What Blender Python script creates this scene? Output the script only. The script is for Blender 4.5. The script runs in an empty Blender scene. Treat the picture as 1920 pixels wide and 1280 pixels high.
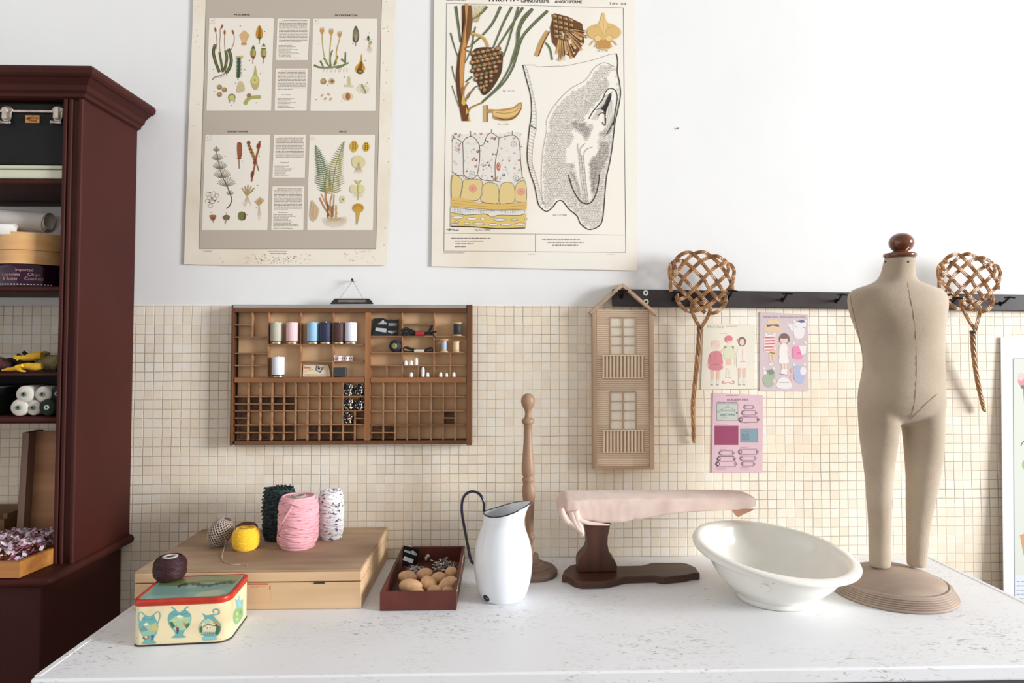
import bpy, bmesh, math, random
from mathutils import Vector, Matrix, Euler

# ---------------------------------------------------------------- camera
FOC, DIST, CZ, PX, PY = 1300.0, 2.11, 1.453, 983.6, 592.0
TZ = 0.80                                   # table top height
CM = Matrix.Rotation(math.radians(-1.7), 3, 'Z') @ Matrix.Rotation(math.radians(92.0), 3, 'X')
CP = Vector((0, -DIST, CZ))
scn = bpy.context.scene
cam_d = bpy.data.cameras.new('camera')
cam = bpy.data.objects.new('camera', cam_d)
scn.collection.objects.link(cam)
cam.location = CP
cam.rotation_euler = CM.to_euler()
cam_d.sensor_width = 36.0
cam_d.lens = FOC * 36.0 / 1920.0
cam_d.shift_x = (960 - PX) / 1920.0
cam_d.shift_y = -(640 - PY) / 1920.0
cam_d.clip_start = 0.05
scn.camera = cam
scn.view_settings.view_transform = 'Standard'
scn.view_settings.look = 'None'
scn.view_settings.gamma = 1.0
scn.view_settings.use_curve_mapping = False
scn.view_settings.exposure = 0.27

# ---------------------------------------------------------------- light
wd = bpy.data.worlds.new('World'); scn.world = wd; wd.use_nodes = True
wd.node_tree.nodes['Background'].inputs[0].default_value = (1.0, 0.97, 0.94, 1)
wd.node_tree.nodes['Background'].inputs[1].default_value = 0.45

def area(name, loc, target, sx, sy, power, col):
    l = bpy.data.lights.new(name, 'AREA'); l.shape = 'RECTANGLE'; l.size = sx; l.size_y = sy
    l.energy = power; l.color = col
    o = bpy.data.objects.new(name, l); scn.collection.objects.link(o)
    o.location = loc
    o.rotation_euler = (Vector(target) - Vector(loc)).to_track_quat('-Z', 'Y').to_euler()
    return o
area('daylight_window', (9.0, -3.5, 2.7), (0.3, -0.1, 1.15), 2.2, 3.1, 1150, (0.94, 0.97, 1.0))

# ---------------------------------------------------------------- pixel rays
def ray(px, py):
    return CM @ Vector(((px - PX) / FOC, -(py - PY) / FOC, -1.0))
def W(px, py, Y=0.0):
    d = ray(px, py); return CP + d * ((Y - CP.y) / d.y)
def T(px, py, Z=TZ):
    d = ray(px, py); return CP + d * ((Z - CP.z) / d.z)
def PL(px, py, p, n):
    d = ray(px, py); return CP + d * ((p - CP).dot(n) / d.dot(n))

# ---------------------------------------------------------------- objects
WM = {}
def thing(name, label, cat, loc=(0, 0, 0), rotz=0.0, group=None, rot=None):
    o = bpy.data.objects.new(name, None); scn.collection.objects.link(o)
    o.empty_display_size = 0.05
    o.location = loc
    e = Euler(rot) if rot else Euler((0, 0, rotz))
    o.rotation_euler = e
    WM[o.name] = Matrix.Translation(Vector(loc)) @ e.to_matrix().to_4x4()
    tag(o, label, cat, group)
    return o
def tag(o, label=None, cat=None, group=None, kind=None):
    if label: o['label'] = label
    if cat: o['category'] = cat
    if group: o['group'] = group
    if kind: o['kind'] = kind
    return o
def dup(root, loc, rot=None, label=None, group=None):
    r = root.copy(); scn.collection.objects.link(r); r.location = loc
    if rot is not None: r.rotation_euler = rot
    if label: r['label'] = label
    if group: r['group'] = group
    for ch in root.children:
        c = ch.copy(); scn.collection.objects.link(c); c.parent = r
        for g in ch.children:
            d = g.copy(); scn.collection.objects.link(d); d.parent = c
    return r

def lin(c):
    return tuple((x / 12.92 if x <= 0.04045 else ((x + 0.055) / 1.055) ** 2.4) for x in (v / 255.0 for v in c))

class MB:
    def __init__(s):
        s.v = []; s.f = []; s.mi = []; s.m = 0; s.sm = []; s.smooth = False
    def add(s, vs, fs, smooth=None):
        b = len(s.v); s.v.extend([Vector(p) for p in vs])
        for f in fs:
            s.f.append([b + i for i in f]); s.mi.append(s.m); s.sm.append(s.smooth if smooth is None else smooth)
    def box(s, a, b, M=None):
        x0, y0, z0 = a; x1, y1, z1 = b
        vs = [Vector(p) for p in ((x0,y0,z0),(x1,y0,z0),(x1,y1,z0),(x0,y1,z0),(x0,y0,z1),(x1,y0,z1),(x1,y1,z1),(x0,y1,z1))]
        if M: vs = [M @ p for p in vs]
        s.add(vs, [(0,3,2,1),(4,5,6,7),(0,1,5,4),(1,2,6,5),(2,3,7,6),(3,0,4,7)], False)
    def prism(s, pts, d):
        """closed outline of Vectors pushed along vector d"""
        n = len(pts); d = Vector(d)
        vs = [Vector(p) for p in pts] + [Vector(p) + d for p in pts]
        fs = [tuple(range(n)), tuple(reversed(range(n, 2 * n)))]
        fs += [(i, i + n, (i + 1) % n + n, (i + 1) % n) for i in range(n)]
        s.add(vs, fs, False)
    def rings(s, rings, cap0=True, cap1=True, smooth=True, closed=False):
        n = len(rings[0]); vs = [p for r in rings for p in r]; fs = []
        k = len(rings)
        for i in range(k if closed else k - 1):
            j = (i + 1) % k
            for a in range(n):
                b = (a + 1) % n
                fs.append((i*n + a, i*n + b, j*n + b, j*n + a))
        s.add(vs, fs, smooth)
        if not closed:
            if cap0: s.add(rings[0], [tuple(reversed(range(n)))], False)
            if cap1: s.add(rings[-1], [tuple(range(n))], False)
    def lathe(s, prof, c=(0, 0, 0), seg=32, M=None, cap0=True, cap1=True, fx=1, fy=1, smooth=True):
        rs = []
        for r, z in prof:
            ring = [Vector((r * fx * math.cos(2*math.pi*a/seg), r * fy * math.sin(2*math.pi*a/seg), z)) for a in range(seg)]
            if M: ring = [M @ p for p in ring]
            rs.append([p + Vector(c) for p in ring])
        s.rings(rs, cap0, cap1, smooth)
    def tube(s, pts, r, seg=8, closed=False, cap=True, flat=1.0):
        pts = [Vector(p) for p in pts]; n = len(pts)
        if not isinstance(r, (list, tuple)): r = [r] * n
        up = None; rs = []
        for i, p in enumerate(pts):
            if closed: t = pts[(i + 1) % n] - pts[i - 1]
            else: t = pts[min(i + 1, n - 1)] - pts[max(i - 1, 0)]
            if t.length < 1e-9: t = Vector((0, 0, 1))
            t.normalize()
            if up is None:
                up = Vector((0, 0, 1)) if abs(t.z) < 0.9 else Vector((1, 0, 0))
            a = (up - t * up.dot(t))
            if a.length < 1e-6: a = t.orthogonal()
            a.normalize(); b = t.cross(a); up = a
            rs.append([p + (a * math.cos(2*math.pi*k/seg) * flat + b * math.sin(2*math.pi*k/seg)) * r[i] for k in range(seg)])
        s.rings(rs, cap, cap, True, closed)
    def ell(s, c, rad, M=None, seg=20, rings=12, power=1.0, egg=0.0):
        prof = []
        rs = []
        for i in range(rings + 1):
            t = math.pi * i / rings
            z = -math.cos(t); r = max(math.sin(t), 0.002) ** power
            r *= (1 - egg * z)
            ring = [Vector((r * rad[0] * math.cos(2*math.pi*a/seg), r * rad[1] * math.sin(2*math.pi*a/seg), z * rad[2])) for a in range(seg)]
            if M: ring = [M @ p for p in ring]
            rs.append([p + Vector(c) for p in ring])
        s.rings(rs, True, True, True)
    def build(s, name, mats, parent=None, local=False, bevel=0, bseg=2, solid=0, sub=0, kind=None, label=None, clean=False):
        vs = s.v
        if parent is not None and not local:
            inv = WM[parent.name].inverted(); vs = [inv @ p for p in vs]
        me = bpy.data.meshes.new(name)
        me.from_pydata([tuple(p) for p in vs], [], s.f)
        if not isinstance(mats, (list, tuple)): mats = [mats]
        for m in mats: me.materials.append(m)
        me.polygons.foreach_set('material_index', s.mi)
        me.polygons.foreach_set('use_smooth', s.sm)
        me.update()
        if clean:
            bm = bmesh.new(); bm.from_mesh(me)
            bmesh.ops.remove_doubles(bm, verts=bm.verts, dist=1e-5)
            bmesh.ops.recalc_face_normals(bm, faces=bm.faces)
            bm.to_mesh(me); bm.free()
        o = bpy.data.objects.new(name, me); scn.collection.objects.link(o)
        if parent is not None:
            o.parent = parent; WM[o.name] = WM[parent.name]
        if bevel:
            b = o.modifiers.new('bevel', 'BEVEL'); b.width = bevel; b.segments = bseg; b.limit_method = 'ANGLE'; b.angle_limit = math.radians(40)
            b.harden_normals = False
        if solid:
            b = o.modifiers.new('solid', 'SOLIDIFY'); b.thickness = solid; b.offset = -1
        if sub:
            b = o.modifiers.new('sub', 'SUBSURF'); b.levels = sub; b.render_levels = sub
        if kind: o['kind'] = kind
        if label: o['label'] = label
        return o

def cr(pts, n=6, closed=False):
    """Catmull-Rom through points (tuples of any size)"""
    P = [tuple(p) for p in pts]; out = []; N = len(P)
    segs = N if closed else N - 1
    for i in range(segs):
        if closed: a, b, c, d = P[i-1], P[i], P[(i+1) % N], P[(i+2) % N]
        else: a, b, c, d = P[max(i-1, 0)], P[i], P[i+1], P[min(i+2, N-1)]
        for k in range(n):
            t = k / n
            out.append(tuple(0.5*((2*q) + (-p+r)*t + (2*p-5*q+4*r-s_)*t*t + (-p+3*q-3*r+s_)*t**3) for p, q, r, s_ in zip(a, b, c, d)))
    if not closed: out.append(P[-1])
    return out

# ---------------------------------------------------------------- materials
MATS = {}
def nn(nt, typ, **kw):
    n = nt.nodes.new(typ)
    for k, v in kw.items(): setattr(n, k, v)
    return n
def mat(name, col, rough=0.6, metal=0.0, var=0.0, vs=8.0, vcol=None, stretch=(1, 1, 1), bump=0.0, bs=60.0, bstretch=None, spec=0.5, coat=0.0, sheen=0.0, detail=4.0, lo=0.35, hi=0.65):
    if name in MATS: return MATS[name]
    m = bpy.data.materials.new(name); m.use_nodes = True; nt = m.node_tree
    b = nt.nodes['Principled BSDF']
    L = nt.links.new
    b.inputs['Roughness'].default_value = rough; b.inputs['Metallic'].default_value = metal
    b.inputs['Specular IOR Level'].default_value = spec
    if coat: b.inputs['Coat Weight'].default_value = coat; b.inputs['Coat Roughness'].default_value = 0.12
    if sheen: b.inputs['Sheen Weight'].default_value = sheen
    c1 = lin(col)
    tc = nn(nt, 'ShaderNodeTexCoord')
    if var or vcol:
        mp = nn(nt, 'ShaderNodeMapping'); mp.inputs['Scale'].default_value = stretch
        L(tc.outputs['Object'], mp.inputs[0])
        nz = nn(nt, 'ShaderNodeTexNoise'); nz.inputs['Scale'].default_value = vs; nz.inputs['Detail'].default_value = detail
        L(mp.outputs[0], nz.inputs['Vector'])
        rp = nn(nt, 'ShaderNodeMapRange'); rp.inputs[1].default_value = lo; rp.inputs[2].default_value = hi
        L(nz.outputs[0], rp.inputs[0])
        mx = nn(nt, 'ShaderNodeMix', data_type='RGBA')
        L(rp.outputs[0], mx.inputs[0])
        c2 = lin(vcol) if vcol else tuple(x * (1 - var) for x in c1)
        mx.inputs[6].default_value = (*c1, 1); mx.inputs[7].default_value = (*c2, 1)
        L(mx.outputs[2], b.inputs['Base Color'])
    else:
        b.inputs['Base Color'].default_value = (*c1, 1)
    if bump:
        mp2 = nn(nt, 'ShaderNodeMapping'); mp2.inputs['Scale'].default_value = bstretch or stretch
        L(tc.outputs['Object'], mp2.inputs[0])
        n2 = nn(nt, 'ShaderNodeTexNoise'); n2.inputs['Scale'].default_value = bs; n2.inputs['Detail'].default_value = 3
        L(mp2.outputs[0], n2.inputs['Vector'])
        bp = nn(nt, 'ShaderNodeBump'); bp.inputs['Strength'].default_value = bump; bp.inputs['Distance'].default_value = 0.002
        L(n2.outputs[0], bp.inputs['Height']); L(bp.outputs[0], b.inputs['Normal'])
    MATS[name] = m
    return m
def wood(name, c, c2, axis='x', vs=14, rough=0.5, bump=0.15, **k):
    st = {'x': (0.12, 1.4, 1.4), 'y': (1.4, 0.12, 1.4), 'z': (1.4, 1.4, 0.12)}[axis]
    return mat(name, c, rough=rough, vcol=c2, vs=vs, stretch=st, bump=bump, bs=60, detail=7, **k)
def art_mat(name='printed_ink', rough=0.75, spec=0.3):
    if name in MATS: return MATS[name]
    m = bpy.data.materials.new(name); m.use_nodes = True; nt = m.node_tree
    b = nt.nodes['Principled BSDF']; b.inputs['Roughness'].default_value = rough; b.inputs['Specular IOR Level'].default_value = spec
    a = nn(nt, 'ShaderNodeVertexColor'); a.layer_name = 'Col'
    nt.links.new(a.outputs[0], b.inputs['Base Color'])
    MATS[name] = m
    return m
def wall_mats():
    # plaster
    m = mat('white_plaster', (238, 238, 237), rough=0.85, var=0.04, vs=1.6, bump=0.35, bs=14)
    # small square wall tiles with thin dark joints
    t = bpy.data.materials.new('mosaic_tiles'); t.use_nodes = True; nt = t.node_tree; L = nt.links.new
    b = nt.nodes['Principled BSDF']; b.inputs['Roughness'].default_value = 0.55
    geo = nn(nt, 'ShaderNodeNewGeometry')
    dn = nn(nt, 'ShaderNodeTexNoise'); dn.inputs['Scale'].default_value = 7; dn.inputs['Detail'].default_value = 4
    L(geo.outputs['Position'], dn.inputs['Vector'])
    wv = nn(nt, 'ShaderNodeVectorMath', operation='SCALE'); wv.inputs['Scale'].default_value = 0.006
    L(dn.outputs['Color'], wv.inputs[0])
    ad = nn(nt, 'ShaderNodeVectorMath', operation='ADD'); L(geo.outputs['Position'], ad.inputs[0]); L(wv.outputs[0], ad.inputs[1])
    of = nn(nt, 'ShaderNodeVectorMath', operation='ADD'); L(ad.outputs[0], of.inputs[0]); of.inputs[1].default_value = (3.003, 0, -1.5535 + 0.0279 * 100 - 0.003)
    dv = nn(nt, 'ShaderNodeVectorMath', operation='DIVIDE'); L(of.outputs[0], dv.inputs[0]); dv.inputs[1].default_value = (0.0276, 1.0, 0.0279)
    sp = nn(nt, 'ShaderNodeSeparateXYZ'); L(dv.outputs[0], sp.inputs[0])
    def mth(op, a, c=None, cl=False):
        n = nn(nt, 'ShaderNodeMath', operation=op); n.use_clamp = cl
        if hasattr(a, 'name'): L(a, n.inputs[0])
        else: n.inputs[0].default_value = a
        if c is not None:
            if hasattr(c, 'name'): L(c, n.inputs[1])
            else: n.inputs[1].default_value = c
        return n.outputs[0]
    fx = mth('FRACT', sp.outputs[0]); fz = mth('FRACT', sp.outputs[2])
    ix = mth('FLOOR', sp.outputs[0]); iz = mth('FLOOR', sp.outputs[2])
    def edge(f): # distance to tile edge
        return mth('MINIMUM', f, mth('SUBTRACT', 1.0, f))
    e = mth('MINIMUM', edge(fx), edge(fz))
    ln = nn(nt, 'ShaderNodeMapRange'); ln.interpolation_type = 'SMOOTHSTEP'
    L(e, ln.inputs[0]); ln.inputs[1].default_value = 0.015; ln.inputs[2].default_value = 0.062; ln.inputs[3].default_value = 1; ln.inputs[4].default_value = 0
    fade = nn(nt, 'ShaderNodeTexNoise'); fade.inputs['Scale'].default_value = 5.5; fade.inputs['Detail'].default_value = 5
    L(geo.outputs['Position'], fade.inputs['Vector'])
    fr = nn(nt, 'ShaderNodeMapRange'); L(fade.outputs[0], fr.inputs[0]); fr.inputs[1].default_value = 0.34; fr.inputs[2].default_value = 0.62; fr.inputs[3].default_value = 0.15; fr.inputs[4].default_value = 0.72
    lm = mth('MULTIPLY', ln.outputs[0], fr.outputs[0])
    cb = nn(nt, 'ShaderNodeCombineXYZ'); L(ix, cb.inputs[0]); L(iz, cb.inputs[1])
    wn = nn(nt, 'ShaderNodeTexWhiteNoise', noise_dimensions='3D'); L(cb.outputs[0], wn.inputs['Vector'])
    ramp = nn(nt, 'ShaderNodeValToRGB'); L(wn.outputs[0], ramp.inputs[0])
    els = ramp.color_ramp.elements
    els[0].position = 0; els[0].color = (*lin((250, 243, 230)), 1)
    els[1].position = 1; els[1].color = (*lin((247, 235, 216)), 1)
    for p_, c_ in ((0.3, (248, 240, 224)), (0.6, (251, 240, 220)), (0.85, (243, 231, 212))):
        q = els.new(p_); q.color = (*lin(c_), 1)
    mar = nn(nt, 'ShaderNodeTexNoise'); mar.inputs['Scale'].default_value = 190; mar.inputs['Detail'].default_value = 3; mar.inputs['Distortion'].default_value = 2.5
    L(geo.outputs['Position'], mar.inputs['Vector'])
    mr = nn(nt, 'ShaderNodeMapRange'); L(mar.outputs[0], mr.inputs[0]); mr.inputs[1].default_value = 0.38; mr.inputs[2].default_value = 0.62; mr.inputs[3].default_value = 0.92; mr.inputs[4].default_value = 1.0
    big = nn(nt, 'ShaderNodeTexNoise'); big.inputs['Scale'].default_value = 2.2; big.inputs['Detail'].default_value = 3
    L(geo.outputs['Position'], big.inputs['Vector'])
    br = nn(nt, 'ShaderNodeMapRange'); L(big.outputs[0], br.inputs[0]); br.inputs[1].default_value = 0.4; br.inputs[2].default_value = 0.64; br.inputs[3].default_value = 0.0; br.inputs[4].default_value = 0.4
    v1 = nn(nt, 'ShaderNodeVectorMath', operation='SCALE'); L(ramp.outputs[0], v1.inputs[0]); L(mr.outputs[0], v1.inputs['Scale'])
    m2 = nn(nt, 'ShaderNodeMix', data_type='RGBA'); m2.blend_type = 'MULTIPLY'; L(br.outputs[0], m2.inputs[0]); L(v1.outputs[0], m2.inputs[6]); m2.inputs[7].default_value = (*lin((242, 226, 204)), 1)
    m3 = nn(nt, 'ShaderNodeMix', data_type='RGBA'); L(lm, m3.inputs[0]); L(m2.outputs[2], m3.inputs[6]); m3.inputs[7].default_value = (*lin((124, 110, 102)), 1)
    L(m3.outputs[2], b.inputs['Base Color'])
    bp = nn(nt, 'ShaderNodeBump'); bp.inputs['Strength'].default_value = 0.4; bp.inputs['Distance'].default_value = 0.0015; bp.invert = True
    L(ln.outputs[0], bp.inputs['Height']); L(bp.outputs[0], b.inputs['Normal'])
    return m, t
def table_mat():
    m = bpy.data.materials.new('worn_white_paint'); m.use_nodes = True; nt = m.node_tree; L = nt.links.new
    b = nt.nodes['Principled BSDF']; b.inputs['Roughness'].default_value = 0.5
    tc = nn(nt, 'ShaderNodeTexCoord')
    def noise(scale, st, det=6, dist=0.0):
        mp = nn(nt, 'ShaderNodeMapping'); mp.inputs['Scale'].default_value = st; L(tc.outputs['Object'], mp.inputs[0])
        n = nn(nt, 'ShaderNodeTexNoise'); n.inputs['Scale'].default_value = scale; n.inputs['Detail'].default_value = det; n.inputs['Distortion'].default_value = dist
        L(mp.outputs[0], n.inputs[0]); return n.outputs[0]
    def rng(s_, a, c, o0=0.0, o1=1.0):
        r = nn(nt, 'ShaderNodeMapRange'); L(s_, r.inputs[0]); r.inputs[1].default_value = a; r.inputs[2].default_value = c; r.inputs[3].default_value = o0; r.inputs[4].default_value = o1
        return r.outputs[0]
    def mul(a, c):
        n = nn(nt, 'ShaderNodeMath', operation='MULTIPLY'); L(a, n.inputs[0]); L(c, n.inputs[1]); return n.outputs[0]
    cur = nn(nt, 'ShaderNodeRGB'); cur.outputs[0].default_value = (*lin((236, 237, 240)), 1); cur = cur.outputs[0]
    def over(fac, col):
        nonlocal cur
        mx = nn(nt, 'ShaderNodeMix', data_type='RGBA'); L(fac, mx.inputs[0]); L(cur, mx.inputs[6]); mx.inputs[7].default_value = (*lin(col), 1); cur = mx.outputs[2]
    over(rng(noise(3.0, (1, 1, 1)), 0.4, 0.75, 0, 0.3), (214, 212, 210))
    sc1 = mul(rng(noise(85, (0.4, 1.3, 1), 10, 2.2), 0.57, 0.70), rng(noise(4, (1, 1, 1), 5), 0.45, 0.66))
    over(mul(sc1, rng(noise(9, (1, 1, 1)), 0.2, 0.5, 0.5, 1)), (120, 113, 106))
    sc2 = mul(rng(noise(150, (0.4, 1.2, 1), 5, 1.2), 0.64, 0.76), rng(noise(3.4, (1, 1, 1), 4), 0.46, 0.62, 0.0, 0.7))
    over(sc2, (140, 132, 124))
    over(mul(rng(noise(38, (0.5, 1, 1), 4), 0.75, 0.765), rng(noise(3, (1, 1, 1)), 0.45, 0.5)), (110, 78, 62))
    L(cur, b.inputs['Base Color'])
    # plank joints as bump
    sx = nn(nt, 'ShaderNodeSeparateXYZ'); L(tc.outputs['Object'], sx.inputs[0])
    bp = nn(nt, 'ShaderNodeBump'); bp.inputs['Strength'].default_value = 0.3; bp.inputs['Distance'].default_value = 0.001
    L(noise(26, (0.15, 1, 1), 6), bp.inputs['Height']); L(bp.outputs[0], b.inputs['Normal'])
    return m
PLASTER, TILES = wall_mats()
TABLEM = table_mat()
INK = art_mat()
INKG = art_mat('glossy_print', 0.3, 0.5)

# ---------------------------------------------------------------- flat printed artwork
FONT_CACHE = {}
def glyphs(txt):
    if txt in FONT_CACHE: return FONT_CACHE[txt]
    cu = bpy.data.curves.new('t', 'FONT'); cu.body = txt; cu.resolution_u = 2
    ob = bpy.data.objects.new('t', cu)
    me = bpy.data.meshes.new_from_object(ob)
    r = ([(v.co.x, v.co.y) for v in me.vertices], [tuple(p.vertices) for p in me.polygons])
    bpy.data.meshes.remove(me); bpy.data.objects.remove(ob); bpy.data.curves.remove(cu)
    FONT_CACHE[txt] = r
    return r
class Art:
    def __init__(s, p, n, base=0.0003, step=4e-6):
        s.p = Vector(p); s.n = Vector(n).normalized(); s.base = base; s.step = step; s.k = 0
        s.v = []; s.f = []; s.c = []; s.ox = 0; s.oy = 0; s.sc = 1.0; s.fade = None
    def frame(s, ox, oy, sc): s.ox, s.oy, s.sc = ox, oy, sc; return s
    def at(s, u, v, k=None):
        return PL(s.ox + u / s.sc, s.oy + v / s.sc, s.p, s.n) + s.n * (s.base + s.step * (s.k if k is None else k))
    def raw(s, pts, faces, col):
        b = len(s.v); s.v += [s.at(u, v) for u, v in pts]
        for f in faces: s.f.append([b + i for i in f]); s.c.append(col)
    def poly(s, pts, col, smooth=False, up=1):
        s.k += up
        if smooth: pts = cr(pts, 5, True)
        s.raw(pts, [tuple(range(len(pts)))], col)
    def rect(s, x0, y0, x1, y1, col, up=1): s.poly([(x0, y0), (x1, y0), (x1, y1), (x0, y1)], col, up=up)
    def circ(s, x, y, r, col, ry=None, n=14, up=1, rot=0.0):
        ry = ry or r; c_, s_ = math.cos(rot), math.sin(rot)
        s.poly([(x + r*math.cos(a)*c_ - ry*math.sin(a)*s_, y + r*math.cos(a)*s_ + ry*math.sin(a)*c_) for a in [2*math.pi*i/n for i in range(n)]], col, up=up)
    def ring(s, x, y, r, w, col, ry=None, n=18, up=1):
        ry = ry or r
        s.stroke([(x + r*math.cos(2*math.pi*i/n), y + ry*math.sin(2*math.pi*i/n)) for i in range(n)], w, col, closed=True, up=up)
    def stroke(s, pts, w, col, smooth=False, closed=False, up=1, w1=None):
        s.k += up
        if smooth: pts = cr(pts, 5, closed)
        n = len(pts); L, R = [], []
        for i, (x, y) in enumerate(pts):
            a = pts[(i + 1) % n] if closed else pts[min(i + 1, n - 1)]
            b = pts[i - 1] if (closed or i) else pts[0]
            dx, dy = a[0] - b[0], a[1] - b[1]; l = math.hypot(dx, dy) or 1
            ww = w if w1 is None else w + (w1 - w) * i / max(1, n - 1)
            L.append((x - dy / l * ww / 2, y + dx / l * ww / 2)); R.append((x + dy / l * ww / 2, y - dx / l * ww / 2))
        m = n if closed else n - 1
        s.raw(L + R, [(i, (i + 1) % n, n + (i + 1) % n, n + i) for i in range(m)], col)
    def text(s, txt, x, y, h, col, align='l', sx=1.0, bold=0.0, slope=0.0, wid=None):
        vs, fs = glyphs(txt)
        if not vs: return
        s.k += 1
        w = max(p[0] for p in vs); k = h / 0.7
        if wid: sx = wid / (w * k)
        x0 = x - (w * k * sx / 2 if align == 'c' else (w * k * sx if align == 'r' else 0))
        for dx in ((0,) if not bold else (0, bold)):
            s.raw([(x0 + p[0] * k * sx + dx, y - p[1] * k + (p[0] * k * sx) * slope) for p in vs], fs, col)
            s.k += 1
    def lines(s, x0, y0, x1, y1, dy, h, col, seed=1, last=0.5, indent=0, ragged=False, up=1):
        """rows of print too small to read: word-long dashes"""
        R = random.Random(seed); s.k += up; y = y0; first = True
        while first or y < y1 - h * 0.3:
            x = x0 + (indent if first else 0); xe = x1
            if ragged: xe = x0 + (x1 - x0) * R.uniform(0.45, 0.95)
            elif y + dy >= y1: xe = x0 + (x1 - x0) * last
            while x < xe - h:
                l = min(R.uniform(1.5, 5.5) * h * 1.1, xe - x)
                xx = x
                while xx < x + l:
                    ww = min(R.uniform(.5, .95) * h, x + l - xx); hh = h * R.uniform(.75, 1.15)
                    if ww > h * .2: s.raw([(xx, y - hh/2), (xx + ww, y - hh/2), (xx + ww, y + hh/2), (xx, y + hh/2)], [(0, 1, 2, 3)], col)
                    xx += ww + h * .22
                x += l + h * 0.7
            y += dy; first = False
    def build(s, name, parent, m=None, label=None):
        inv = WM[parent.name].inverted()
        me = bpy.data.meshes.new(name)
        me.from_pydata([tuple(inv @ p) for p in s.v], [], s.f)
        me.materials.append(m or INK)
        ca = me.color_attributes.new('Col', 'FLOAT_COLOR', 'CORNER')
        dat = []
        for f, c in zip(s.f, s.c):
            if s.fade: c = tuple(a_ + (b_ - a_) * s.fade[3] for a_, b_ in zip(c, s.fade))
            l = lin(c)
            for _ in f: dat.extend((*l, 1.0))
        ca.data.foreach_set('color', dat)
        o = bpy.data.objects.new(name, me); scn.collection.objects.link(o); o.parent = parent; WM[o.name] = WM[parent.name]
        if label: o['label'] = label
        return o
YN = (0, -1, 0)
# ================================================================ setting
def struct(name, mb, m, **k):
    return mb.build(name, m, kind='structure', **k)
mb = MB(); mb.box((-2.6, 0.0, 0), (3.4, 0.12, 3.1)); struct('wall_back', mb, PLASTER)
zt = W(700, 573).z
mb = MB(); mb.box((-2.6, -0.003, 0), (3.4, 0.0, zt)); struct('trim_1', mb, TILES)
mb = MB(); mb.box((-2.72, -4.5, 0), (-2.6, 0.12, 3.1)); struct('wall_left', mb, PLASTER)
mb = MB(); mb.box((-2.72, -4.5, -0.08), (3.4, 0.12, 0)); struct('floor', mb, wood('floor_boards', (120, 92, 70), (90, 66, 48), 'x', 8))
# small marks on the plaster
th = thing('wall_nail', 'small nail in white plaster right of the conifer poster', 'nail', W(1270, 240, -0.002))
mb = MB(); mb.lathe([(0.0022, 0), (0.0022, 0.004), (0.0008, 0.005)], M=Matrix.Rotation(math.radians(90), 3, 'X'), c=W(1271, 241, 0.0), seg=10)
mb.build('nail_head', mat('tin_grey', (150, 150, 148), 0.4, 0.6), th)

# ================================================================ table
th = thing('work_table', 'long white painted work table with worn scratched top', 'table', (0.2, -0.35, 0))
xl, xr0, xr1, yf = T(85, 1253).x, T(1740, 1042).x, 1.318, T(960, 1261).y
mb = MB()
out = [(xl, yf, TZ - 0.030), (xr1, yf, TZ - 0.030), (xr0, -0.006, TZ - 0.030), (xl, -0.006, TZ - 0.030)]
mb.prism(out, (0, 0, 0.030))
mb.build('tabletop', TABLEM, th, bevel=0.004, bseg=2, clean=True)
mb = MB()                                       # slightly raised moulding along the left and right ends
mb.box((xl - 0.001, yf + 0.014, TZ - 0.028), (xl + 0.012, -0.008, TZ + 0.0012)); mb.build('edge_strip', TABLEM, th, bevel=0.001, clean=True)
mb = MB(); mb.prism([(xr0 - 0.012, -0.008, TZ - 0.028), (xr1 - 0.012, yf + 0.014, TZ - 0.028), (xr1 + 0.001, yf + 0.014, TZ - 0.028), (xr0 + 0.001, -0.008, TZ - 0.028)], (0, 0, 0.0292))
mb.build('edge_strip', TABLEM, th, bevel=0.001, clean=True)
GREYP = mat('grey_painted_wood', (92, 98, 108), 0.6, var=0.1)
mb = MB(); mb.box((xl + 0.05, yf + 0.03, TZ - 0.16), (xr0 - 0.04, yf + 0.055, TZ - 0.031)); mb.build('apron', GREYP, th)
mb = MB(); mb.box((xl + 0.05, -0.06, TZ - 0.16), (xr0 - 0.04, -0.035, TZ - 0.031)); mb.build('apron', GREYP, th)
for lx in (xl + 0.045, xr0 - 0.105):
    for ly in (yf + 0.026, -0.102):
        mb = MB(); mb.box((lx, ly, 0), (lx + 0.07, ly + 0.07, TZ - 0.031)); mb.build('leg', GREYP, th)

# ================================================================ brown cabinet
CAB = mat('brown_gloss_paint', (62, 21, 14), 0.6, spec=0.22, var=0.16, vs=5, bump=0.12, bs=120)
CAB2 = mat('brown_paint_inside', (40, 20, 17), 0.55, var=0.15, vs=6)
SX, FY = W(252, 600).x, T(112, 1053, 0.88).y        # right side plane and front plane of the upper part
LX = -2.10
def sz(py, px=70, Y=FY): return W(px, py, Y).z
def sxx(px, py, Y=FY): return W(px, py, Y).x
ztop = W(262, 222, 0).z + 0.004
zb = 0.880
cab = thing('display_cabinet', 'tall dark brown painted open cabinet at left', 'cabinet', (SX - 0.4, -0.15, 0))
mb = MB()
mb.box((SX - 0.022, FY, zb), (SX, -0.005, ztop)); mb.build('side_panel', CAB, cab)
mb = MB(); mb.box((LX, FY, zb), (LX + 0.022, -0.005, ztop)); mb.build('side_panel', CAB, cab)
# front stile with bead mouldings
s_in = sxx(109, 900) ; 
mb = MB(); mb.box((s_in + 0.006, FY - 0.012, zb), (SX + 0.001, FY + 0.012, ztop - 0.01))
for xx, rr in ((s_in + 0.006, 0.006), (s_in + 0.020, 0.0055), (SX - 0.004, 0.007)):
    mb.tube([(xx, FY - 0.012, zb), (xx, FY - 0.012, ztop - 0.012)], rr, 10)
mb.build('front_stile', CAB, cab)
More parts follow.
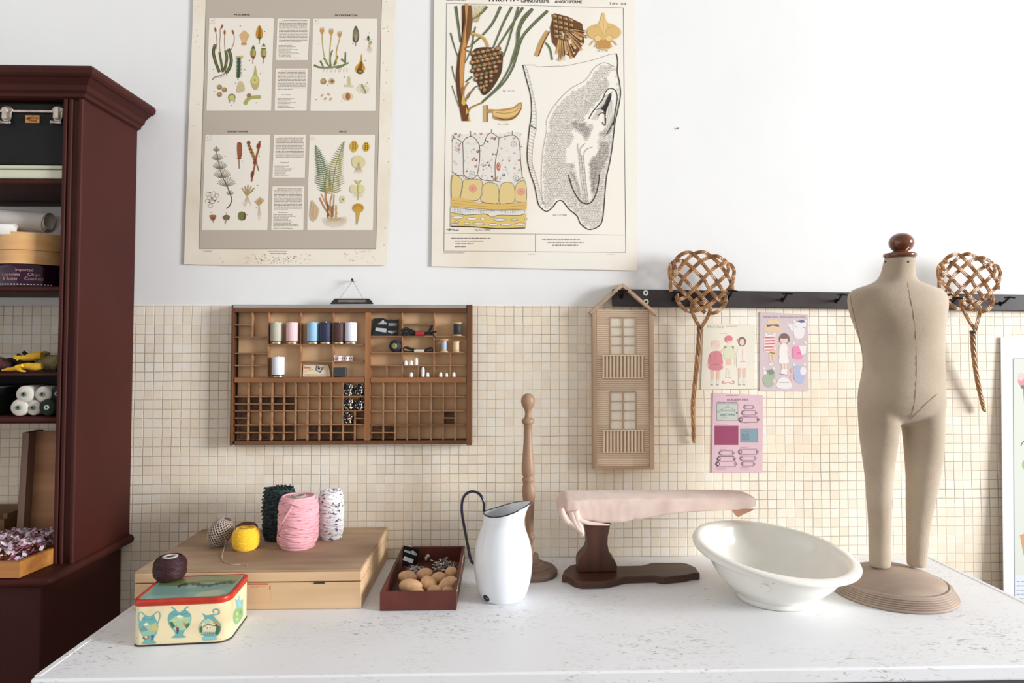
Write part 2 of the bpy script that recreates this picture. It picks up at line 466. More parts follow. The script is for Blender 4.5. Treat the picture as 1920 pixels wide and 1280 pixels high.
# cornice: stepped moulding swept round front and right side
prof = [(0.000, 0), (0.010, 0.004), (0.012, 0.012), (0.020, 0.018), (0.024, 0.030), (0.040, 0.044), (0.046, 0.046), (0.052, 0.052), (0.054, 0.062), (0.049, 0.071), (0.040, 0.074), (0.0, 0.075)]
z0 = W(282, 203, 0).z - 0.070
mb = MB(); rr = []
for o, h in prof:
    rr.append([Vector((LX - o, -0.004, z0 + h)), Vector((LX - o, FY - 0.014 - o, z0 + h)), Vector((SX + o, FY - 0.014 - o, z0 + h)), Vector((SX + o, -0.004, z0 + h))])
for i in range(len(rr) - 1):
    mb.add(rr[i] + rr[i + 1], [(a, a + 1, a + 5, a + 4) for a in range(3)] , False)
mb.add(rr[-1], [(0, 1, 2, 3)]); mb.add(rr[0], [(3, 2, 1, 0)])
mb.add([r[3] for r in rr] , [tuple(range(len(rr)))])
mb.add([r[0] for r in rr] , [tuple(reversed(range(len(rr))))])
mb.build('cornice', CAB, cab)
mb = MB(); mb.box((LX + 0.02, FY - 0.004, sz(163)), (s_in + 0.004, FY + 0.02, z0 + 0.004)); mb.build('top_rail', CAB, cab)
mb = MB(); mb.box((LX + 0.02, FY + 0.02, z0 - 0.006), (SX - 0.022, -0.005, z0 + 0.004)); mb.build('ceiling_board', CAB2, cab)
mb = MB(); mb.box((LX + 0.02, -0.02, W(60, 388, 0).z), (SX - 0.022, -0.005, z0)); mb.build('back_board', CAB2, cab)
shelf_z = []
for (pt, pb, nm) in ((335, 346, 0), (536.5, 547, 1), (698, 705, 2), (780, 794, 3)):
    z1, z2 = sz(pt), sz(pb); shelf_z.append(z1)
    mb = MB(); mb.box((LX + 0.02, FY + 0.004, z2), (SX - 0.022, -0.012, z1))
    mb.tube([(LX + 0.02, FY + 0.004, (z1 + z2) / 2), (s_in + 0.004, FY + 0.004, (z1 + z2) / 2)], (z1 - z2) / 2 * 0.96, 10)
    mb.build('shelf', CAB, cab)
# partition board between the two close shelves
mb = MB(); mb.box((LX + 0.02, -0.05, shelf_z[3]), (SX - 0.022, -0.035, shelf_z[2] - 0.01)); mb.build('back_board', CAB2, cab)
# lower cabinet
BYF = T(56, 1088, 0.872).y
BX = SX + 0.014 - 0.0258
mb = MB(); mb.box((LX - 0.03, BYF + 0.02, 0), (BX - 0.01, -0.005, 0.858)); 
mb.build('base_cupboard', CAB, cab, bevel=0.004)
mb = MB(); mb.box((LX - 0.04, BYF + 0.006, 0.854), (BX + 0.012, -0.004, zb))
mb.tube([(LX, BYF + 0.006, 0.867), (BX + 0.012, BYF + 0.006, 0.867), (BX + 0.013, BYF + 0.007, 0.867), (BX + 0.013, -0.004, 0.867)], 0.0128, 12)
mb.build('base_top', CAB, cab)

# ---- black trunk on white flat box
BLK = mat('black_fibre_board', (17, 17, 18), 0.7, spec=.3, var=0.3, vs=30, bump=0.2, bs=200)
NIC = mat('aged_nickel', (190, 178, 165), 0.32, 0.85, var=0.35, vs=60)
Y = -0.262
CREAM = mat('cream_enamel', (205, 205, 180), 0.35, var=0.08, vs=20)
zs = shelf_z[0]
th = thing('cream_flat_tin', 'flat cream lidded tin lying under the black trunk', 'tin', W(60, 333, Y))
x1 = W(129, 320, Y).x; x0 = x1 - 0.40
zl = W(60, 317, Y).z; zh = W(60, 309.5, Y).z
mb = MB(); mb.box((x0, Y, zs + 0.0005), (x1, -0.04, zl - 0.0008)); mb.build('tin_base', CREAM, th, bevel=0.004)
mb = MB(); mb.box((x0 - 0.001, Y - 0.001, zl + 0.0008), (x1 + 0.001, -0.039, zh)); mb.build('lid', CREAM, th, bevel=0.004)
tk = thing('steamer_trunk', 'black trunk with nickel clasps on the top cabinet shelf', 'trunk', (x0 + 0.2, Y, zh))
x1 = W(133.5, 250, Y).x; x0 = x1 - 0.46; ze = W(60, 209, Y).z; zt_ = W(60, 193, Y).z
mb = MB(); mb.box((x0, Y, zh + 0.001), (x1, -0.03, ze)); mb.build('trunk_body', BLK, tk, bevel=0.006)
mb = MB(); mb.box((x0, Y, ze + 0.001), (x1, -0.03, zt_)); mb.build('trunk_lid', BLK, tk, bevel=0.006)
mb = MB(); mb.box((x0, Y - 0.004, ze - 0.0035), (x1 + 0.001, Y + 0.001, ze + 0.0035)); mb.build('edge_band', NIC, tk, bevel=0.001)
for cx in (13, 109):
    mb = MB()
    c = W(cx, 206, Y - 0.004)
    mb.ell(c, (0.0165, 0.006, 0.011))
    mb.prism([c + Vector(p) for p in ((-0.011, -0.003, 0.002), (0.013, -0.003, 0.002), (0.013, -0.003, -0.020), (0.008, -0.003, -0.034), (-0.006, -0.003, -0.034), (-0.012, -0.003, -0.020))], (0, 0.004, 0))
    cl = mb.build('clasp', NIC, tk, bevel=0.001)
    mb = MB()
    mb.box(c + Vector((-0.005, -0.010, -0.026)), c + Vector((0.006, -0.003, 0.004)))
    mb.tube([c + Vector((-0.012, -0.006, -0.034)), c + Vector((0.010, -0.006, -0.036))], 0.0035, 8)
    mb.ell(c + Vector((-0.012, -0.006, -0.034)), (0.005, 0.004, 0.005)); mb.ell(c + Vector((0.010, -0.006, -0.035)), (0.005, 0.004, 0.005))
    mb.build('hasp', NIC, cl)
BRS = mat('brass', (196, 140, 88), 0.3, 0.8, var=0.3, vs=70)
mb = MB(); c = W(61.5, 223.5, Y - 0.002); mb.box(c + Vector((-0.018, -0.002, -0.010)), c + Vector((0.018, 0.002, 0.010)))
mb.tube([c + Vector((-0.014, -0.004, 0.0)), c + Vector((-0.006, -0.006, 0.005)), c + Vector((0.012, -0.006, 0.003)), c + Vector((0.010, -0.005, -0.004)), c + Vector((-0.008, -0.004, -0.003))], 0.0022, 8)
mb.build('brass_lock', BRS, tk, bevel=0.001)
# ---- paper rolls, bentwood box, cookie tin
zs = shelf_z[1]; Y = -0.22
cen = W(38, 520, Y); 
th = thing('cookie_tin', 'round dark purple cookie tin under the pale bentwood box', 'tin', (cen.x, -0.17, zs))
R = W(121.5, 520, -0.17).x - cen.x + 0.004; ztn = W(60, 497, Y).z
PUR = mat('dark_purple_tin', (44, 14, 40), 0.18, 0.35)
mb = MB(); mb.lathe([(R, zs + 0.001), (R, ztn - 0.012)], c=(cen.x, -0.165, 0), seg=64); mb.build('tin_body', PUR, th)
mb = MB(); mb.lathe([(R + 0.001, ztn - 0.012), (R + 0.001, ztn - 0.001), (R - 0.003, ztn)], c=(cen.x, -0.165, 0), seg=64); mb.build('lid', PUR, th)
def cyl_text(th, name, rows, R, cx, cy, col, m):
    mb = MB()
    for txt, px, py, h in rows:
        vs, fs = glyphs(txt); k = h / 0.7
        P0 = W(px, py, cy - R * 0.9)
        a0 = math.asin(max(-1, min(1, (P0.x - cx) / R)))
        vv = []
        for (gx, gy) in vs:
            a = a0 + gx * k / R
            vv.append(Vector((cx + (R + 0.0012) * math.sin(a), cy - (R + 0.0012) * math.cos(a), P0.z + gy * k)))
        mb.add(vv, fs, False)
    return mb.build(name, m, th)
PKT = mat('pale_rose_print', (190, 140, 140), 0.5)
cyl_text(th, 'printed_text', [('Imported', 33, 508.5, 0.0075), ('Chocolate', 7, 517, 0.0080), ('Chips', 52, 517, 0.0085), ('& Butter', 9, 525, 0.0080), ('Cookies', 47, 525, 0.0088)], R, cen.x, -0.165, None, PKT)
mb = MB()
for i in range(26):
    a = -1.1 + i * 0.085
    mb.ell((cen.x + (R) * math.sin(a), -0.165 - (R) * math.cos(a), zs + 0.006), (0.0028, 0.0028, 0.0014), seg=8, rings=4)
mb.build('beaded_edge', mat('white_dots', (225, 215, 225), 0.4), th)
BENT = wood('bentwood', (226, 180, 124), (208, 156, 98), 'x', 20, 0.55)
R2 = R + 0.001; zb1 = W(60, 441, Y + 0.02).z; zm = W(60, 471, Y).z
th = thing('bentwood_box', 'round pale bentwood box on the purple cookie tin', 'box', (cen.x, -0.165, ztn))
mb = MB(); mb.lathe([(R2, ztn + 0.001), (R2, zm)], c=(cen.x, -0.165, 0), seg=64); mb.build('box_body', BENT, th)
mb = MB(); mb.lathe([(R2 + 0.0025, zm + 0.0005), (R2 + 0.0025, zb1), (R2 - 0.001, zb1 + 0.001)], c=(cen.x, -0.165, 0), seg=64)
lid = mb.build('lid', BENT, th)
mb = MB()
for q in (453, 462, 470):
    p = W(108, q, -0.22); a = math.asin(min(1, (p.x - cen.x) / R2))
    mb.ell((cen.x + (R2 + 0.003) * math.sin(a), -0.165 - (R2 + 0.003) * math.cos(a), p.z), (0.0026, 0.0026, 0.002), seg=8, rings=5)
mb.build('tack', mat('dark_iron', (52, 44, 60), 0.5, 0.6), lid)
PAPER = mat('rolled_paper', (222, 216, 210), 0.8, var=0.1, vs=12)
def roll(name, label, p0, p1, r, turns=2.6, curl=0.0, group=None):
    th = thing(name, label, 'paper roll', (p0 + p1) / 2, group=group)
    mb = MB(); ax = (p1 - p0); L_ = ax.length; ax.normalize()
    u = Vector((0, -1, 0)); u = (u - ax * u.dot(ax)).normalized(); v = ax.cross(u)
    n = int(26 * turns); A = []; B = []
    for i in range(n + 1):
        a = 2 * math.pi * turns * i / n; rr = r * (0.62 + 0.38 * i / n) + (curl * max(0, (i / n - .88) / .12) ** 2)
        o = u * math.cos(a) * rr + v * math.sin(a) * rr
        A.append(p0 + o); B.append(p1 + o + ax * 0.004 * math.sin(i * 0.3))
    mb.add(A + B, [(i, i + 1, n + 2 + i, n + 1 + i) for i in range(n)], True)
    mb.build('sheet', PAPER, th, solid=0.0006)
    return th
roll('paper_roll', 'large white paper roll lying above the bentwood box', W(-90, 404, -0.16), W(92, 417, -0.2), 0.030, 2.6, 0.012)
roll('paper_roll', 'thin greyish paper roll in front of the large roll', W(-90, 424, -0.24), W(28, 429, -0.25), 0.013, 2.2, 0.006)
th = thing('paper_sheet', 'loose curled white sheet beneath the paper rolls', 'paper', W(10, 434, -0.2))
mb = MB(); A = []; B = []
for i in range(25):
    t = i / 24; p = W(-40 + 85 * t, 436 + 3.5 * math.sin(t * 3) + (1.5 * math.sin(t * 11)), -0.235); A.append(p); B.append(p + Vector((0.01, 0.12, 0.006)))
mb.add(A + B, [(i, i + 1, 26 + i, 25 + i) for i in range(24)], True); mb.build('sheet', PAPER, th, solid=0.0006)

# ---- gloves and cloth heap
zs = shelf_z[2]; Y = -0.235
YEL = mat('yellow_cloth', (226, 176, 34), 0.75, var=0.25, vs=40, bump=0.4, bs=90)
OLV = mat('olive_knit', (134, 124, 82), 0.95, var=0.35, vs=160, bump=0.9, bs=260)
PRP = mat('plum_cloth', (96, 58, 58), 0.9, var=0.3, vs=60, bump=0.6, bs=90)
DRK = mat('black_cloth', (20, 18, 18), 0.9, var=0.2)
def blob(mb, pts, rr, Y=Y, seg=14, wob=0.0, seed=1):
    """soft limb through pixel points"""
    R = random.Random(seed); P = cr([(x, y, dy, r) for (x, y, dy), r in zip(pts, rr)], 5)
    c = []; rad = []
    for x, y, dy, r in P:
        p = W(x, y, Y + dy); c.append(p); rad.append(max(0.0006, r * 0.00138 * (1 + R.uniform(-wob, wob))))
    mb.tube(c, rad, seg)
th = thing('yellow_glove', 'bright yellow glove lying on top of the cloth heap', 'glove', W(60, 670, Y))
mb = MB(); blob(mb, [(26, 671, 0), (34, 670, 0), (45, 671, 0), (58, 669, 0), (70, 667, 0), (78, 666, 0)], [2, 4.2, 5, 7.5, 7.5, 6.6]); 
for k, (dx, dy) in enumerate(((27, 667), (27, 672), (31, 675))): blob(mb, [(dx, dy, -0.004 * k), (38, 671, 0), (46, 671, 0)], [1.6, 2.6, 3])
mb.build('glove_hand', YEL, th)
mb = MB(); blob(mb, [(76, 666, 0.0), (79, 666, 0)], [7.2, 7.0]); mb.build('cuff', YEL, th)
th = thing('yellow_glove', 'yellow glove lying lower, its fingers pointing left', 'glove', W(60, 688, Y - .02))
mb = MB(); blob(mb, [(38, 687, 0), (50, 686, 0), (62, 687, 0), (70, 687, 0), (78, 686, 0)], [3.5, 6, 7, 7, 6], Y - .02)
blob(mb, [(3, 694, 0), (14, 692, 0), (26, 691, 0), (38, 688, 0)], [1.2, 3, 3.4, 3.6], Y - .025)
blob(mb, [(48, 696, -.01), (38, 694, -.01), (30, 688, 0), (42, 685, 0)], [1.2, 2.6, 3.2, 3.4], Y - .03)
mb.build('glove_hand', YEL, th)
th = thing('knitted_cloth', 'rolled olive knitted cloth beside the yellow gloves', 'cloth', W(95, 680, Y))
mb = MB(); blob(mb, [(70, 684, 0), (80, 681, 0), (92, 680, 0), (104, 680, 0), (113, 681, 0), (117, 683, 0)], [8, 14.5, 15.5, 15.8, 15, 11], Y + 0.02, 20, 0.03)
blob(mb, [(76, 663, 0.01), (86, 662, 0.01), (93, 663, 0.01)], [4, 4.2, 2.2], Y + .02)
mb.build('knit_roll', OLV, th)
th = thing('plum_cloth', 'crumpled plum cloth at the left end of the glove shelf', 'cloth', W(0, 685, Y))
mb = MB(); blob(mb, [(-60, 684, 0), (-20, 684, 0), (0, 683, 0), (9, 684, 0), (17, 686, 0), (20, 687, 0)], [12, 13, 13.5, 11, 8, 4], Y + .02, 16, 0.15); mb.build('cloth_heap', PRP, th)
th = thing('black_glove', 'black cloth glove tucked behind the yellow gloves', 'glove', W(30, 675, Y + .05))
mb = MB(); blob(mb, [(12, 676, 0), (26, 678, 0), (40, 680, 0), (60, 680, 0)], [5, 9, 10, 8], Y + .05, 12, .08)
blob(mb, [(44, 659, 0), (48, 664, 0), (56, 672, 0)], [3.2, 4, 4], Y + .05); blob(mb, [(33, 664, 0), (38, 668, 0), (46, 674, 0)], [2.4, 3.4, 4], Y + .05)
mb.build('glove_hand', DRK, th)
# ---- thread cones lying end-on
zs = shelf_z[3]; Y = -0.265
CONEW = mat('raw_white_thread', (206, 200, 190), 0.85, var=0.06, vs=300, bump=0.5, bs=700)
CONEG = mat('dark_green_thread', (10, 22, 15), 0.85, var=0.06, vs=300)
TUBEG = mat('grey_green_tube', (96, 112, 98), 0.6)
HOLE = mat('dark_hole', (18, 20, 18), 0.9)
def cone(label, px, py, rpx, m, tubem, grp, back=0.0, yb=0.0):
    c = W(px, py, Y + yb); r = rpx * 0.00138
    th = thing('thread_cone', label, 'thread cone', c, group=grp)
    RX = Matrix.Rotation(math.radians(-90), 3, 'X')
    mb = MB(); mb.lathe([(r * 0.26, 0.001), (r * .9, 0), (r, 0.004), (r * 0.98, 0.05), (r * 0.84, 0.16), (r * .3, 0.165)], c=c, seg=36, M=RX, cap0=False); mb.build('thread', m, th)
    mb = MB(); mb.lathe([(r * 0.17, 0.012), (r * 0.17, -0.004), (r * 0.27, -0.004), (r * 0.27, 0.16)], c=c, seg=24, M=RX, cap0=True, cap1=False); mb.build('core_tube', tubem, th)
    return th
R0 = 16.2
cone('white thread cone, upper left of the four on the cabinet shelf', 45, 739, 16.0, CONEW, TUBEG, 'white thread cones')
cone('white thread cone, upper right of the four on the cabinet shelf', 79.5, 739, 15.0, CONEW, TUBEG, 'white thread cones', yb=0.004)
cone('white thread cone, lower left of the four on the cabinet shelf', 34.5, 764, 15.8, CONEW, TUBEG, 'white thread cones', yb=0.0)
cone('white thread cone, bottom row beside the black cone', 61.5, 764, 14.6, CONEW, TUBEG, 'white thread cones', yb=0.006)
LTG = mat('pale_tube', (150, 160, 145), 0.6)
cone('black green thread cone, bottom row of the cone stack', 88, 763.5, 15.4, CONEG, LTG, 'dark thread cones', yb=-0.004)
cone('black green thread cone at right, on top of its neighbour', 108, 738, 15.0, CONEG, LTG, 'dark thread cones', yb=0.01)
th = thing('dark_box', 'dark shallow box at the left end of the cone shelf', 'box', W(0, 770, -0.26))
x1 = W(22, 770, -0.2).x
mb = MB(); mb.box((x1 - 0.34, -0.255, zs + 0.001), (x1 - .012, -0.08, W(0, 728, -0.25).z)); mb.build('box_body', mat('dark_card', (22, 22, 22), 0.7), th, bevel=0.002)
mb = MB(); mb.box((x1 - 0.342, -0.258, W(0, 728, -0.25).z + .0004), (x1 - .010, -0.078, W(0, 726, -0.25).z)); mb.build('lid', mat('grey_green_card', (92, 98, 90), 0.7), th)
# ---- bottom bay: wooden drawer on end, box, tray of ribbons
BRD = wood('rough_board', (186, 138, 100), (150, 102, 70), 'x', 12, 0.7, 0.3)
th = thing('upended_drawer', 'shallow wooden drawer standing on end behind the ribbon tray', 'box', T(80, 975, zb))
Yb = -0.10
a = W(44, 984, Yb); bq = W(56, 808, Yb); c = W(160, 808, Yb); d = W(160, 984, Yb)
for q in (a, d): q.z = zb + 0.001
for q in (bq, c): q.z = min(q.z, sz(796) - 0.002)
mb = MB(); mb.prism([W(58, 984, Yb) * 1, W(66, 808, Yb) * 1, c, d][0:0] or [Vector((a.x + .018, Yb, a.z)), Vector((bq.x + .018, Yb, bq.z)), Vector((SX - .03, Yb, c.z)), Vector((SX - .03, Yb, d.z))], (0, 0.012, 0)); mb.build('drawer_floor', BRD, th)
mb = MB(); mb.prism([a + Vector((0, -.03, 0)), bq + Vector((0, -.03, 0)), bq + Vector((.018, -.03, 0)), a + Vector((.018, -.03, 0))], (0, 0.06, 0)); mb.build('drawer_side', wood('grey_wood', (150, 122, 104), (122, 96, 80), 'z', 12, .7), th)
OAK = wood('honey_wood', (188, 128, 62), (150, 94, 42), 'x', 16, 0.45)
th = thing('small_wooden_crate', 'low wooden crate behind the ribbon tray, against the tiles', 'crate', T(10, 985, zb))
mb = MB(); p = W(41, 950, -0.06); zc = p.z
mb.box((p.x - 0.3, -0.13, zb + .001), (p.x, -0.118, zc - .018)); mb.box((p.x - 0.3, -0.036, zb + .001), (p.x, -0.024, zc)); mb.box((p.x - 0.012, -0.118, zb + .001), (p.x, -0.036, zc - .004)); mb.box((p.x - .3, -0.118, zb + .001), (p.x - .012, -0.036, zb + .006))
mb.build('crate_body', mat('brown_crate_wood', (128, 92, 58), .7, var=.2, vs=10), th)
# tray, turned towards the room
fr = T(36, 1084, zb); fr2 = T(106, 1050, zb)
e1 = Vector((fr2.x - fr.x, fr2.y - fr.y, 0)); 
ang = math.atan2(e1.x, e1.y)
th = thing('ribbon_tray', 'honey coloured wooden tray heaped with woven ribbon labels', 'tray', (fr.x, fr.y, zb))
ex = Vector((-1, 0.0, 0)); ey = Vector((SX - 0.03 - fr.x, 0.26, 0))
def trp(s, t, z): return Vector((fr.x, fr.y, 0)) + ex * s + ey * t + Vector((0, 0, z))
zr = W(36, 1054, fr.y).z
mb = MB()
w_ = 0.012
mb.prism([trp(0, 0, zb + .001), trp(0.36, 0, zb + .001), trp(0.36, w_ / .26, zb + .001), trp(0, w_ / .26, zb + .001)], (0, 0, zr - zb))
mb.build('tray_side', OAK, th, clean=True)
mb = MB(); mb.prism([trp(0, w_ / .26, zb + .001), trp(w_, w_ / .26, zb + .001), trp(w_, 1, zb + .001), trp(0, 1, zb + .001)], (0, 0, zr - zb)); mb.build('tray_side', OAK, th, clean=True)
mb = MB(); mb.prism([trp(w_, 1 - w_ / .26, zb + .001), trp(0.36, 1 - w_ / .26, zb + .001), trp(0.36, 1, zb + .001), trp(w_, 1, zb + .001)], (0, 0, zr - zb)); mb.build('tray_side', OAK, th, clean=True)
mb = MB(); mb.prism([trp(w_, w_ / .26, zb + .001), trp(0.36, w_ / .26, zb + .001), trp(0.36, 1 - w_ / .26, zb + .001), trp(w_, 1 - w_ / .26, zb + .001)], (0, 0, 0.006)); mb.build('tray_floor', OAK, th, clean=True)
rb = random.Random(5)
mb = MB()
for i in range(430):
    s_, t_ = rb.uniform(0.03, 0.33), rb.uniform(0.12, 0.93)
    if t_ < 0.22 and rb.random() < .6: continue
    hgt = zr - 0.012 + 0.026 * math.sin(math.pi * min(1, max(0, (t_ - .02)))) * rb.uniform(.3, 1) * min(1, s_ / .05) + (t_ * .018)
    a_ = rb.uniform(0, math.pi) ; L_ = rb.uniform(0.014, 0.035); wd_ = 0.0048
    dx = Vector((math.cos(a_), math.sin(a_), rb.uniform(-.3, .3))); pr = Vector((-math.sin(a_), math.cos(a_), rb.uniform(-.6, .6))).normalized() * wd_
    base = trp(s_, t_, hgt); A = []; B = []
    for k in range(6):
        q = base + dx * L_ * (k / 5 - .5) + Vector((0, 0, 0.005 * math.sin(k * 1.1 + i)))
        A.append(q - pr); B.append(q + pr)
    mb.m = rb.choice((0, 0, 0, 1, 2)); mb.add(A + B, [(k, k + 1, 7 + k, 6 + k) for k in range(5)], True)
    mb.m = 1 if mb.m == 0 else 0
    q = base + dx * L_ * rb.uniform(-.3, .3) + Vector((0, 0, .0065)); mb.add([q - pr * .5 - dx * .003, q + pr * .5 - dx * .003, q + pr * .5 + dx * .003, q - pr * .5 + dx * .003], [(0, 1, 2, 3)])
o = mb.build('ribbon_labels', [mat('white_ribbon', (228, 214, 218), .8), mat('wine_ribbon', (150, 72, 92), .8), mat('mauve_ribbon', (200, 172, 196), .8)])
tag(o, 'heap of white and wine red woven ribbon labels in the wooden tray', 'ribbons', kind='stuff')
# ================================================================ posters
PAP = mat('aged_paper', (238, 230, 214), 0.8, vcol=(220, 200, 172), vs=3.2, lo=0.5, hi=0.8, bump=0.1, bs=30)
PAP2 = mat('cream_poster_paper', (240, 234, 222), 0.8, vcol=(228, 212, 188), vs=2.2, lo=0.52, hi=0.8, bump=0.1, bs=20)
def sheet(name_part, th, corners, Y, m, thick=0.0008):
    mb = MB(); P = [W(x, y, Y) for x, y in corners]
    mb.prism([p + Vector((0, thick, 0)) for p in P], (0, -thick, 0)); return mb.build(name_part, m, th, clean=True)
YP = -0.005
# ---- poster A: moss / fern chart
pa = thing('botanical_poster', 'grey botanical wall chart of mosses, horsetails and ferns', 'poster', W(545, 250, YP))
sheet('paper_sheet', pa, [(364, -70), (360.5, 60), (353, 250), (345, 495), (440, 497.5), (600, 497.5), (726, 497), (733, 300), (740, 80), (744, -70)], YP, PAP)
A = Art(W(500, 200, YP), YN)
A.frame(340, 0, 4.8)
def z4(u, v): return (u / 4.74 * 4.8, (240 + v / 4.74) * 4.8)
INKD = (70, 62, 58)
A.poly([(232, -330), (1812, -330), z4(1757, 0), z4(1730, 1075), z4(155, 1073), z4(187, 0)], (104, 94, 84))
A.poly([(236, -330), (1808, -330), z4(1753, 0), z4(1726, 1071), z4(159, 1069), z4(191, 0)], (188, 177, 162))
pan = dict(A=[(250, 162), (835, 162), (810, 998), (225, 998)], B=[(1185, 166), (1768, 166), (1748, 1000), (1160, 1000)],
    t1=[(863, 165), (1158, 167), (1142, 543), (852, 543)], t2=[(848, 615), (1140, 615), (1130, 998), (838, 998)],
    C=[z4(212, 57), z4(792, 57), z4(767, 908), z4(181, 908)], D=[z4(1138, 57), z4(1724, 58), z4(1705, 908), z4(1116, 908)],
    t3=[z4(822, 57), z4(1108, 57), z4(1100, 442), z4(808, 442)], t4=[z4(808, 517), z4(1097, 517), z4(1087, 908), z4(797, 908)])
for k in pan: A.poly(pan[k], (236, 229, 216), up=1 if k == 'A' else 0)
for k in pan: A.stroke(pan[k], 3, (150, 118, 100), closed=True, up=1 if k == 'A' else 0)
for txt, x, y in (('MUSCINEAE', 545, 140), ('LICOPODIACEAE', 1482, 146)): A.text(txt, x, y, 15, (38, 32, 30), 'c', 1.25, bold=3)
for txt, x, y in (('EQUISETACEAE', 500, 38), ('FELCI', 1433, 38)):
    q = z4(x, y); A.text(txt, q[0], q[1], 15, (38, 32, 30), 'c', 1.25, bold=3)
for txt, x, y in (('A', 278, 195), ('B', 1210, 197)): A.text(txt, x, y, 20, (176, 140, 122), 'c')
for txt, x, y in (('C', 237, 95), ('D', 1163, 95)):
    q = z4(x, y); A.text(txt, q[0], q[1], 20, (176, 140, 122), 'c')
for (x0, y0, x1, y1) in ((250, 162, 300, 210), (1183, 166, 1235, 212)): A.stroke([(x1, y0), (x1, y1), (x0, y1)], 2, (186, 150, 130))
for (x0, y0, x1, y1) in ((212, 57, 265, 107), (1137, 57, 1188, 105)): A.stroke([z4(x1, y0), z4(x1, y1), z4(x0, y1)], 2, (186, 150, 130))
TXC = (112, 86, 72)
A.lines(880, 184, 1135, 385, 12.8, 5.2, TXC, 1, .8, 30); A.lines(925, 396, 1085, 398, 10, 4, TXC, 2); A.lines(876, 410, 1085, 528, 12.2, 4.4, TXC, 3, ragged=True)
A.lines(868, 637, 1120, 812, 12.8, 5.2, TXC, 4, .55, 30); A.lines(905, 853, 1072, 855, 10, 4.5, TXC, 5); A.lines(866, 887, 1050, 980, 11.6, 4.2, TXC, 6, ragged=True)
def zl(a, b, c, d, *r, **k):
    p, q = z4(a, b), z4(c, d); A.lines(p[0], p[1], q[0], q[1], *r, **k)
zl(838, 80, 1088, 270, 12.8, 5.2, TXC, 7, .5, 30); zl(880, 306, 1030, 308, 10, 4.2, TXC, 8); zl(830, 338, 1010, 425, 11.6, 4.2, TXC, 9, ragged=True)
zl(824, 540, 1075, 732, 12.6, 5.2, TXC, 10, .5, 30); zl(864, 750, 1028, 753, 10, 4.8, TXC, 11); zl(818, 772, 1068, 895, 12.2, 4.6, TXC, 12, ragged=True)
zl(200, 1093, 345, 1095, 10, 4, (120, 100, 90), 13); zl(776, 1095, 1104, 1097, 10, 4.6, (120, 84, 72), 14); zl(792, 1113, 1084, 1115, 10, 4.6, (120, 84, 72), 15); zl(1595, 1098, 1680, 1100, 10, 3.4, (150, 130, 120), 16)
R = random.Random(3)
A.k += 1
for i in range(170):                                           # foxing spots on the margins
    if i < 110: x, y = z4(R.gauss(860, 190), R.uniform(1115, 1205))
    elif i < 150: x, y = R.choice((R.uniform(110, 200), R.uniform(1820, 1870))), R.uniform(0, 2300)
    else: x, y = z4(R.uniform(1450, 1760), R.uniform(1090, 1200))
    r = R.uniform(1.5, 5.5); A.circ(x, y, r, R.choice(((202, 170, 138), (186, 146, 108), (208, 184, 156))), n=7, up=0)
A.build('printed_chart', pa)
# illustrations, one mesh for each panel
G1, G2, G3, OR, BR, CRM = (66, 84, 52), (98, 116, 66), (138, 142, 78), (184, 120, 56), (120, 74, 48), (206, 178, 128)
def illo(): 
    a = Art(W(500, 200, YP), YN, base=0.0007); a.frame(340, 0, 4.8); return a
B = illo()
for pts, w in (([(305, 400), (290, 470), (310, 560), (345, 650)], 26), ([(345, 470), (360, 560), (375, 650)], 20), ([(400, 455), (410, 520), (400, 590), (385, 640)], 24), ([(425, 440), (445, 500), (450, 560), (430, 620), (400, 660)], 28)):
    B.stroke(pts, w, (70, 74, 44), True); B.stroke(pts, w * .45, (112, 112, 66), True)
for pts in ([(318, 440), (322, 370), (310, 280)], [(352, 480), (345, 400), (352, 320), (352, 265), (372, 230)], [(395, 455), (390, 380), (392, 290)], [(438, 470), (470, 400), (478, 330), (462, 285)]):
    B.stroke(pts, 4.5, (150, 100, 70), True)
for x, y, r in ((308, 270, -.15), (367, 240, .4), (391, 292, 0), (466, 290, -.3)): B.circ(x, y, 9, (158, 88, 40), 22, rot=r)
B.stroke([(280, 722), (300, 695), (345, 685), (385, 665), (415, 645)], 6, (120, 84, 58), True)
for i in range(9): B.stroke([(300 + i * 13, 690 - i * 4), (296 + i * 14, 712 - i * 3)], 2, (150, 120, 96))
for i in range(8): B.stroke([(565, 405), (528 + i * 12, 270 + 24 * abs(i - 3.5) / 2)], 13, (218, 182, 132)); B.stroke([(565, 400), (528 + i * 12, 275 + 24 * abs(i - 3.5) / 2)], 2.4, (188, 138, 90))
B.rect(543, 385, 588, 406, (196, 142, 84))
B.poly([(705, 228), (735, 290), (728, 340), (712, 345), (700, 335), (680, 345), (674, 290)], (196, 142, 48), True); B.poly([(705, 228), (715, 290), (712, 345), (690, 345), (694, 290)], (150, 96, 34), True); B.poly([(684, 335), (722, 335), (706, 366)], (62, 104, 52)); B.stroke([(704, 360), (702, 398)], 5, BR)
for cx, cy in ((648, 480), (742, 478)):
    B.circ(cx, cy, 26, (150, 140, 78), 46); B.circ(cx + 7, cy, 11, (176, 168, 100), 38); B.poly([(cx - 20, cy + 25), (cx + 20, cy + 25), (cx + 2, cy + 60)], (140, 80, 50)); B.stroke([(cx - 1, cy + 50), (cx - 4, cy + 95)], 5, (166, 104, 70))
B.poly([(630, 440), (650, 405), (668, 440)], (70, 100, 58)); B.poly([(722, 445), (722, 432), (762, 432), (762, 445)], (110, 112, 70)); B.poly([(724, 420), (744, 388), (762, 420)], (110, 120, 78))
B.stroke([(520, 510), (518, 600), (512, 700)], 26, (56, 78, 52)); 
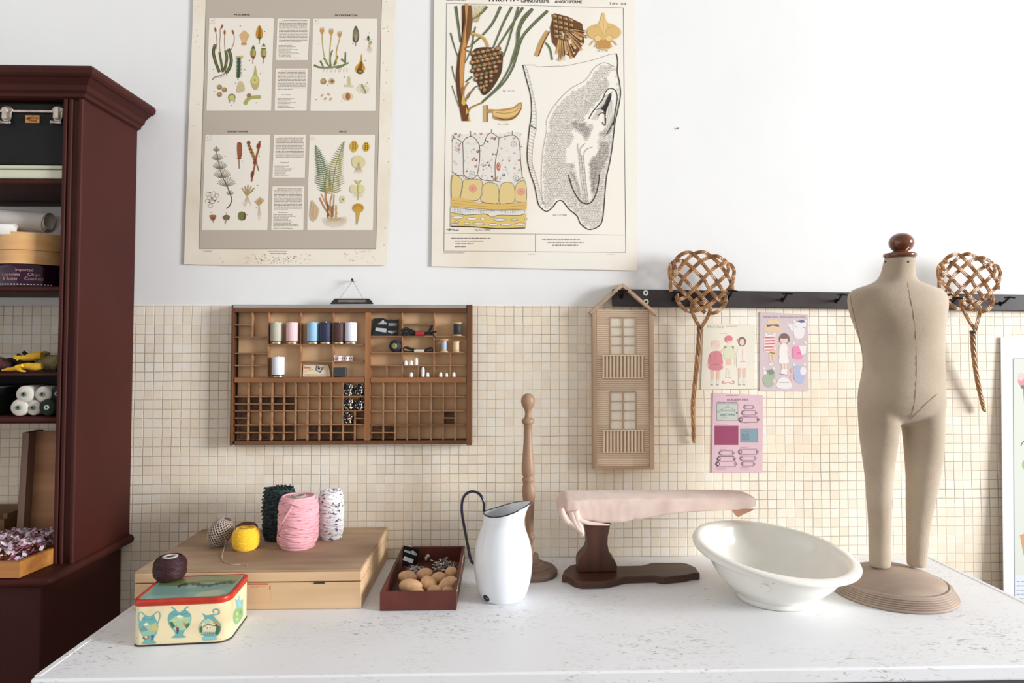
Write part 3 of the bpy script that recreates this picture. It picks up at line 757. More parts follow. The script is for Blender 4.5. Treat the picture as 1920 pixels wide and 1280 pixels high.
for i in range(16):
    y = 520 + i * 11; B.poly([(514, y + 14), (488 + (i % 3) * 4, y - 4), (516, y + 2)], (72, 98, 64)); B.poly([(518, y + 14), (552 - (i % 3) * 4, y - 6), (520, y + 2)], (60, 86, 56))
for i in range(6): B.poly([(520, 520), (492 + i * 12, 498), (500 + i * 12, 522)], (196, 178, 108))
B.stroke([(513, 690), (512, 722)], 5, (70, 50, 40))
B.poly([(668, 588), (678, 640), (690, 690), (704, 730), (686, 800), (652, 800), (626, 730), (646, 690), (660, 640)], (190, 170, 118), True); B.circ(662, 722, 32, (202, 200, 118), 38); B.circ(662, 722, 10, (160, 150, 70))
B.poly([(530, 730), (558, 745), (572, 810), (520, 835), (500, 815), (512, 760)], (206, 190, 148), True)
for i in range(6): B.stroke([(512, 765 + i * 11), (566, 757 + i * 11)], 2, (176, 156, 110))
for x, y in ((346, 784), (390, 808), (346, 850)): B.circ(x, y, 22, (150, 118, 76), 22); B.circ(x - 4, y - 4, 14, (184, 150, 100))
B.circ(457, 876, 32, (120, 106, 70), 32); B.circ(457, 880, 26, (196, 198, 110)); B.stroke([(430, 900), (440, 926)], 4, (110, 80, 60)); B.stroke([(484, 900), (474, 926)], 4, (110, 80, 60))
B.stroke([(575, 940), (600, 895), (640, 878), (715, 872)], 30, (172, 168, 96), True); B.circ(612, 860, 20, (150, 120, 90))
for x, y, t in ((533, 235, 'a'), (752, 285, 'c'), (572, 628, 'f'), (716, 662, 'h'), (300, 824, 'e'), (455, 948, 'm'), (292, 625, 'l'), (678, 925, 'n'), (490, 750, 'g'), (617, 545, 'd')): B.circ(x, y, 4, (60, 50, 46), n=6)
B.build('moss_panel', pa)
B = illo()
for pts in ([(1195, 585), (1240, 605), (1340, 608), (1440, 590), (1510, 565)], [(1250, 545), (1280, 605)], [(1285, 520), (1330, 600)], [(1345, 605), (1340, 520), (1362, 450)], [(1375, 590), (1410, 500)], [(1440, 530), (1480, 570)], [(1475, 560), (1478, 470)], [(1395, 610), (1440, 600), (1500, 565)]):
    B.stroke(pts, 18, (82, 104, 54), True, w1=11); B.stroke(pts, 5, (140, 146, 84), True)
for x0, x1, y in ((1305, 1268, 320), (1338, 1350, 330), (1398, 1426, 350)):
    B.stroke([(x0, 575), (x0 - 26 if x0 < 1320 else x0, 460), (x1, y)], 8, (186, 160, 92), True)
    for d in (-14, 0, 14): B.poly([(x1, y), (x1 + d - 7, y - 40), (x1 + d, y - 78), (x1 + d + 6, y - 40)], (198, 152, 84))
for i in range(9): B.stroke([(1290 + i * 25, 612), (1286 + i * 25 + (i % 3 - 1) * 8, 650)], 2.4, (190, 140, 110))
B.poly([(1572, 232), (1600, 300), (1592, 370), (1570, 385), (1545, 365), (1548, 290)], (96, 92, 70), True)
for i in range(9): B.stroke([(1572, 380), (1545 + i * 6.5, 260 + abs(i - 4) * 10)], 3, (160, 152, 118))
B.stroke([(1570, 370), (1570, 418)], 6, (150, 96, 60))
B.circ(1684, 345, 10, (60, 90, 52), 24); B.circ(1702, 384, 15, (180, 166, 110), 20); B.stroke([(1650, 358), (1734, 355)], 2.4, (198, 166, 130))
for i in range(7): B.stroke([(1692, 400), (1670 + i * 9, 480 - abs(i - 3) * 8)], 2, (200, 178, 150))
B.poly([(1624, 485), (1632, 560), (1655, 610), (1640, 655), (1610, 668), (1575, 650), (1570, 605), (1605, 560)], (202, 150, 50), True); B.poly([(1625, 545), (1630, 600), (1610, 640), (1580, 640), (1600, 590)], (128, 84, 36), True); B.circ(1610, 645, 30, (92, 78, 38), 22); B.circ(1610, 648, 16, (150, 164, 96), 12); B.circ(1610, 655, 9, (40, 30, 26), 6)
B.circ(1280, 733, 27, (160, 128, 84)); B.circ(1276, 728, 17, (196, 158, 104)); B.circ(1356, 733, 27, (190, 170, 136)); B.circ(1358, 733, 13, (156, 90, 50))
B.stroke([(1470, 772), (1550, 776)], 18, (212, 204, 168)); B.stroke([(1511, 690), (1511, 770)], 18, (206, 196, 150), w1=34); B.stroke([(1511, 700), (1511, 765)], 4, (130, 120, 70))
for i in range(12): B.stroke([(1640, 800), (1640 + 62 * math.cos(i * .52), 800 + 46 * math.sin(i * .52))], 8, (220, 212, 180))
B.stroke([(1622, 760), (1664, 842)], 16, (150, 146, 96))
for x, y in ((1270, 858), (1328, 850), (1298, 888), (1345, 892)): B.circ(x, y, 9, (202, 166, 124), 14, rot=x)
B.circ(1500, 868, 48, (220, 200, 160), 38); B.circ(1500, 868, 22, (172, 104, 70), 34)
for x, y in ((1238, 398), (1546, 392), (1692, 298), (1656, 546), (1320, 765), (1675, 746), (1216, 896), (1447, 910), (1470, 695)): B.circ(x, y, 4, (60, 50, 46), n=6)
B.build('clubmoss_panel', pa)
B = illo()
def q4(*p): return [z4(*x) for x in p]
stem = q4((310, 160), (322, 260), (345, 365), (375, 450), (410, 520), (440, 600), (450, 640), (430, 690), (402, 716))
B.stroke(stem, 5, (70, 74, 52), True, w1=9)
for (x, y, n, L_) in ((314, 205, 9, 44), (322, 285, 12, 74), (345, 365, 13, 92), (365, 445, 13, 108), (405, 520, 12, 118), (435, 590, 7, 50)):
    for i in range(n):
        a = math.radians(205 + 130 * i / (n - 1)); l = L_ * (1 - .25 * abs(i - (n - 1) / 2) / n * 2)
        B.stroke(q4((x, y), (x + math.cos(a) * l * .5, y + math.sin(a) * l * .35 + 4), (x + math.cos(a) * l, y + math.sin(a) * l * .8)), 3.2, (122, 122, 96), True)
B.poly(q4((500, 135), (520, 127), (538, 145), (540, 230), (530, 260), (505, 258), (498, 200)), (146, 78, 50), True); B.poly(q4((494, 262), (540, 262), (528, 278), (505, 278)), BR); B.stroke(q4((515, 275), (517, 360)), 9, (168, 116, 66)); 
for i in range(9): B.stroke(q4((503, 150 + i * 11), (535, 150 + i * 11)), 2, (190, 120, 84))
B.circ(*z4(600, 132), 16, (128, 84, 40), 20)
for i in range(10): B.circ(*z4(606 + i * 6, 160 + i * 15), 19, (190, 146, 60) if i % 2 else (96, 66, 34), 7, rot=.2)
B.stroke(q4((604, 140), (640, 240), (665, 300), (690, 380)), 9, (150, 92, 48), True)
B.stroke(q4((700, 115), (690, 180), (665, 270), (655, 330), (640, 400), (626, 475)), 16, (150, 88, 50), True, w1=12); B.circ(*z4(688, 160), 17, (140, 62, 38), 28, rot=.25); B.circ(*z4(655, 300), 13, (140, 62, 38), 26, rot=.3); B.circ(*z4(634, 410), 14, (134, 60, 38), 34, rot=.2)
for i in range(9): B.stroke(q4((585, 600), (540 + i * 14, 505 + 26 * abs((i - 4) / 4) + 30 * (i % 2))), 9, (150, 148, 88) if i % 3 else (206, 150, 112))
for i in range(8): B.stroke(q4((590, 600), (548 + i * 11, 680 + 22 * math.sin(i))), 2.4, (206, 176, 150))
for i in range(6): B.stroke(q4((692, 690), (655 + i * 17, 612 + 12 * abs(i - 3))), 8, (184, 158, 96) if i % 2 else (206, 146, 116))
for i in range(5): B.stroke(q4((695, 685), (680 + i * 8, 780 + i % 2 * 40)), 2.4, (206, 176, 150))
for x, y in ((240, 590), (290, 580), (255, 620), (300, 625), (235, 650), (280, 655), (262, 690), (318, 600)): B.ring(*z4(x, y), 19, 2.6, (128, 110, 90), 17)
for x, y in ((257, 575), (273, 622), (252, 660), (300, 647)): B.circ(*z4(x, y), 6, (40, 32, 30))
B.poly(q4((256, 775), (310, 775), (305, 805), (290, 822), (270, 818)), (174, 104, 80), True); B.poly(q4((268, 792), (300, 792), (290, 815), (274, 815)), (110, 96, 60), True); B.stroke(q4((286, 820), (290, 842)), 5, BR)
B.poly(q4((372, 790), (400, 770), (432, 785), (422, 815), (385, 815)), (110, 104, 74), True); B.stroke(q4((402, 810), (392, 855)), 10, (150, 140, 100), w1=4); B.circ(*z4(405, 792), 10, (160, 100, 80))
B.circ(*z4(540, 782), 33, (122, 130, 72), 42)
for i in range(6): B.stroke(q4((515 + i * 9, 750), (512 + i * 9, 815)), 2.6, (84, 98, 50))
B.poly(q4((556, 745), (574, 765), (572, 805), (552, 820), (562, 780)), (110, 66, 40), True)
for x, y in ((545, 294), (695, 250), (392, 250), (680, 510), (330, 655), (667, 710), (272, 750), (404, 755), (590, 772)): B.circ(*z4(x, y), 4, (60, 50, 46), n=6)
B.build('horsetail_panel', pa)
B = illo()
def frond(base, tip, ctrl, n, wid, c1, c2):
    for i in range(n):
        t = i / n
        x = (1-t)**2*base[0] + 2*t*(1-t)*ctrl[0] + t*t*tip[0]; y = (1-t)**2*base[1] + 2*t*(1-t)*ctrl[1] + t*t*tip[1]
        l = wid * (1 - t) ** .75 * (1 if t > .12 else .75)
        for sgn in (-1, 1):
            e = (x + sgn * l, y - l * .30 * (1 if sgn > 0 else .5) - 6)
            m_ = ((x + e[0]) / 2, (y + e[1]) / 2 + 5)
            B.poly(q4((x, y - 3), (m_[0], m_[1] - 7), e, (m_[0], m_[1] + 6), (x, y + 5)), c1 if (i + (sgn > 0)) % 2 else c2, up=1)
    B.stroke(q4(base, ((base[0] + 2*ctrl[0] + tip[0]) / 4, (base[1] + 2*ctrl[1] + tip[1]) / 4), tip), 4, (120, 110, 70), True)
frond((1285, 560), (1192, 150), (1255, 330), 24, 110, (92, 112, 84), (112, 130, 96))
frond((1340, 580), (1450, 115), (1350, 350), 24, 125, (168, 160, 104), (150, 148, 96))
for p_, w_ in ((((1290, 545), (1285, 620), (1310, 700), (1350, 790)), 14), (((1345, 590), (1325, 660), (1335, 760)), 9), (((1360, 590), (1355, 680), (1350, 780)), 8), (((1230, 620), (1270, 700), (1330, 790)), 13), (((1245, 585), (1290, 680), (1345, 780)), 6)):
    B.stroke(q4(*p_), w_, (168, 104, 52), True); B.stroke(q4(*p_), w_ * .35, (206, 150, 88), True)
for i in range(26):
    x = 1300 + (i * 37 % 110); y = 690 + (i * 53 % 115); B.poly(q4((x, y - 22), (x + 7, y), (x + 2, y + 12), (x - 7, y)), ((112, 70, 40), (150, 100, 60), (196, 160, 104))[i % 3])
B.circ(*z4(1290, 545), 14, (196, 140, 62), 12)
for i in range(26):
    a = math.radians(-20 + i * 8.5); B.stroke(q4((1365, 800), (1365 + 55 * math.cos(a), 805 + 34 * math.sin(a)), (1365 + 112 * math.cos(a), 815 + 72 * math.sin(a))), 2.4, (196, 168, 128), True)
for cx, cy, rx in ((1536, 160, 38), (1645, 165, 30)):
    B.poly(q4((cx + 2, cy - 50 * rx / 38), (cx + rx, cy), (cx + 12, cy + 50 * rx / 38), (cx - 14, cy + 54 * rx / 38), (cx - rx, cy)), (206, 168, 58), True)
    for i in range(8): B.circ(*z4(cx - 10 + (i % 2) * 20, cy - 26 + (i // 2) * 17), 6, (110, 70, 34))
B.poly(q4((1520, 275), (1560, 245), (1600, 250), (1635, 290), (1620, 345), (1535, 350)), (216, 206, 158), True)
for i in range(10): B.stroke(q4((1575, 300), (1540 + i * 8, 405 - (i % 3) * 14)), 2.4, (176, 150, 110))
for sx_ in (-1, 1): B.circ(*z4(1565 + sx_ * 34, 542), 32, (220, 208, 158), 40)
B.stroke(q4((1572, 640), (1572, 490)), 7, (180, 176, 112)); B.poly(q4((1545, 462), (1572, 475), (1602, 460), (1590, 492), (1555, 492)), (186, 190, 104), True)
for i in range(9): B.stroke(q4((1540 + i * 9, 570), (1536 + i * 10, 615)), 2, (206, 184, 150))
B.circ(*z4(1435, 635), 24, (216, 206, 166), 34); B.circ(*z4(1435, 635), 10, (170, 136, 70))
B.circ(*z4(1573, 712), 50, (204, 156, 52), 42); B.poly(q4((1555, 740), (1592, 740), (1568, 850), (1558, 862)), (204, 160, 74))
for i in range(10):
    a = math.radians(180 + i * 20); B.stroke(q4((1573 + 24 * math.cos(a), 715 + 20 * math.sin(a)), (1573 + 54 * math.cos(a), 712 + 44 * math.sin(a))), 3, (130, 84, 40))
B.poly(q4((1165, 640), (1200, 690), (1225, 720), (1210, 790), (1175, 830), (1145, 790), (1150, 700)), (206, 184, 148), True)
for i in range(5): B.stroke(q4((1160 + i * 11, 660 + i * 6), (1152 + i * 13, 730), (1160 + i * 10, 810)), 2.6, (160, 122, 90), True)
B.build('fern_panel', pa)

# ---- poster B: conifer chart
pb = thing('botanical_poster', 'cream botanical wall chart of a pine cone and seed section', 'poster', W(1000, 250, YP))
sheet('paper_sheet', pb, [(815, -70), (813, 100), (812, 300), (809, 499), (900, 501), (1050, 504), (1195, 507), (1195, 300), (1193, 100), (1190, -70)], YP, PAP2)
def illo2(base=0.0003, six=False):
    a = Art(W(1000, 200, YP), YN, base=base); a.frame(800, 0, 4.8); return a
def z6(u, v): return (u / 4.5725 * 4.8, (230 + v / 4.5725) * 4.8)
def q6(*p): return [z6(*x) for x in p]
A = illo2()
A.text('REGNO VEGETALE', 178, 8, 15, (60, 50, 45)); A.text('I FRUTTI -', 556, 14, 40, (40, 34, 30), wid=270, bold=4)
A.text('GIMNOSPERME', 846, 22, 28, (40, 34, 30), wid=258, slope=.012, bold=1.5); A.text('ANGIOSPERME', 1152, 28, 28, (40, 34, 30), wid=246, slope=.012, bold=1.5); A.text('TAV. XII.', 1642, 42, 20, (50, 44, 40), sx=1.5, slope=.01)
bd = [(180, 30), (1770, 72), z6(1707, 1112), z6(148, 1099)]
A.stroke(bd, 4.5, (62, 56, 54), closed=True)
A.stroke([z6(154, 946), z6(1700, 963)], 3, (80, 72, 70)); A.stroke([z6(933, 955), z6(933, 1106)], 3, (80, 72, 70))
def z6l(a, b, c, d, *r, **k):
    p, q = z6(a, b), z6(c, d); A.lines(p[0], p[1], q[0], q[1], *r, **k)
GT = (120, 108, 102)
for i, (x1, y, s_) in enumerate(((890, 990, 1), (730, 1014, 2), (585, 1038, 3), (425, 1063, 4))): z6l(212 if i == 0 else 245, y, x1, y + 2, 9, 8, GT, 20 + i)
for i, (x0, x1, y) in enumerate(((990, 1640, 998), (1030, 1660, 1026), (1080, 1515, 1050))): z6l(x0, y, x1, y + 2, 9, 8.5, GT, 30 + i)
z6l(145, 1115, 512, 1117, 9, 5, (150, 138, 130), 40); z6l(870, 1128, 1000, 1130, 9, 3.6, (160, 150, 140), 41); z6l(1540, 1127, 1700, 1129, 9, 3.2, (165, 155, 148), 42)
for t_, x, y in (('Fig. 1 (1:1,5)', 686, 823), ('Fig. 2 (1:2)', 1160, 540), ('Fig. 3 (1:45)', 1535, 462), ('Fig. 4 (1:25)', 640, 1122)): A.text(t_, x, y, 13, (150, 128, 108), sx=1.1)
A.text('Fig. 5 (1:500)', *z6(1082, 797), 14, (150, 128, 108), sx=1.2); A.text('Fig. 5 (1:1000)', *z6(414, 926), 14, (120, 100, 84), sx=1.2)
A.stroke(q6((172, 920), (200, 908), (190, 926), (225, 910), (240, 922), (275, 918)), 4, (50, 44, 40), True); A.stroke(q6((175, 915), (270, 924)), 2.4, (60, 54, 50))
A.build('printed_text', pb)
# pine branch
B = illo2(0.0009)
NG, NG2 = (78, 96, 70), (128, 124, 84)
for pts, w in (([(262, 55), (285, 220), (305, 380)], 26), ([(215, 295), (250, 420), (285, 520)], 14), ([(228, 595), (245, 680), (262, 740)], 10), ([(228, 770), (262, 880), (290, 960)], 8),
    ([(545, 60), (470, 140), (415, 170)], 24), ([(668, 58), (600, 200), (520, 300), (400, 410)], 24), ([(768, 62), (700, 190), (640, 330), (600, 430)], 22), ([(868, 66), (790, 190), (700, 330), (635, 430)], 22),
    ([(828, 62), (775, 240), (730, 400), (690, 510)], 20), ([(955, 80), (870, 160), (820, 280), (810, 400), (760, 560)], 24), ([(1090, 98), (960, 220), (860, 340), (810, 500), (770, 620), (680, 760), (490, 930)], 26),
    ([(955, 85), (850, 230), (815, 420), (740, 620), (640, 780), (500, 915)], 20), ([(420, 280), (410, 420), (345, 570)], 14), ([(440, 240), (415, 360), (400, 420)], 12), ([(470, 770), (420, 800), (370, 890)], 12), ([(410, 690), (350, 740)], 18)):
    B.stroke(pts, w, NG, True, w1=w * .6); B.stroke([(x - 2, y) for x, y in pts], w * .35, NG2, True, w1=w * .2)
for i in range(11): B.stroke([(400 + i * 13, 50), (420 + i * 6, 130 + (i * 37 % 60)), (405 + i * 5, 200)], 3, (186, 164, 84), True)
B.poly([(318, 50), (400, 50), (415, 180), (400, 300), (360, 420), (345, 560), (335, 700), (330, 820), (385, 1090), (318, 1090), (275, 860), (262, 700), (278, 520), (320, 340)], (150, 104, 64))
B.poly([(345, 50), (372, 50), (362, 200), (352, 380), (340, 560), (330, 700), (322, 780), (298, 760), (300, 560), (330, 380), (352, 200)], (206, 148, 84), True)
B.poly([(318, 50), (345, 50), (350, 200), (318, 330), (300, 460), (296, 640), (300, 800), (330, 920), (375, 1090), (318, 1090), (275, 860), (262, 700), (278, 520), (320, 340)], (92, 62, 40))
B.poly([(318, 1090), (385, 1090), (375, 960), (320, 880), (292, 880)], (110, 66, 42))
B.poly([(372, 55), (402, 55), (412, 180), (392, 290), (362, 390), (352, 300)], (120, 82, 48))
for pts, w, c in (([(330, 880), (340, 800), (380, 740)], 14, (190, 130, 70)), ([(345, 940), (370, 860), (430, 800)], 12, (160, 104, 60)), ([(370, 1020), (400, 970), (500, 925)], 14, (176, 120, 66)), ([(395, 470), (340, 440), (400, 415)], 12, (150, 104, 60))): B.stroke(pts, w, c, True)
for p_ in ([(325, 850), (355, 930), (335, 955), (312, 930)], [(355, 960), (375, 1010), (352, 1035)], [(372, 1030), (398, 1090), (378, 1090)]): B.poly(p_, (206, 176, 88))
B.stroke([(405, 305), (460, 315), (520, 350), (555, 420)], 26, (200, 160, 88), True); B.stroke([(410, 300), (465, 306), (530, 345), (562, 410)], 7, (230, 200, 140), True)
# cone body and scales
B.poly([(440, 440), (520, 425), (620, 435), (680, 490), (685, 560), (670, 660), (610, 770), (545, 845), (500, 848), (470, 780), (430, 680), (405, 580), (410, 490)], (88, 58, 36), True)
for r_ in range(10):
    y = 458 + r_ * 40; hw = 128 - max(0, r_ - 3) ** 1.5 * 8.6; n = max(2, int(hw / 24)); 
    for i in range(n + 1):
        x = 548 - r_ * 3.2 - hw + 2 * hw * (i + (.5 if r_ % 2 else 0)) / (n + .5) * .95; s_ = 30 - r_ * 1.2
        yy = y + (i - n / 2) * -9
        c = ((150, 112, 70), (120, 104, 66), (168, 124, 78))[(i + r_) % 3]
        B.poly([(x - s_, yy + 4), (x - s_ * .3, yy - 20), (x + s_ * .9, yy - 10), (x + s_, yy + 12), (x + s_ * .2, yy + 24), (x - s_ * .7, yy + 20)], (66, 42, 28)); B.poly([(x - s_ * .85, yy + 2), (x - s_ * .3, yy - 16), (x + s_ * .8, yy - 8), (x + s_ * .8, yy + 8), (x, yy + 17), (x - s_ * .6, yy + 14)], c)
        B.poly([(x - s_ * .4, yy), (x, yy - 9), (x + s_ * .5, yy - 2), (x + s_ * .1, yy + 7)], (104, 108, 82) if r_ % 2 else (188, 150, 104)); B.circ(x + 2, yy - 2, 4, (230, 216, 190), n=6)
B.build('pine_cone_illustration', pb)
B = illo2(0.0009)
# opened cone
B.stroke([(985, 505), (1030, 380), (1090, 280)], 34, (198, 158, 98), True); B.stroke([(1005, 505), (1050, 390), (1105, 285)], 12, (120, 74, 46), True)
B.stroke([(1070, 385), (1110, 440), (1130, 540)], 18, (104, 122, 84), True)
B.poly([(1150, 120), (1270, 150), (1400, 215), (1420, 380), (1330, 520), (1200, 470), (1130, 380), (1110, 250)], (112, 72, 44))
for i in range(12):
    a = math.radians(8 + i * 8.6); x0, y0 = 1215, 250; l = 235 + 30 * math.sin(i * 2.1)
    x1, y1 = x0 + l * math.cos(a) * .92, y0 + l * math.sin(a) * 1.12
    B.stroke([(x0 + 50 * math.cos(a), y0 + 50 * math.sin(a)), (x1, y1)], 26, ((76, 48, 32), (150, 104, 60), (186, 142, 90))[i % 3], w1=24); B.stroke([(x0 + 60 * math.cos(a), y0 + 60 * math.sin(a)), (x1 - 4, y1)], 6, (206, 170, 120)); B.circ(x1, y1, 12, (218, 184, 134), n=8)
for r_ in range(5):
    for i in range(4):
        x, y = 1150 + i * 48 + r_ * 4, 148 + r_ * 46 + i * 12
        if x > 1300 and y > 280: continue
        B.poly([(x - 24, y - 20), (x + 20, y - 16), (x + 24, y + 18), (x - 20, y + 16)], (70, 46, 32)); B.poly([(x - 20, y - 16), (x + 17, y - 13), (x + 4, y + 2)], (176, 142, 92)); B.poly([(x - 20, y - 16), (x + 4, y + 2), (x - 16, y + 13)], (142, 106, 66)); B.poly([(x + 17, y - 13), (x + 20, y + 15), (x + 4, y + 2)], (202, 170, 120)); B.poly([(x - 16, y + 13), (x + 4, y + 2), (x + 20, y + 15)], (120, 84, 52))
for p_ in ([(1218, 290), (1240, 310), (1225, 335)], [(1275, 370), (1300, 350), (1305, 390), (1280, 400)]): B.poly(p_, (214, 210, 214))
# cone scale with two seeds
B.poly([(1590, 112), (1622, 200), (1680, 220), (1740, 265), (1745, 310), (1700, 350), (1650, 345), (1655, 435), (1535, 435), (1540, 350), (1480, 345), (1445, 300), (1460, 250), (1510, 222), (1555, 205)], (218, 182, 118), True)
B.poly([(1590, 115), (1612, 190), (1620, 240), (1590, 320), (1560, 240), (1562, 190)], (228, 194, 134), True); B.stroke([(1592, 130), (1588, 310)], 3, (170, 126, 70)); B.stroke([(1500, 240), (1560, 250), (1585, 320)], 4, (190, 150, 90), True); B.stroke([(1680, 240), (1625, 262), (1600, 320)], 4, (190, 150, 90), True)
B.poly([(1540, 360), (1650, 360), (1652, 437), (1535, 437)], (196, 146, 84))
for sg, cx in ((-1, 1540), (1, 1640)):
    B.circ(cx, 345, 34, (232, 200, 142), 26, rot=sg * .4); B.ring(cx, 345, 34, 3, (176, 130, 76), 26); B.stroke([(cx + sg * 20, 365), (cx + sg * 45, 375), (cx + sg * 70, 408)], 9, (206, 164, 100), True); B.stroke([(cx + sg * 8, 370), (cx + sg * 15, 400), (cx + sg * 28, 425)], 8, (206, 164, 100), True)
# winged seed
B.rect(515, 948, 552, 1098, (206, 170, 112)); B.rect(536, 948, 552, 1098, (156, 112, 66))
B.poly([(550, 985), (650, 985), (780, 965), (830, 930), (856, 925), (850, 990), (800, 1060), (740, 1085), (650, 1082), (600, 1060), (600, 1015), (550, 1018)], (184, 140, 80), True)
B.poly([(600, 1000), (700, 1000), (800, 970), (845, 935), (835, 1000), (770, 1050), (690, 1060), (615, 1045)], (222, 188, 122), True); B.stroke([(620, 1015), (720, 1020), (800, 1000), (845, 950)], 5, (166, 116, 62), True); B.stroke([(620, 1060), (720, 1078), (800, 1050), (850, 980)], 9, (116, 74, 44), True)
B.build('cone_scale_illustration', pb)
# cell tissue picture, lower left
B = illo2(0.0009)
tl = [(232, 110), (310, 175), (375, 120), (455, 195), (555, 85), (620, 132), (735, 108), (805, 190)]
R = random.Random(8)
B.poly(q6((222, 100), (805, 90), (820, 480), (740, 510), (590, 515), (450, 480), (222, 440)), (228, 222, 212))
B.k += 1
for i in range(120):
    x, y = R.uniform(235, 805), R.uniform(85, 490); B.circ(*z6(x, y), R.uniform(5, 13), R.choice(((206, 204, 196), (214, 206, 198), (196, 196, 196), (218, 208, 186))), n=9, up=0)
for i in range(34):
    x, y = R.uniform(240, 800), R.uniform(90, 495); r = R.uniform(6, 14); B.circ(*z6(x, y), r, R.choice(((188, 120, 116), (200, 110, 92), (110, 92, 108), (206, 140, 130), (120, 84, 92))), n=10); B.circ(*(lambda p: (p[0] - r * .3, p[1] - r * .3))(z6(x, y)), r * .45, (226, 200, 190), n=7)
for x, y in ((265, 222), (390, 438), (748, 182), (765, 476)): B.ring(*z6(x, y), 24, 2.6, (120, 112, 110)); B.ring(*z6(x, y), 10, 2, (120, 112, 110))
B.circ(*z6(617, 376), 18, (206, 90, 76), 38); B.circ(*z6(617, 374), 11, (230, 150, 136), 26); B.circ(*z6(616, 370), 5, (170, 40, 36))
for ln_ in (((232, 110), (232, 130), (215, 160)), ((232, 130), (270, 145), (310, 175)), ((378, 70), (378, 118)), ((310, 175), (330, 140), (378, 118), (420, 140), (455, 198)), ((557, 55), (557, 88)), ((455, 198), (490, 185), (515, 120), (557, 88), (620, 132)), ((735, 70), (733, 108)), ((620, 132), (733, 108), (785, 140), (800, 210), (806, 330), (820, 470)), ((806, 210), (820, 203)),
    ((310, 175), (314, 300), (316, 440)), ((455, 198), (455, 320), (436, 440)), ((620, 132), (612, 220), (588, 350), (590, 495)), ((316, 440), (345, 472), (395, 482), (436, 445)), ((436, 445), (470, 485), (540, 498), (590, 498)), ((590, 498), (660, 512), (760, 510), (820, 470), (840, 495)), ((222, 420), (270, 452), (316, 450))):
    B.stroke(q6(*ln_), 4.5, (70, 62, 58), True)
B.poly(q6((220, 445), (300, 480), (395, 485), (480, 515), (590, 510), (850, 500), (858, 680), (700, 690), (540, 690), (400, 665), (215, 650)), (218, 214, 204))
YC = (222, 198, 138)
for p_ in (((222, 455), (300, 485), (300, 560), (285, 630), (250, 650), (215, 648)), ((318, 495), (400, 485), (470, 500), (475, 560), (455, 650), (400, 668), (330, 655), (292, 635), (308, 560)), ((490, 530), (550, 515), (612, 548), (614, 680), (560, 694), (465, 670), (480, 600)), ((632, 545), (690, 512), (748, 540), (752, 670), (700, 690), (626, 688)), ((768, 535), (845, 505), (853, 680), (800, 680), (760, 665))):
    B.poly(q6(*p_), YC, True); B.stroke(q6(*p_), 4.5, (120, 104, 84), True, closed=True)
for x, y in ((396, 565), (810, 592)):
    B.circ(*z6(x, y), 36, (228, 172, 148)); 
    for r_ in (34, 24, 15): B.ring(*z6(x, y), r_, 2.6, (206, 110, 96))
    B.circ(*z6(x, y), 6, (190, 70, 60))
B.poly(q6((212, 648), (290, 640), (460, 690), (620, 700), (860, 680), (856, 752), (640, 752), (450, 735), (212, 718)), (218, 184, 106))
for yy in (665, 690, 712): B.stroke(q6((215, yy), (330, yy + 12), (470, yy + 26), (650, yy + 32), (855, yy + 18)), 3.4, (180, 138, 74), True)
B.poly(q6((206, 724), (450, 742), (640, 756), (856, 752), (850, 775), (800, 792), (620, 790), (560, 808), (500, 780), (330, 790), (206, 768)), (222, 218, 210))
for i in range(44): x = 222 + i * 13.8; B.stroke(q6((x, 736 + (x - 222) * .03), (x + 3, 770 + 10 * math.sin(i * .4))), 3, (128, 120, 114), up=1 if i == 0 else 0)
B.poly(q6((206, 770), (330, 795), (500, 785), (560, 812), (620, 795), (800, 795), (858, 775), (850, 900), (600, 908), (370, 896), (205, 885)), (220, 192, 112))
B.stroke(q6((206, 768), (330, 792), (500, 783), (560, 810), (620, 792), (800, 794), (835, 770), (800, 745), (480, 752), (206, 722)), 4, (96, 84, 76), True)
for x, y, rx, ry in ((265, 812, 55, 13), (388, 825, 48, 12), (480, 826, 24, 9), (628, 832, 62, 12), (752, 832, 40, 9), (258, 850, 22, 9), (238, 870, 36, 8), (345, 864, 26, 10), (445, 866, 58, 11), (570, 874, 42, 12), (680, 876, 52, 10), (802, 870, 52, 11), (850, 826, 10, 9)):
    B.circ(*z6(x, y), rx, (228, 224, 216), ry, n=10, rot=.04 * ((x % 5) - 2)); B.ring(*z6(x, y), rx, 3.4, (96, 82, 70), ry, n=12)
B.stroke(q6((205, 890), (400, 892), (600, 908), (845, 903)), 8, (40, 36, 34), True)
B.build('cell_illustration', pb)
# seed section drawing, right
B = illo2(0.0009)
def mixp(*p):  # points given either as upper-zoom (u, v) or ('l', u, v) lower-zoom
    return [z6(q[1], q[2]) if q[0] == 'l' else q for q in p]
BK = (44, 40, 40)
outl = mixp((865, 585), (900, 720), (935, 860), (945, 1000), (930, 1130), ('l', 885, 20), ('l', 870, 160), ('l', 862, 300), ('l', 885, 420), ('l', 925, 540), ('l', 945, 640), ('l', 965, 710), ('l', 1025, 760), ('l', 1080, 725), ('l', 1120, 675), ('l', 1165, 672), ('l', 1220, 740), ('l', 1290, 800), ('l', 1320, 865), ('l', 1390, 915), ('l', 1465, 895), ('l', 1505, 840), ('l', 1522, 700), ('l', 1540, 480), ('l', 1570, 340), ('l', 1595, 180), ('l', 1615, 0), (1720, 1000), (1745, 850), (1735, 740), (1715, 640), (1720, 560), (1708, 482))
B.stroke(outl, 8, BK, True)
B.stroke([(865, 585), (975, 585), (990, 602), (1200, 595), (1210, 598), (1320, 580), (1480, 545), (1650, 490), (1708, 482)], 2.6, (90, 82, 80))
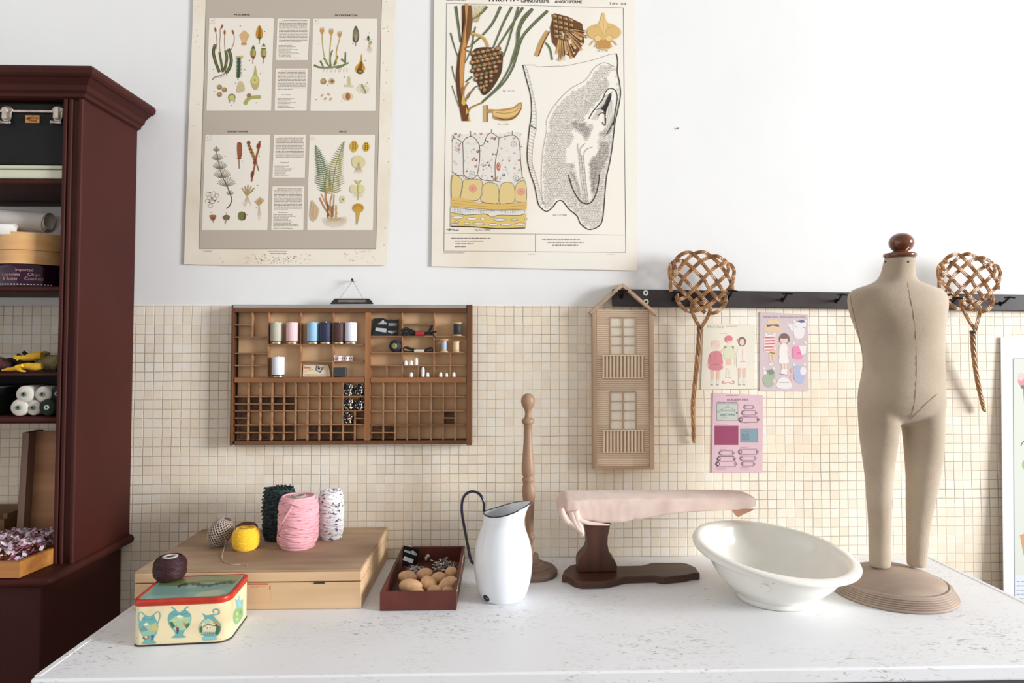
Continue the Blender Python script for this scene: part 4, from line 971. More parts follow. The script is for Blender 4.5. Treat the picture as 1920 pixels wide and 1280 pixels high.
inn = mixp((890, 590), (925, 700), (960, 850), (985, 1000), (985, 1150), ('l', 940, 60), ('l', 915, 180), ('l', 905, 330), ('l', 930, 430), ('l', 960, 540), ('l', 985, 640), ('l', 1010, 700))
B.stroke([(u + 0, v) for u, v in inn], 2.4, (110, 104, 100), True)
oc = cr(outl[:12], 5); ic = cr(inn, 5); B.k += 1
for i in range(0, min(len(oc), len(ic)) - 1, 1): B.stroke([oc[i], ic[min(i, len(ic) - 1)]], 2.2, (130, 124, 118), up=0)
# grey wandering outline of nucellus
in2 = mixp((1690, 600), (1600, 565), (1510, 610), (1430, 720), (1280, 810), (1150, 950), (1080, 1080), ('l', 1030, 60), ('l', 1000, 220), ('l', 985, 400), ('l', 985, 560), ('l', 1000, 700))
B.stroke(in2, 3, (120, 114, 110), True)
# body filled with cells: point-in-shape test
body = cr(mixp((1690, 610), (1610, 580), (1540, 620), (1450, 740), (1300, 840), (1180, 960), (1110, 1090), ('l', 1050, 60), ('l', 1020, 200), ('l', 1005, 400), ('l', 1005, 560), ('l', 1015, 720), ('l', 1060, 720), ('l', 1110, 660), ('l', 1170, 655), ('l', 1240, 740), ('l', 1305, 790), ('l', 1340, 870), ('l', 1420, 900), ('l', 1490, 860), ('l', 1508, 700), ('l', 1525, 480), ('l', 1560, 330), ('l', 1580, 200), ('l', 1590, 120), (1690, 1100), (1720, 1000), (1730, 860), (1725, 740), (1705, 640)), 5, True)
holes = [cr(mixp((1690, 640), (1610, 700), (1500, 860), (1400, 1010), (1350, 1120), ('l', 1255, 70), ('l', 1262, 150), ('l', 1200, 230), ('l', 1195, 320), ('l', 1260, 380), ('l', 1300, 540), ('l', 1330, 640), ('l', 1380, 690), ('l', 1425, 640), ('l', 1400, 420), ('l', 1405, 320), ('l', 1470, 250), ('l', 1475, 130), ('l', 1500, 60), (1600, 1180), (1690, 1000), (1720, 830)), 4, True)]
def inside(p, poly):
    c = False; j = len(poly) - 1
    for i in range(len(poly)):
        a, b = poly[i], poly[j]
        if (a[1] > p[1]) != (b[1] > p[1]) and p[0] < (b[0] - a[0]) * (p[1] - a[1]) / (b[1] - a[1] + 1e-9) + a[0]: c = not c
        j = i
    return c
B.k += 2; R = random.Random(4)
def cells(shape, hol, sp, r, rx=1.0):
    xs = [p[0] for p in shape]; ys = [p[1] for p in shape]; row = 0; y = min(ys)
    while y < max(ys):
        x = min(xs) + (sp / 2 if row % 2 else 0)
        while x < max(xs):
            p = (x + R.uniform(-.14, .14) * sp, y + R.uniform(-.14, .14) * sp)
            if inside(p, shape) and not any(inside(p, h) for h in hol):
                rr = r * R.uniform(.85, 1.1)
                B.ring(p[0], p[1], rr * rx, 2.0, (132, 126, 122), rr * R.uniform(.95, 1.25), n=7, up=0)
            x += sp
        y += sp * .98; row += 1
inner = cr([(1600, 700), (1640, 760), (1590, 850), (1500, 960), (1420, 1060), (1440, 1110), (1500, 1130), (1480, 1190), (1440, 1230), (1400, 1190), (1330, 1130), (1340, 1030), (1430, 930), (1520, 810)], 4, True)
cells(body, holes + [inner], 23, 10.0); cells(inner, [], 19, 8.2)
low = cr(q6((1245, 0), (1330, 0), (1400, 60), (1390, 130), (1360, 150), (1320, 100), (1270, 60)), 4, True); cells(low, [], 20, 9)
low = cr(q6((1500, 160), (1560, 190), (1550, 320), (1480, 460), (1430, 600), (1405, 520), (1400, 340), (1470, 260)), 4, True); cells(low, [], 17, 7)
# black embryo pocket and curves
B.poly([(1650, 840), (1664, 850), (1655, 900), (1620, 990), (1612, 1040), (1605, 1110), (1598, 1010), (1570, 975), (1600, 940), (1630, 870)], BK, True)
B.stroke([(1460, 1070), (1500, 1000), (1580, 900), (1610, 830), (1650, 795), (1700, 815), (1715, 880), (1705, 960), (1690, 1050), (1680, 1130)], 7, BK, True)
B.stroke([(1540, 1040), (1580, 1015), (1612, 1030)], 6, BK, True); B.stroke([(1520, 990), (1570, 975), (1600, 985)], 4, BK, True); B.stroke([(1580, 1100), (1605, 1130), (1612, 1060)], 7, BK, True)
B.stroke([(1620, 1205), (1650, 1160), (1680, 1100)], 8, BK, True)
for dx in (0, 1, 2, 3): B.stroke([(1485 + dx * 16, 1080), (1560 + dx * 14, 960 - dx * 4), (1600 + dx * 16, 870), (1650 + dx * 8, 850 - dx * 10)], 2.2, (110, 104, 100), True)
for dx in range(4): B.stroke([(1640 + dx * 12, 900), (1630 + dx * 14, 1040), (1600 + dx * 18, 1180), (1560 + dx * 10, 1200 + dx * 10)], 2.2, (110, 104, 100), True)
# lower U and ladder
B.stroke(q6((1215, 445), (1250, 560), (1300, 650), (1345, 690), (1400, 690), (1440, 640), (1470, 540), (1482, 440)), 8, BK, True)
for dx in (12, 26): B.stroke(q6((1215 + dx, 420), (1270 + dx, 520), (1300 + dx, 640)), 2.4, (120, 112, 108), True)
B.k += 1
for i in range(22): y = 350 + i * 13; B.stroke(q6((1228 + i * 4, y), (1268 + i * 3, y - 8)), 2, (120, 112, 108), up=0); B.stroke(q6((1410, y), (1465 - i * 1.2, y - 2)), 2, (120, 112, 108), up=0)
for k_ in (0, 1, 2):
    B.stroke(q6((1305 + k_ * 20, 278), (1322 + k_ * 20, 480), (1352 + k_ * 18, 690)), 3, (100, 94, 90), True)
B.k += 1
for i in range(34): y = 280 + i * 12; B.stroke(q6((1306 + i * 1.4, y), (1346 + i * 1.2, y)), 2, (110, 104, 100), up=0)
for p_ in (((1298, 180), (1295, 220), (1308, 278)), ((1360, 178), (1320, 220), (1314, 278)), ((1422, 208), (1370, 230), (1345, 272))): B.stroke(q6(*p_), 4, (130, 122, 116), True)
B.build('seed_section_illustration', pb)

# ---- print at far right
pc = thing('botanical_print', 'white mounted botanical print at far right behind the table', 'poster', W(1960, 800, -0.02))
mb = MB(); P = [W(1875.5, 632, -0.006), W(1881, 1117, -0.03), W(1883, 1200, -0.034), W(2140, 1200, -0.034), W(2140, 632, -0.006)]
mb.prism(P, (0, -0.0025, 0)); mb.build('paper_sheet', mat('white_card', (240, 241, 242), .7), pc, clean=True)
n_ = (P[1] - P[0]).cross(P[4] - P[0]).normalized(); n_ = n_ if n_.y < 0 else -n_
A = Art(P[0] + Vector((0, -0.0025, 0)), n_, base=0.0003); 
A.poly([(1899, 672), (2110, 672), (2110, 1180), (1902, 1180)], (120, 126, 150)); A.poly([(1900, 673), (2109, 673), (2109, 1078), (1902.5, 1078)], (218, 222, 212)); A.poly([(1902.5, 1078), (2109, 1078), (2109, 1180), (1903, 1180)], (222, 228, 236))
A.circ(1919, 713, 11, (226, 150, 156), 12); A.circ(1914, 706, 6, (240, 200, 200), 8); A.poly([(1913, 722), (1925, 722), (1922, 730), (1914, 728)], (110, 130, 100)); A.stroke([(1919, 728), (1921, 760)], 1.5, (120, 140, 100))
A.stroke([(1914, 836), (1918, 828), (1926, 824)], 1.6, (80, 90, 76), True); A.circ(1921, 871, 5, (168, 190, 120), 9); A.poly([(1912, 1003), (1926, 998), (1926, 1042), (1919, 1040)], (214, 158, 116), False)
A.lines(1906, 1090, 1950, 1140, 8, 2.2, (150, 156, 176), 3)
A.build('printed_picture', pc)
# ================================================================ type case on the wall
YC_, YB_ = -0.040, -0.016
def c7(u, v, Y=YC_): return W(420 + u / 3.7646, 510 + v / 3.7646, Y)
FRW = wood('case_frame_wood', (116, 72, 38), (74, 44, 22), 'x', 22, 0.42, 0.2)
FRV = wood('case_frame_wood_upright', (114, 70, 36), (70, 40, 20), 'z', 22, 0.42, 0.2)
DIV = wood('case_divider_wood', (166, 122, 86), (126, 88, 58), 'x', 30, 0.6)
BCK = mat('case_back_card', (216, 180, 140), 0.75, vcol=(192, 154, 114), vs=9, bump=0.1)
tc = thing('type_case', 'wooden printers type case with many small compartments', 'display case', c7(895, 1222))
def cbox(u0, v0, u1, v1, name, m, yf=YC_, yb=-0.004, **k):
    a, b = c7(u0, v1), c7(u1, v0)
    mb = MB(); mb.box((a.x, yf, a.z), (b.x, yb, b.z)); return mb.build(name, m, tc, **k)
cbox(38, 232, 72, 1224, 'frame_side', FRV, bevel=0.002); cbox(1710, 230, 1752, 1222, 'frame_side', FRV, bevel=0.002)
cbox(72, 252, 1710, 284, 'frame_rail', FRW, bevel=0.001); cbox(72, 1187, 1710, 1222, 'frame_rail', FRW, bevel=0.001)
cbox(66, 231, 1710, 251, 'metal_strip', mat('dull_zinc', (178, 178, 174), 0.45, 0.5, var=0.2, vs=8), yf=YC_ - 0.001)
cbox(990, 284, 1034, 1187, 'centre_post', wood('post_wood', (170, 118, 74), (136, 88, 52), 'z', 22, .5), yf=YC_ + 0.001)
cbox(72, 742, 990, 779, 'middle_rail', wood('rail_wood', (160, 106, 62), (126, 78, 44), 'x', 22, .5), yf=YC_ + 0.0015); cbox(1034, 742, 1710, 779, 'middle_rail', MATS['rail_wood'], yf=YC_ + 0.0015)
a, b = c7(72, 1187), c7(1710, 284)
bpn = (a, b)
def zc(u, s=7.1111, o=430): return ((o + u / s) - 420) * 3.7646
V, H = [], []
V += [(192, 283, 458), (192, 573, 742), (305, 283, 742), (535, 283, 742), (765, 283, 742), (1255, 283, 742), (1480, 283, 742), (1145, 660, 742), (1370, 660, 742), (1595, 568, 742)]
H += [(373, 72, 192), (458, 72, 305), (573, 72, 305), (660, 72, 305), (512, 305, 990), (630, 535, 990), (453, 1034, 1710), (568, 1034, 1710), (660, 1034, 1710), (365, 1255, 1480)]
cl = [zc(u) for u in (235, 395, 553, 712, 868, 1030, 1188, 1345, 1505, 1665)]
vy = lambda v: (700 + v / 7.1111 - 510) * 3.7646
vy8 = lambda v: (700 + v / 8.532 - 510) * 3.7646
for i, u in enumerate(cl): V.append((u, vy(500) if i == 9 else 779, 1187))
r1, r2, r3 = vy(312), vy(502), vy(692)
for r_ in (r1, r2, r3): H.append((r_, 72, 990))
H += [(vy(408), 72, cl[4]), (vy(597), 72, cl[0]), (vy(600), cl[9], 990), (vy(792), 72, cl[4]), (vy(793), cl[5], cl[9])]
cr_ = [zc(u, 8.532, 680) for u in (320, 510, 705, 897, 1090, 1283, 1475)]
for u in cr_: V.append((u, 779, 1187))
for v in (375, 605, 830): H.append((vy8(v), 1034, 1710))
H += [(vy8(950), 1034, cr_[1]), (vy8(715), cr_[5], cr_[6])]
mb = MB(); hw = 0.0016
for u, v0, v1 in V:
    a, b = c7(u, v1), c7(u, v0); mb.box((a.x - hw, YC_ + 0.003, a.z), (a.x + hw, YB_, b.z))
for v, u0, u1 in H:
    a, b = c7(u0, v), c7(u1, v); mb.box((a.x, YC_ + 0.0035, a.z - hw), (b.x, YB_, a.z + hw))
mb.build('dividers', DIV, tc)
# dark stained little cells at the bottom: old ink on the back card
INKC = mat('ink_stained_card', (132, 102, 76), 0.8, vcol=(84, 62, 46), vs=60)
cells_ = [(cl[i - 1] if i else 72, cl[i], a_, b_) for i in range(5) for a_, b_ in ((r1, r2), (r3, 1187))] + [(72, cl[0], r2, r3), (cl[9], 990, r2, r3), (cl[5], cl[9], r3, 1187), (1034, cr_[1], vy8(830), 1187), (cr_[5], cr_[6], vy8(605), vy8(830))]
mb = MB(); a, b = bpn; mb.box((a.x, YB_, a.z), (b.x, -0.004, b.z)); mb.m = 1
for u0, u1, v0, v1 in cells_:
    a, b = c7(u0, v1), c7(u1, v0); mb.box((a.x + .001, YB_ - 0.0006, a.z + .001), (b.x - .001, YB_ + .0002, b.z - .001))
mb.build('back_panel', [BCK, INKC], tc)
IRON = mat('dark_iron_plate', (74, 74, 72), 0.45, 0.7, var=0.35, vs=50)
mb = MB()
p = [c7(748, 226), c7(762, 205), c7(782, 186), c7(1022, 186), c7(1042, 203), c7(1054, 226)]
mb.prism(p, (0, 0.006, 0)); hld = mb.build('label_holder', IRON, tc, bevel=0.001, clean=True)
mb = MB(); mb.box(c7(805, 212, YC_ - .002), c7(1000, 196, YC_ + .001)); mb.build('holder_window', mat('old_label', (128, 122, 112), .6, var=.4, vs=80), hld)
mb = MB(); pn = c7(908, 60, -0.012)
mb.tube([c7(818, 184, -0.034), pn, c7(980, 182, -0.034)], 0.0009, 6); mb.build('hanging_string', mat('grey_string', (170, 164, 150), .8), tc)
th = thing('wall_nail', 'nail above the type case carrying its string', 'nail', pn)
mb = MB(); mb.tube([Vector((pn.x, 0.0, pn.z - .002)), Vector((pn.x, -0.018, pn.z + .002))], 0.0016, 8); mb.ell((pn.x, -0.019, pn.z + .002), (.004, .0015, .004)); mb.build('nail_shaft', IRON, th)

# ---- things standing in the case
def e7(u, v, Y): return W(430 + u / 7.1111, 565 + v / 7.1111, Y)
def f8(u, v, Y): return W(680 + u / 8.259, 565 + v / 8.259, Y)
GOLD = mat('pale_gold_metal', (206, 190, 150), 0.28, 0.8)
BLKM = mat('black_plastic', (20, 20, 20), 0.45)
def spool_mat(n, c): return mat(n, c, 0.55, var=0.1, vs=90, stretch=(.2, .2, 14), bump=0.3, bs=500, bstretch=(.1, .1, 3), sheen=.3)
YS = -0.0335
def floor_z(v, zm='e'): return (e7(600, v, YC_ + .003) if zm == 'e' else f8(600, v, YC_ + .003)).z + hw
def big_spool(label, u, vf, m, group, w=156, hh=284):
    c = e7(u, vf, YS); c.z = floor_z(vf); th = thing('thread_spool', label, 'thread spool', c, group=group)
    r = (e7(u + w / 2, vf, YS) - e7(u - w / 2, vf, YS)).length / 2; H_ = (e7(u, vf - hh, YS).z - e7(u, vf, YS).z)
    mb = MB(); mb.lathe([(r * .96, .0065), (r, .008), (r * 1.0, H_ - .003), (r * .93, H_ - .001)], c=c, seg=28); mb.build('thread', m, th)
    mb = MB(); mb.lathe([(r * .97, .0), (r * .97, .0032)], c=c, seg=28); mb.build('base_rim', GOLD, th)
    mb = MB(); mb.lathe([(r * .9, .0032), (r * .9, .0065)], c=c, seg=24); mb.build('base_disc', BLKM, th)
    mb = MB(); mb.lathe([(.0022, H_ - .001), (.0022, H_ + .002), (.0012, H_ + .003)], c=c, seg=12); mb.build('top_pin', GOLD, th)
G_ = 'tall thread spools in the type case'
for lb, u, m in (('grey beige thread spool, first of the upper row in the type case', 628, spool_mat('beige_thread', (190, 184, 164))),
    ('pink thread spool in the upper left of the type case', 838, spool_mat('pink_thread', (240, 200, 200))),
    ('sky blue thread spool in the type case', 1115, spool_mat('sky_thread', (150, 194, 226))),
    ('navy blue thread spool in the type case', 1285, spool_mat('navy_thread', (22, 30, 70))),
    ('chocolate brown thread spool in the type case', 1462, spool_mat('brown_thread', (76, 36, 34))),
    ('white thread spool beside the brown one in the type case', 1620, spool_mat('white_thread', (232, 232, 244)))):
    big_spool(lb, u, 568, m, G_)
big_spool('white thread spool standing alone in the lower compartment of the case', 650, 1010, MATS['white_thread'], G_, 162, 268)
# cotton tape bundle
th = thing('tape_bundle', 'folded white ribbon printed in dark red in the type case', 'ribbon', e7(1530, 790, YS))
mb = MB(); z_ = floor_z(800)
for (u0, u1, dv, yo, ph) in ((1395, 1530, 0, 0, 0), (1520, 1650, 4, .003, 1.3), (1405, 1640, 8, .006, .6), (1395, 1450, 14, -.002, 2)):
    A1, B1 = [], []
    for k in range(9):
        u = u0 + (u1 - u0) * k / 8; p = e7(u, 0, YS + yo + .003 * math.sin(k * 1.2 + ph)); A1.append(Vector((p.x, p.y, z_ + .0005))); B1.append(Vector((p.x + .002, p.y, z_ + .0155 - dv * .0004 + .001 * math.sin(k + ph))))
    mb.m = 0; mb.add(A1 + B1, [(k, k + 1, 10 + k, 9 + k) for k in range(8)], True)
    mb.m = 1
    for k in (1, 3, 5, 7):
        c = (A1[k] + B1[k]) / 2 + Vector((0, -.0006, 0)); mb.add([c + Vector(q) for q in ((-.0016, 0, -.003), (.0016, -.0003, -.002), (.0018, -.0003, .003), (-.001, 0, .002))], [(0, 1, 2, 3)], False)
mb.build('folded_ribbon', [mat('printed_white_tape', (236, 224, 220), .8), mat('dark_red_print', (150, 60, 64), .8)], th)
# needle packet
th = thing('needle_packet', 'small cream needle packet with red lettering in the type case', 'packet', e7(1150, 1000, YS))
za = c7(0, 742).z + .0006
p0 = e7(980, 1005, YS + .004); p1 = e7(1352, 1005, YS + .004); p2 = e7(1320, 845, YS + .010); p3 = e7(985, 845, YS + .010)
for q in (p0, p1): q.z = za
mb = MB(); mb.prism([p0, p1, p2, p3], (0, .001, 0)); mb.build('paper_envelope', mat('cream_packet', (226, 208, 176), .7), th, clean=True)
n_ = (p1 - p0).cross(p3 - p0).normalized(); n_ = n_ if n_.y < 0 else -n_
A = Art(p0, n_, base=.0004); A.frame(430, 565, 7.1111)
A.text('Swiss', 992, 892, 26, (200, 70, 50), wid=92, bold=3); A.text('NEEDLES & CARDS', 1002, 986, 17, (190, 80, 66), wid=290)
A.stroke([(1010, 935), (1060, 915), (1125, 905)], 4, (120, 110, 110)); A.poly([(1160, 850), (1245, 880), (1215, 952), (1150, 915)], (80, 80, 96)); A.poly([(1170, 862), (1232, 885), (1208, 936), (1162, 908)], (206, 196, 176)); A.poly([(1180, 870), (1215, 890), (1200, 915), (1178, 900)], (50, 54, 76)); A.stroke([(1215, 930), (1262, 880)], 8, (70, 70, 84))
A.stroke([(1308, 850), (1300, 1000)], 3, (180, 150, 120))
A.build('packet_print', th)
# small black block of beeswax / box
th = thing('black_block', 'small dark rounded block in the type case', 'box', e7(1475, 1005, YS))
p0 = e7(1382, 1005, YS - .003); p1 = e7(1568, 880, YS - .003)
mb = MB(); mb.box((p0.x, YS - .003, za), (p1.x - .003, YS + .012, p1.z)); mb.build('block_body', mat('charcoal_card', (54, 56, 58), .5), th, bevel=.0022, bseg=3)
# needle kit
th = thing('needle_kit', 'black folded needle kit with silver needles, top right of the case', 'needle kit', f8(340, 525, YS))
z_ = floor_z(540, 'f')
mb = MB()
p = [f8(*q, YS + .006) for q in ((140, 530), (545, 525), (560, 275), (470, 290), (455, 268), (440, 292), (400, 285), (300, 255), (165, 262))]
for i in (0, 1): p[i].z = z_
mb.prism(p, (0, .003, 0)); kb = mb.build('backing_card', BLKM, th, clean=True)
mb = MB(); p = [f8(*q, YS + .001) for q in ((150, 530), (545, 525), (545, 470), (160, 440))]
for i in (0, 1): p[i].z = z_
mb.prism(p, (0, .004, 0)); mb.build('pocket', mat('charcoal_felt', (34, 34, 36), .9), th, clean=True)
SIL = mat('steel_needles', (200, 200, 200), .3, .8)
mb = MB()
for i in range(12):
    u = 240 + i * 12; mb.tube([f8(u, 352, YS + .0048), f8(u + 2, 335 - 42 * math.exp(-((i - 6) / 3) ** 2) - (i % 2) * 6, YS + .0048)], .0005, 5)
for i in range(11):
    u = 405 + i * 12; mb.tube([f8(u, 380, YS + .0048), f8(u, 335, YS + .0048)], .0003, 5)
for i in range(12):
    u = 392 + i * 12; mb.tube([f8(u, 452, YS + .0005), f8(u, 472 + 30 * math.exp(-((i - 5) / 3) ** 2), YS + .0005)], .00045, 5)
mb.build('needles', SIL, kb)
mb = MB(); mb.prism([f8(*q, YS + .0003) for q in ((200, 405), (370, 420), (362, 482), (196, 455))], (0, .0006, 0)); mb.build('needle_threader', mat('silver_grey_card', (190, 196, 204), .4, .2), kb, clean=True)
# laces
LACE = mat('black_cord', (18, 18, 20), .8, bump=.4, bs=900)
def loops(mb, P, r): mb.tube([Vector(q) for q in cr([tuple(p) for p in P], 6)], r, 8)
th = thing('shoelace_bundle', 'black shoelace bundle with a red paper band in the type case', 'shoelaces', f8(880, 520, YS))
z_ = floor_z(540, 'f') + .0016; mb = MB(); Yf = -.041
def fz(u, v, Y, lift=0): p = f8(u, v, Y); p.z = max(p.z, z_ + lift); return p
for i, (a, v) in enumerate(((600, 440), (615, 425), (650, 408), (600, 500), (640, 490))):
    loops(mb, [fz(880, 485 + i * 6, Yf + .003 * i), fz(760, v + 32, Yf), fz(a + 20, v, Yf - .002), fz(a, v + 14, Yf - .003), fz(a + 30, v + 42, Yf), fz(760, 500, Yf + .002), fz(880, 470 + i * 8, Yf)], .0019)
for i, (u, v) in enumerate(((1060, 375), (1085, 370), (1140, 460), (1135, 470), (1095, 470))):
    loops(mb, [fz(900, 470 + i * 9, Yf + .002), fz(1000, 480 + i * 5, Yf), fz(u - 20, (v + 480) / 2, Yf - .002), fz(u, v, Yf - .003)], .0022)
p_ = [fz(1040, 510, Yf), fz(1085, 500, Yf - .012), f8(1110, 540, Yf - .012), f8(1132, 560, Yf - .010)]; loops(mb, p_, .0022)
mb.build('laces', LACE, th)
mb = MB(); c = (fz(820, 490, Yf) + fz(958, 490, Yf)) / 2
mb.rings([[Vector((x, c.y + .0062 * math.cos(t), z_ + .0052 + .0064 * math.sin(t))) for t in [2 * math.pi * k / 16 for k in range(16)]] for x in (fz(820, 490, Yf).x, fz(958, 490, Yf).x)]); mb.build('paper_band', mat('red_band', (170, 40, 48), .7), th)
th = thing('shoelace_bundle', 'black shoelace bundle with a white paper band in the type case', 'shoelaces', f8(870, 780, YS))
z_ = floor_z(795, 'f') + .0016; mb = MB(); Yf = -.034
for i in range(3):
    loops(mb, [fz(870, 760 + i * 6, Yf + .003 * i), fz(780, 735 + i * 8, Yf), fz(680, 705 + i * 10, Yf), fz(632, 725, Yf - .001), fz(645, 765, Yf), fz(720, 775, Yf), fz(800, 768, Yf + .002), fz(870, 762, Yf)], .0019)
    loops(mb, [fz(870, 760 + i * 6, Yf + .003 * i), fz(960, 750 + i * 6, Yf), fz(1040, 715 + i * 8, Yf), fz(1082, 730, Yf - .001), fz(1080, 765, Yf), fz(1020, 778, Yf), fz(950, 768, Yf + .002), fz(870, 762, Yf)], .0019)
mb.build('laces', LACE, th)
c = (fz(800, 760, Yf) + fz(955, 760, Yf)) / 2
mb = MB(); mb.rings([[Vector((x, c.y + .0062 * math.cos(t), z_ + .0026 + .0046 * math.sin(t))) for t in [2 * math.pi * k / 16 for k in range(16)]] for x in (fz(800, 760, Yf).x, fz(955, 760, Yf).x)]); mb.build('paper_band', mat('white_band', (214, 206, 196), .7), th)
# small wooden reels
REEL = wood('reel_wood', (226, 184, 136), (206, 160, 112), 'z', 60, .5)
def reel(label, u, vf, vt, w, zf, thm=None, thr=.78, Y=YS):
    c = f8(u, vf, Y); c.z = zf; H_ = f8(u, vt, Y).z - f8(u, vf, Y).z; r = (f8(u + w / 2, vf, Y) - f8(u - w / 2, vf, Y)).length / 2
    th = thing('cotton_reel', label, 'thread reel', c, group='small wooden reels in the type case')
    mb = MB(); mb.lathe([(r * .95, 0), (r, .001), (r * .96, .0024), (r * .6, .005), (r * .5, .006), (r * .5, H_ - .006), (r * .6, H_ - .005), (r * .96, H_ - .0024), (r, H_ - .001), (r * .94, H_)], c=c, seg=24); mb.build('wooden_core', REEL, th)
    if thm: mb = MB(); mb.lathe([(r * thr * .9, .0045), (r * thr, .0055), (r * thr, H_ - .0055), (r * thr * .9, H_ - .0045)], c=c, seg=24); mb.build('thread', thm, th)
reel('wooden reel of black thread at the right edge of the type case', 1467, 525, 320, 136, floor_z(540, 'f'), spool_mat('black_thread', (24, 26, 28)), .9)
reel('wooden reel with a little pale blue thread in the type case', 1262, 778, 578, 130, floor_z(795, 'f'), spool_mat('pale_blue_thread', (176, 190, 210)), .56)
reel('wooden reel of cream thread beside the pale blue one', 1448, 778, 600, 115, floor_z(795, 'f'), spool_mat('cream_thread', (226, 196, 156)), .8)
# dark ball with green label
c = f8(505, 690, YS); r = .0185; c.z = floor_z(795, 'f') + r
th = thing('thread_ball', 'dark violet thread ball showing a green centre label', 'thread ball', c)
mb = MB(); mb.ell(c, (r, r * .8, r), seg=28, rings=18); mb.build('thread', mat('violet_black_thread', (32, 24, 50), .7, bump=.5, bs=400), th)
mb = MB(); mb.lathe([(.0085, 0), (.0085, .0012), (.003, .0016)], M=Matrix.Rotation(math.radians(90), 3, 'X'), c=c + Vector((-.001, -r * .8 + .0012, 0)), seg=24); mb.build('centre_label', mat('lime_label', (150, 160, 62), .6, vcol=(80, 96, 40), vs=300), th)
# porcelain thimbles
POR = mat('white_porcelain', (240, 238, 236), .25, coat=.3)
def thimble_mb(n=1, s=1.0):
    mb = MB()
    for k in range(n):
        z = k * .0078; mb.lathe([(.0054 * s, z), (.0056 * s, z + .0008), (.0050 * s, z + .0016), (.0046 * s, z + .008 * s), (.0038 * s, z + .0115 * s), (.002 * s, z + .0132 * s), (.0003, z + .0138 * s)], seg=18)
    return mb
tp = {}
def thim(label, u, vf, n=1, s=1.0):
    c = f8(u, vf, YS - .001)
    c.z = floor_z(990, 'f') if vf < 1000 else za - .0003
    if (n, s) not in tp:
        th = thing('thimble', label, 'thimble', c, group='white thimbles in the type case')
        thimble_mb(n, s).build('thimble_shell', POR, th, local=True, solid=0)
        tp[(n, s)] = th
    else: dup(tp[(n, s)], c, None, label)
for lb, u, vf, n in (('white thimble, leftmost in the row of three', 667, 980, 1), ('white thimble, middle one in the row of three', 752, 980, 1), ('white thimble pair stacked, at right of the row of three', 830, 980, 2),
    ('white thimble alone in a small compartment', 752, 1170, 1), ('tall stack of nested white thimbles, beside the dark divider', 934, 1170, 3), ('white thimble just right of the tall nested stack', 1006, 1170, 1),
    ('white thimble, left one of the pair near the case edge', 1208, 1170, 1), ('slim white thimble, right one of the pair near the case edge', 1300, 1170, 1), ('white thimble in the last compartment at right', 1412, 1170, 1)):
    thim(lb, u, vf, n, .85 if 'slim' in lb else 1.0)
# braided cord balls
BRAID = bpy.data.materials.new('speckled_black_braid'); BRAID.use_nodes = True
_nt = BRAID.node_tree; _b = _nt.nodes['Principled BSDF']; _b.inputs['Roughness'].default_value = .6
_g = nn(_nt, 'ShaderNodeTexCoord'); _w = nn(_nt, 'ShaderNodeTexVoronoi'); _w.inputs['Scale'].default_value = 380
_mp = nn(_nt, 'ShaderNodeMapping'); _mp.inputs['Scale'].default_value = (1, .5, .55); _mp.inputs['Rotation'].default_value = (.2, .6, .3)
_nt.links.new(_g.outputs['Object'], _mp.inputs[0]); _nt.links.new(_mp.outputs[0], _w.inputs['Vector'])
_r = nn(_nt, 'ShaderNodeValToRGB'); _nt.links.new(_w.outputs['Color'], _r.inputs[0]); _r.color_ramp.interpolation = 'CONSTANT'
_e = _r.color_ramp.elements; _e[0].color = (*lin((20, 16, 16)), 1); _e[1].position = .46; _e[1].color = (*lin((220, 222, 226)), 1)
for p_, c_ in ((.62, (24, 18, 18)), (.76, (206, 170, 100)), (.82, (30, 22, 24)), (.92, (160, 50, 44))): q = _e.new(p_); q.color = (*lin(c_), 1)
_nt.links.new(_r.outputs[0], _b.inputs['Base Color'])
DKC = mat('black_lining', (14, 12, 12), .8)
for lb, u, v0, v1 in (('speckled braid ball, top left of the dark cluster in the case', 1590, 130, 310), ('speckled braid ball, top right of the dark cluster in the case', 1740, 130, 310), ('speckled braid ball, middle left of the dark cluster in the case', 1590, 325, 500),
    ('speckled braid ball, middle right of the dark cluster in the case', 1738, 325, 500), ('speckled braid ball, bottom one of the dark cluster', 1585, 512, 690)):
    g7 = lambda uu, vv, Y: W(430 + uu / 7.1111, 700 + vv / 7.1111, Y)
    c = g7(u, (v0 + v1) / 2, -.026); th = thing('braid_ball', lb, 'cord ball', g7(u, v1, -.026), group='speckled braid balls in the type case')
    w_ = (g7(u + 70, v0, -.026) - g7(u - 70, v0, -.026)).length / 2; h_ = (g7(u, v0 + 6, -.026) - g7(u, v1 - 6, -.026)).length / 2
    R = random.Random(u + v0); mb = MB(); mb.m = 1; mb.ell(c, (w_ * .95, .012, h_ * .98), seg=14, rings=10); mb.m = 0
    for k in range(13):
        a_ = R.uniform(-.9, .9) if k % 2 else R.uniform(-2.6, -.5); off = (k - 6) / 7 * .8; M_ = Matrix.Rotation(a_, 3, 'Y'); q = math.sqrt(max(.05, 1 - off * off))
        mb.tube([c + Matrix.Diagonal((w_ * 1.05, .0122, h_ * 1.05)) @ (M_ @ Vector((q * math.cos(t), q * math.sin(t), off))) for t in [2 * math.pi * i / 18 for i in range(18)]], .0014, 5, closed=True)
    mb.build('braid_windings', [BRAID, DKC], th)

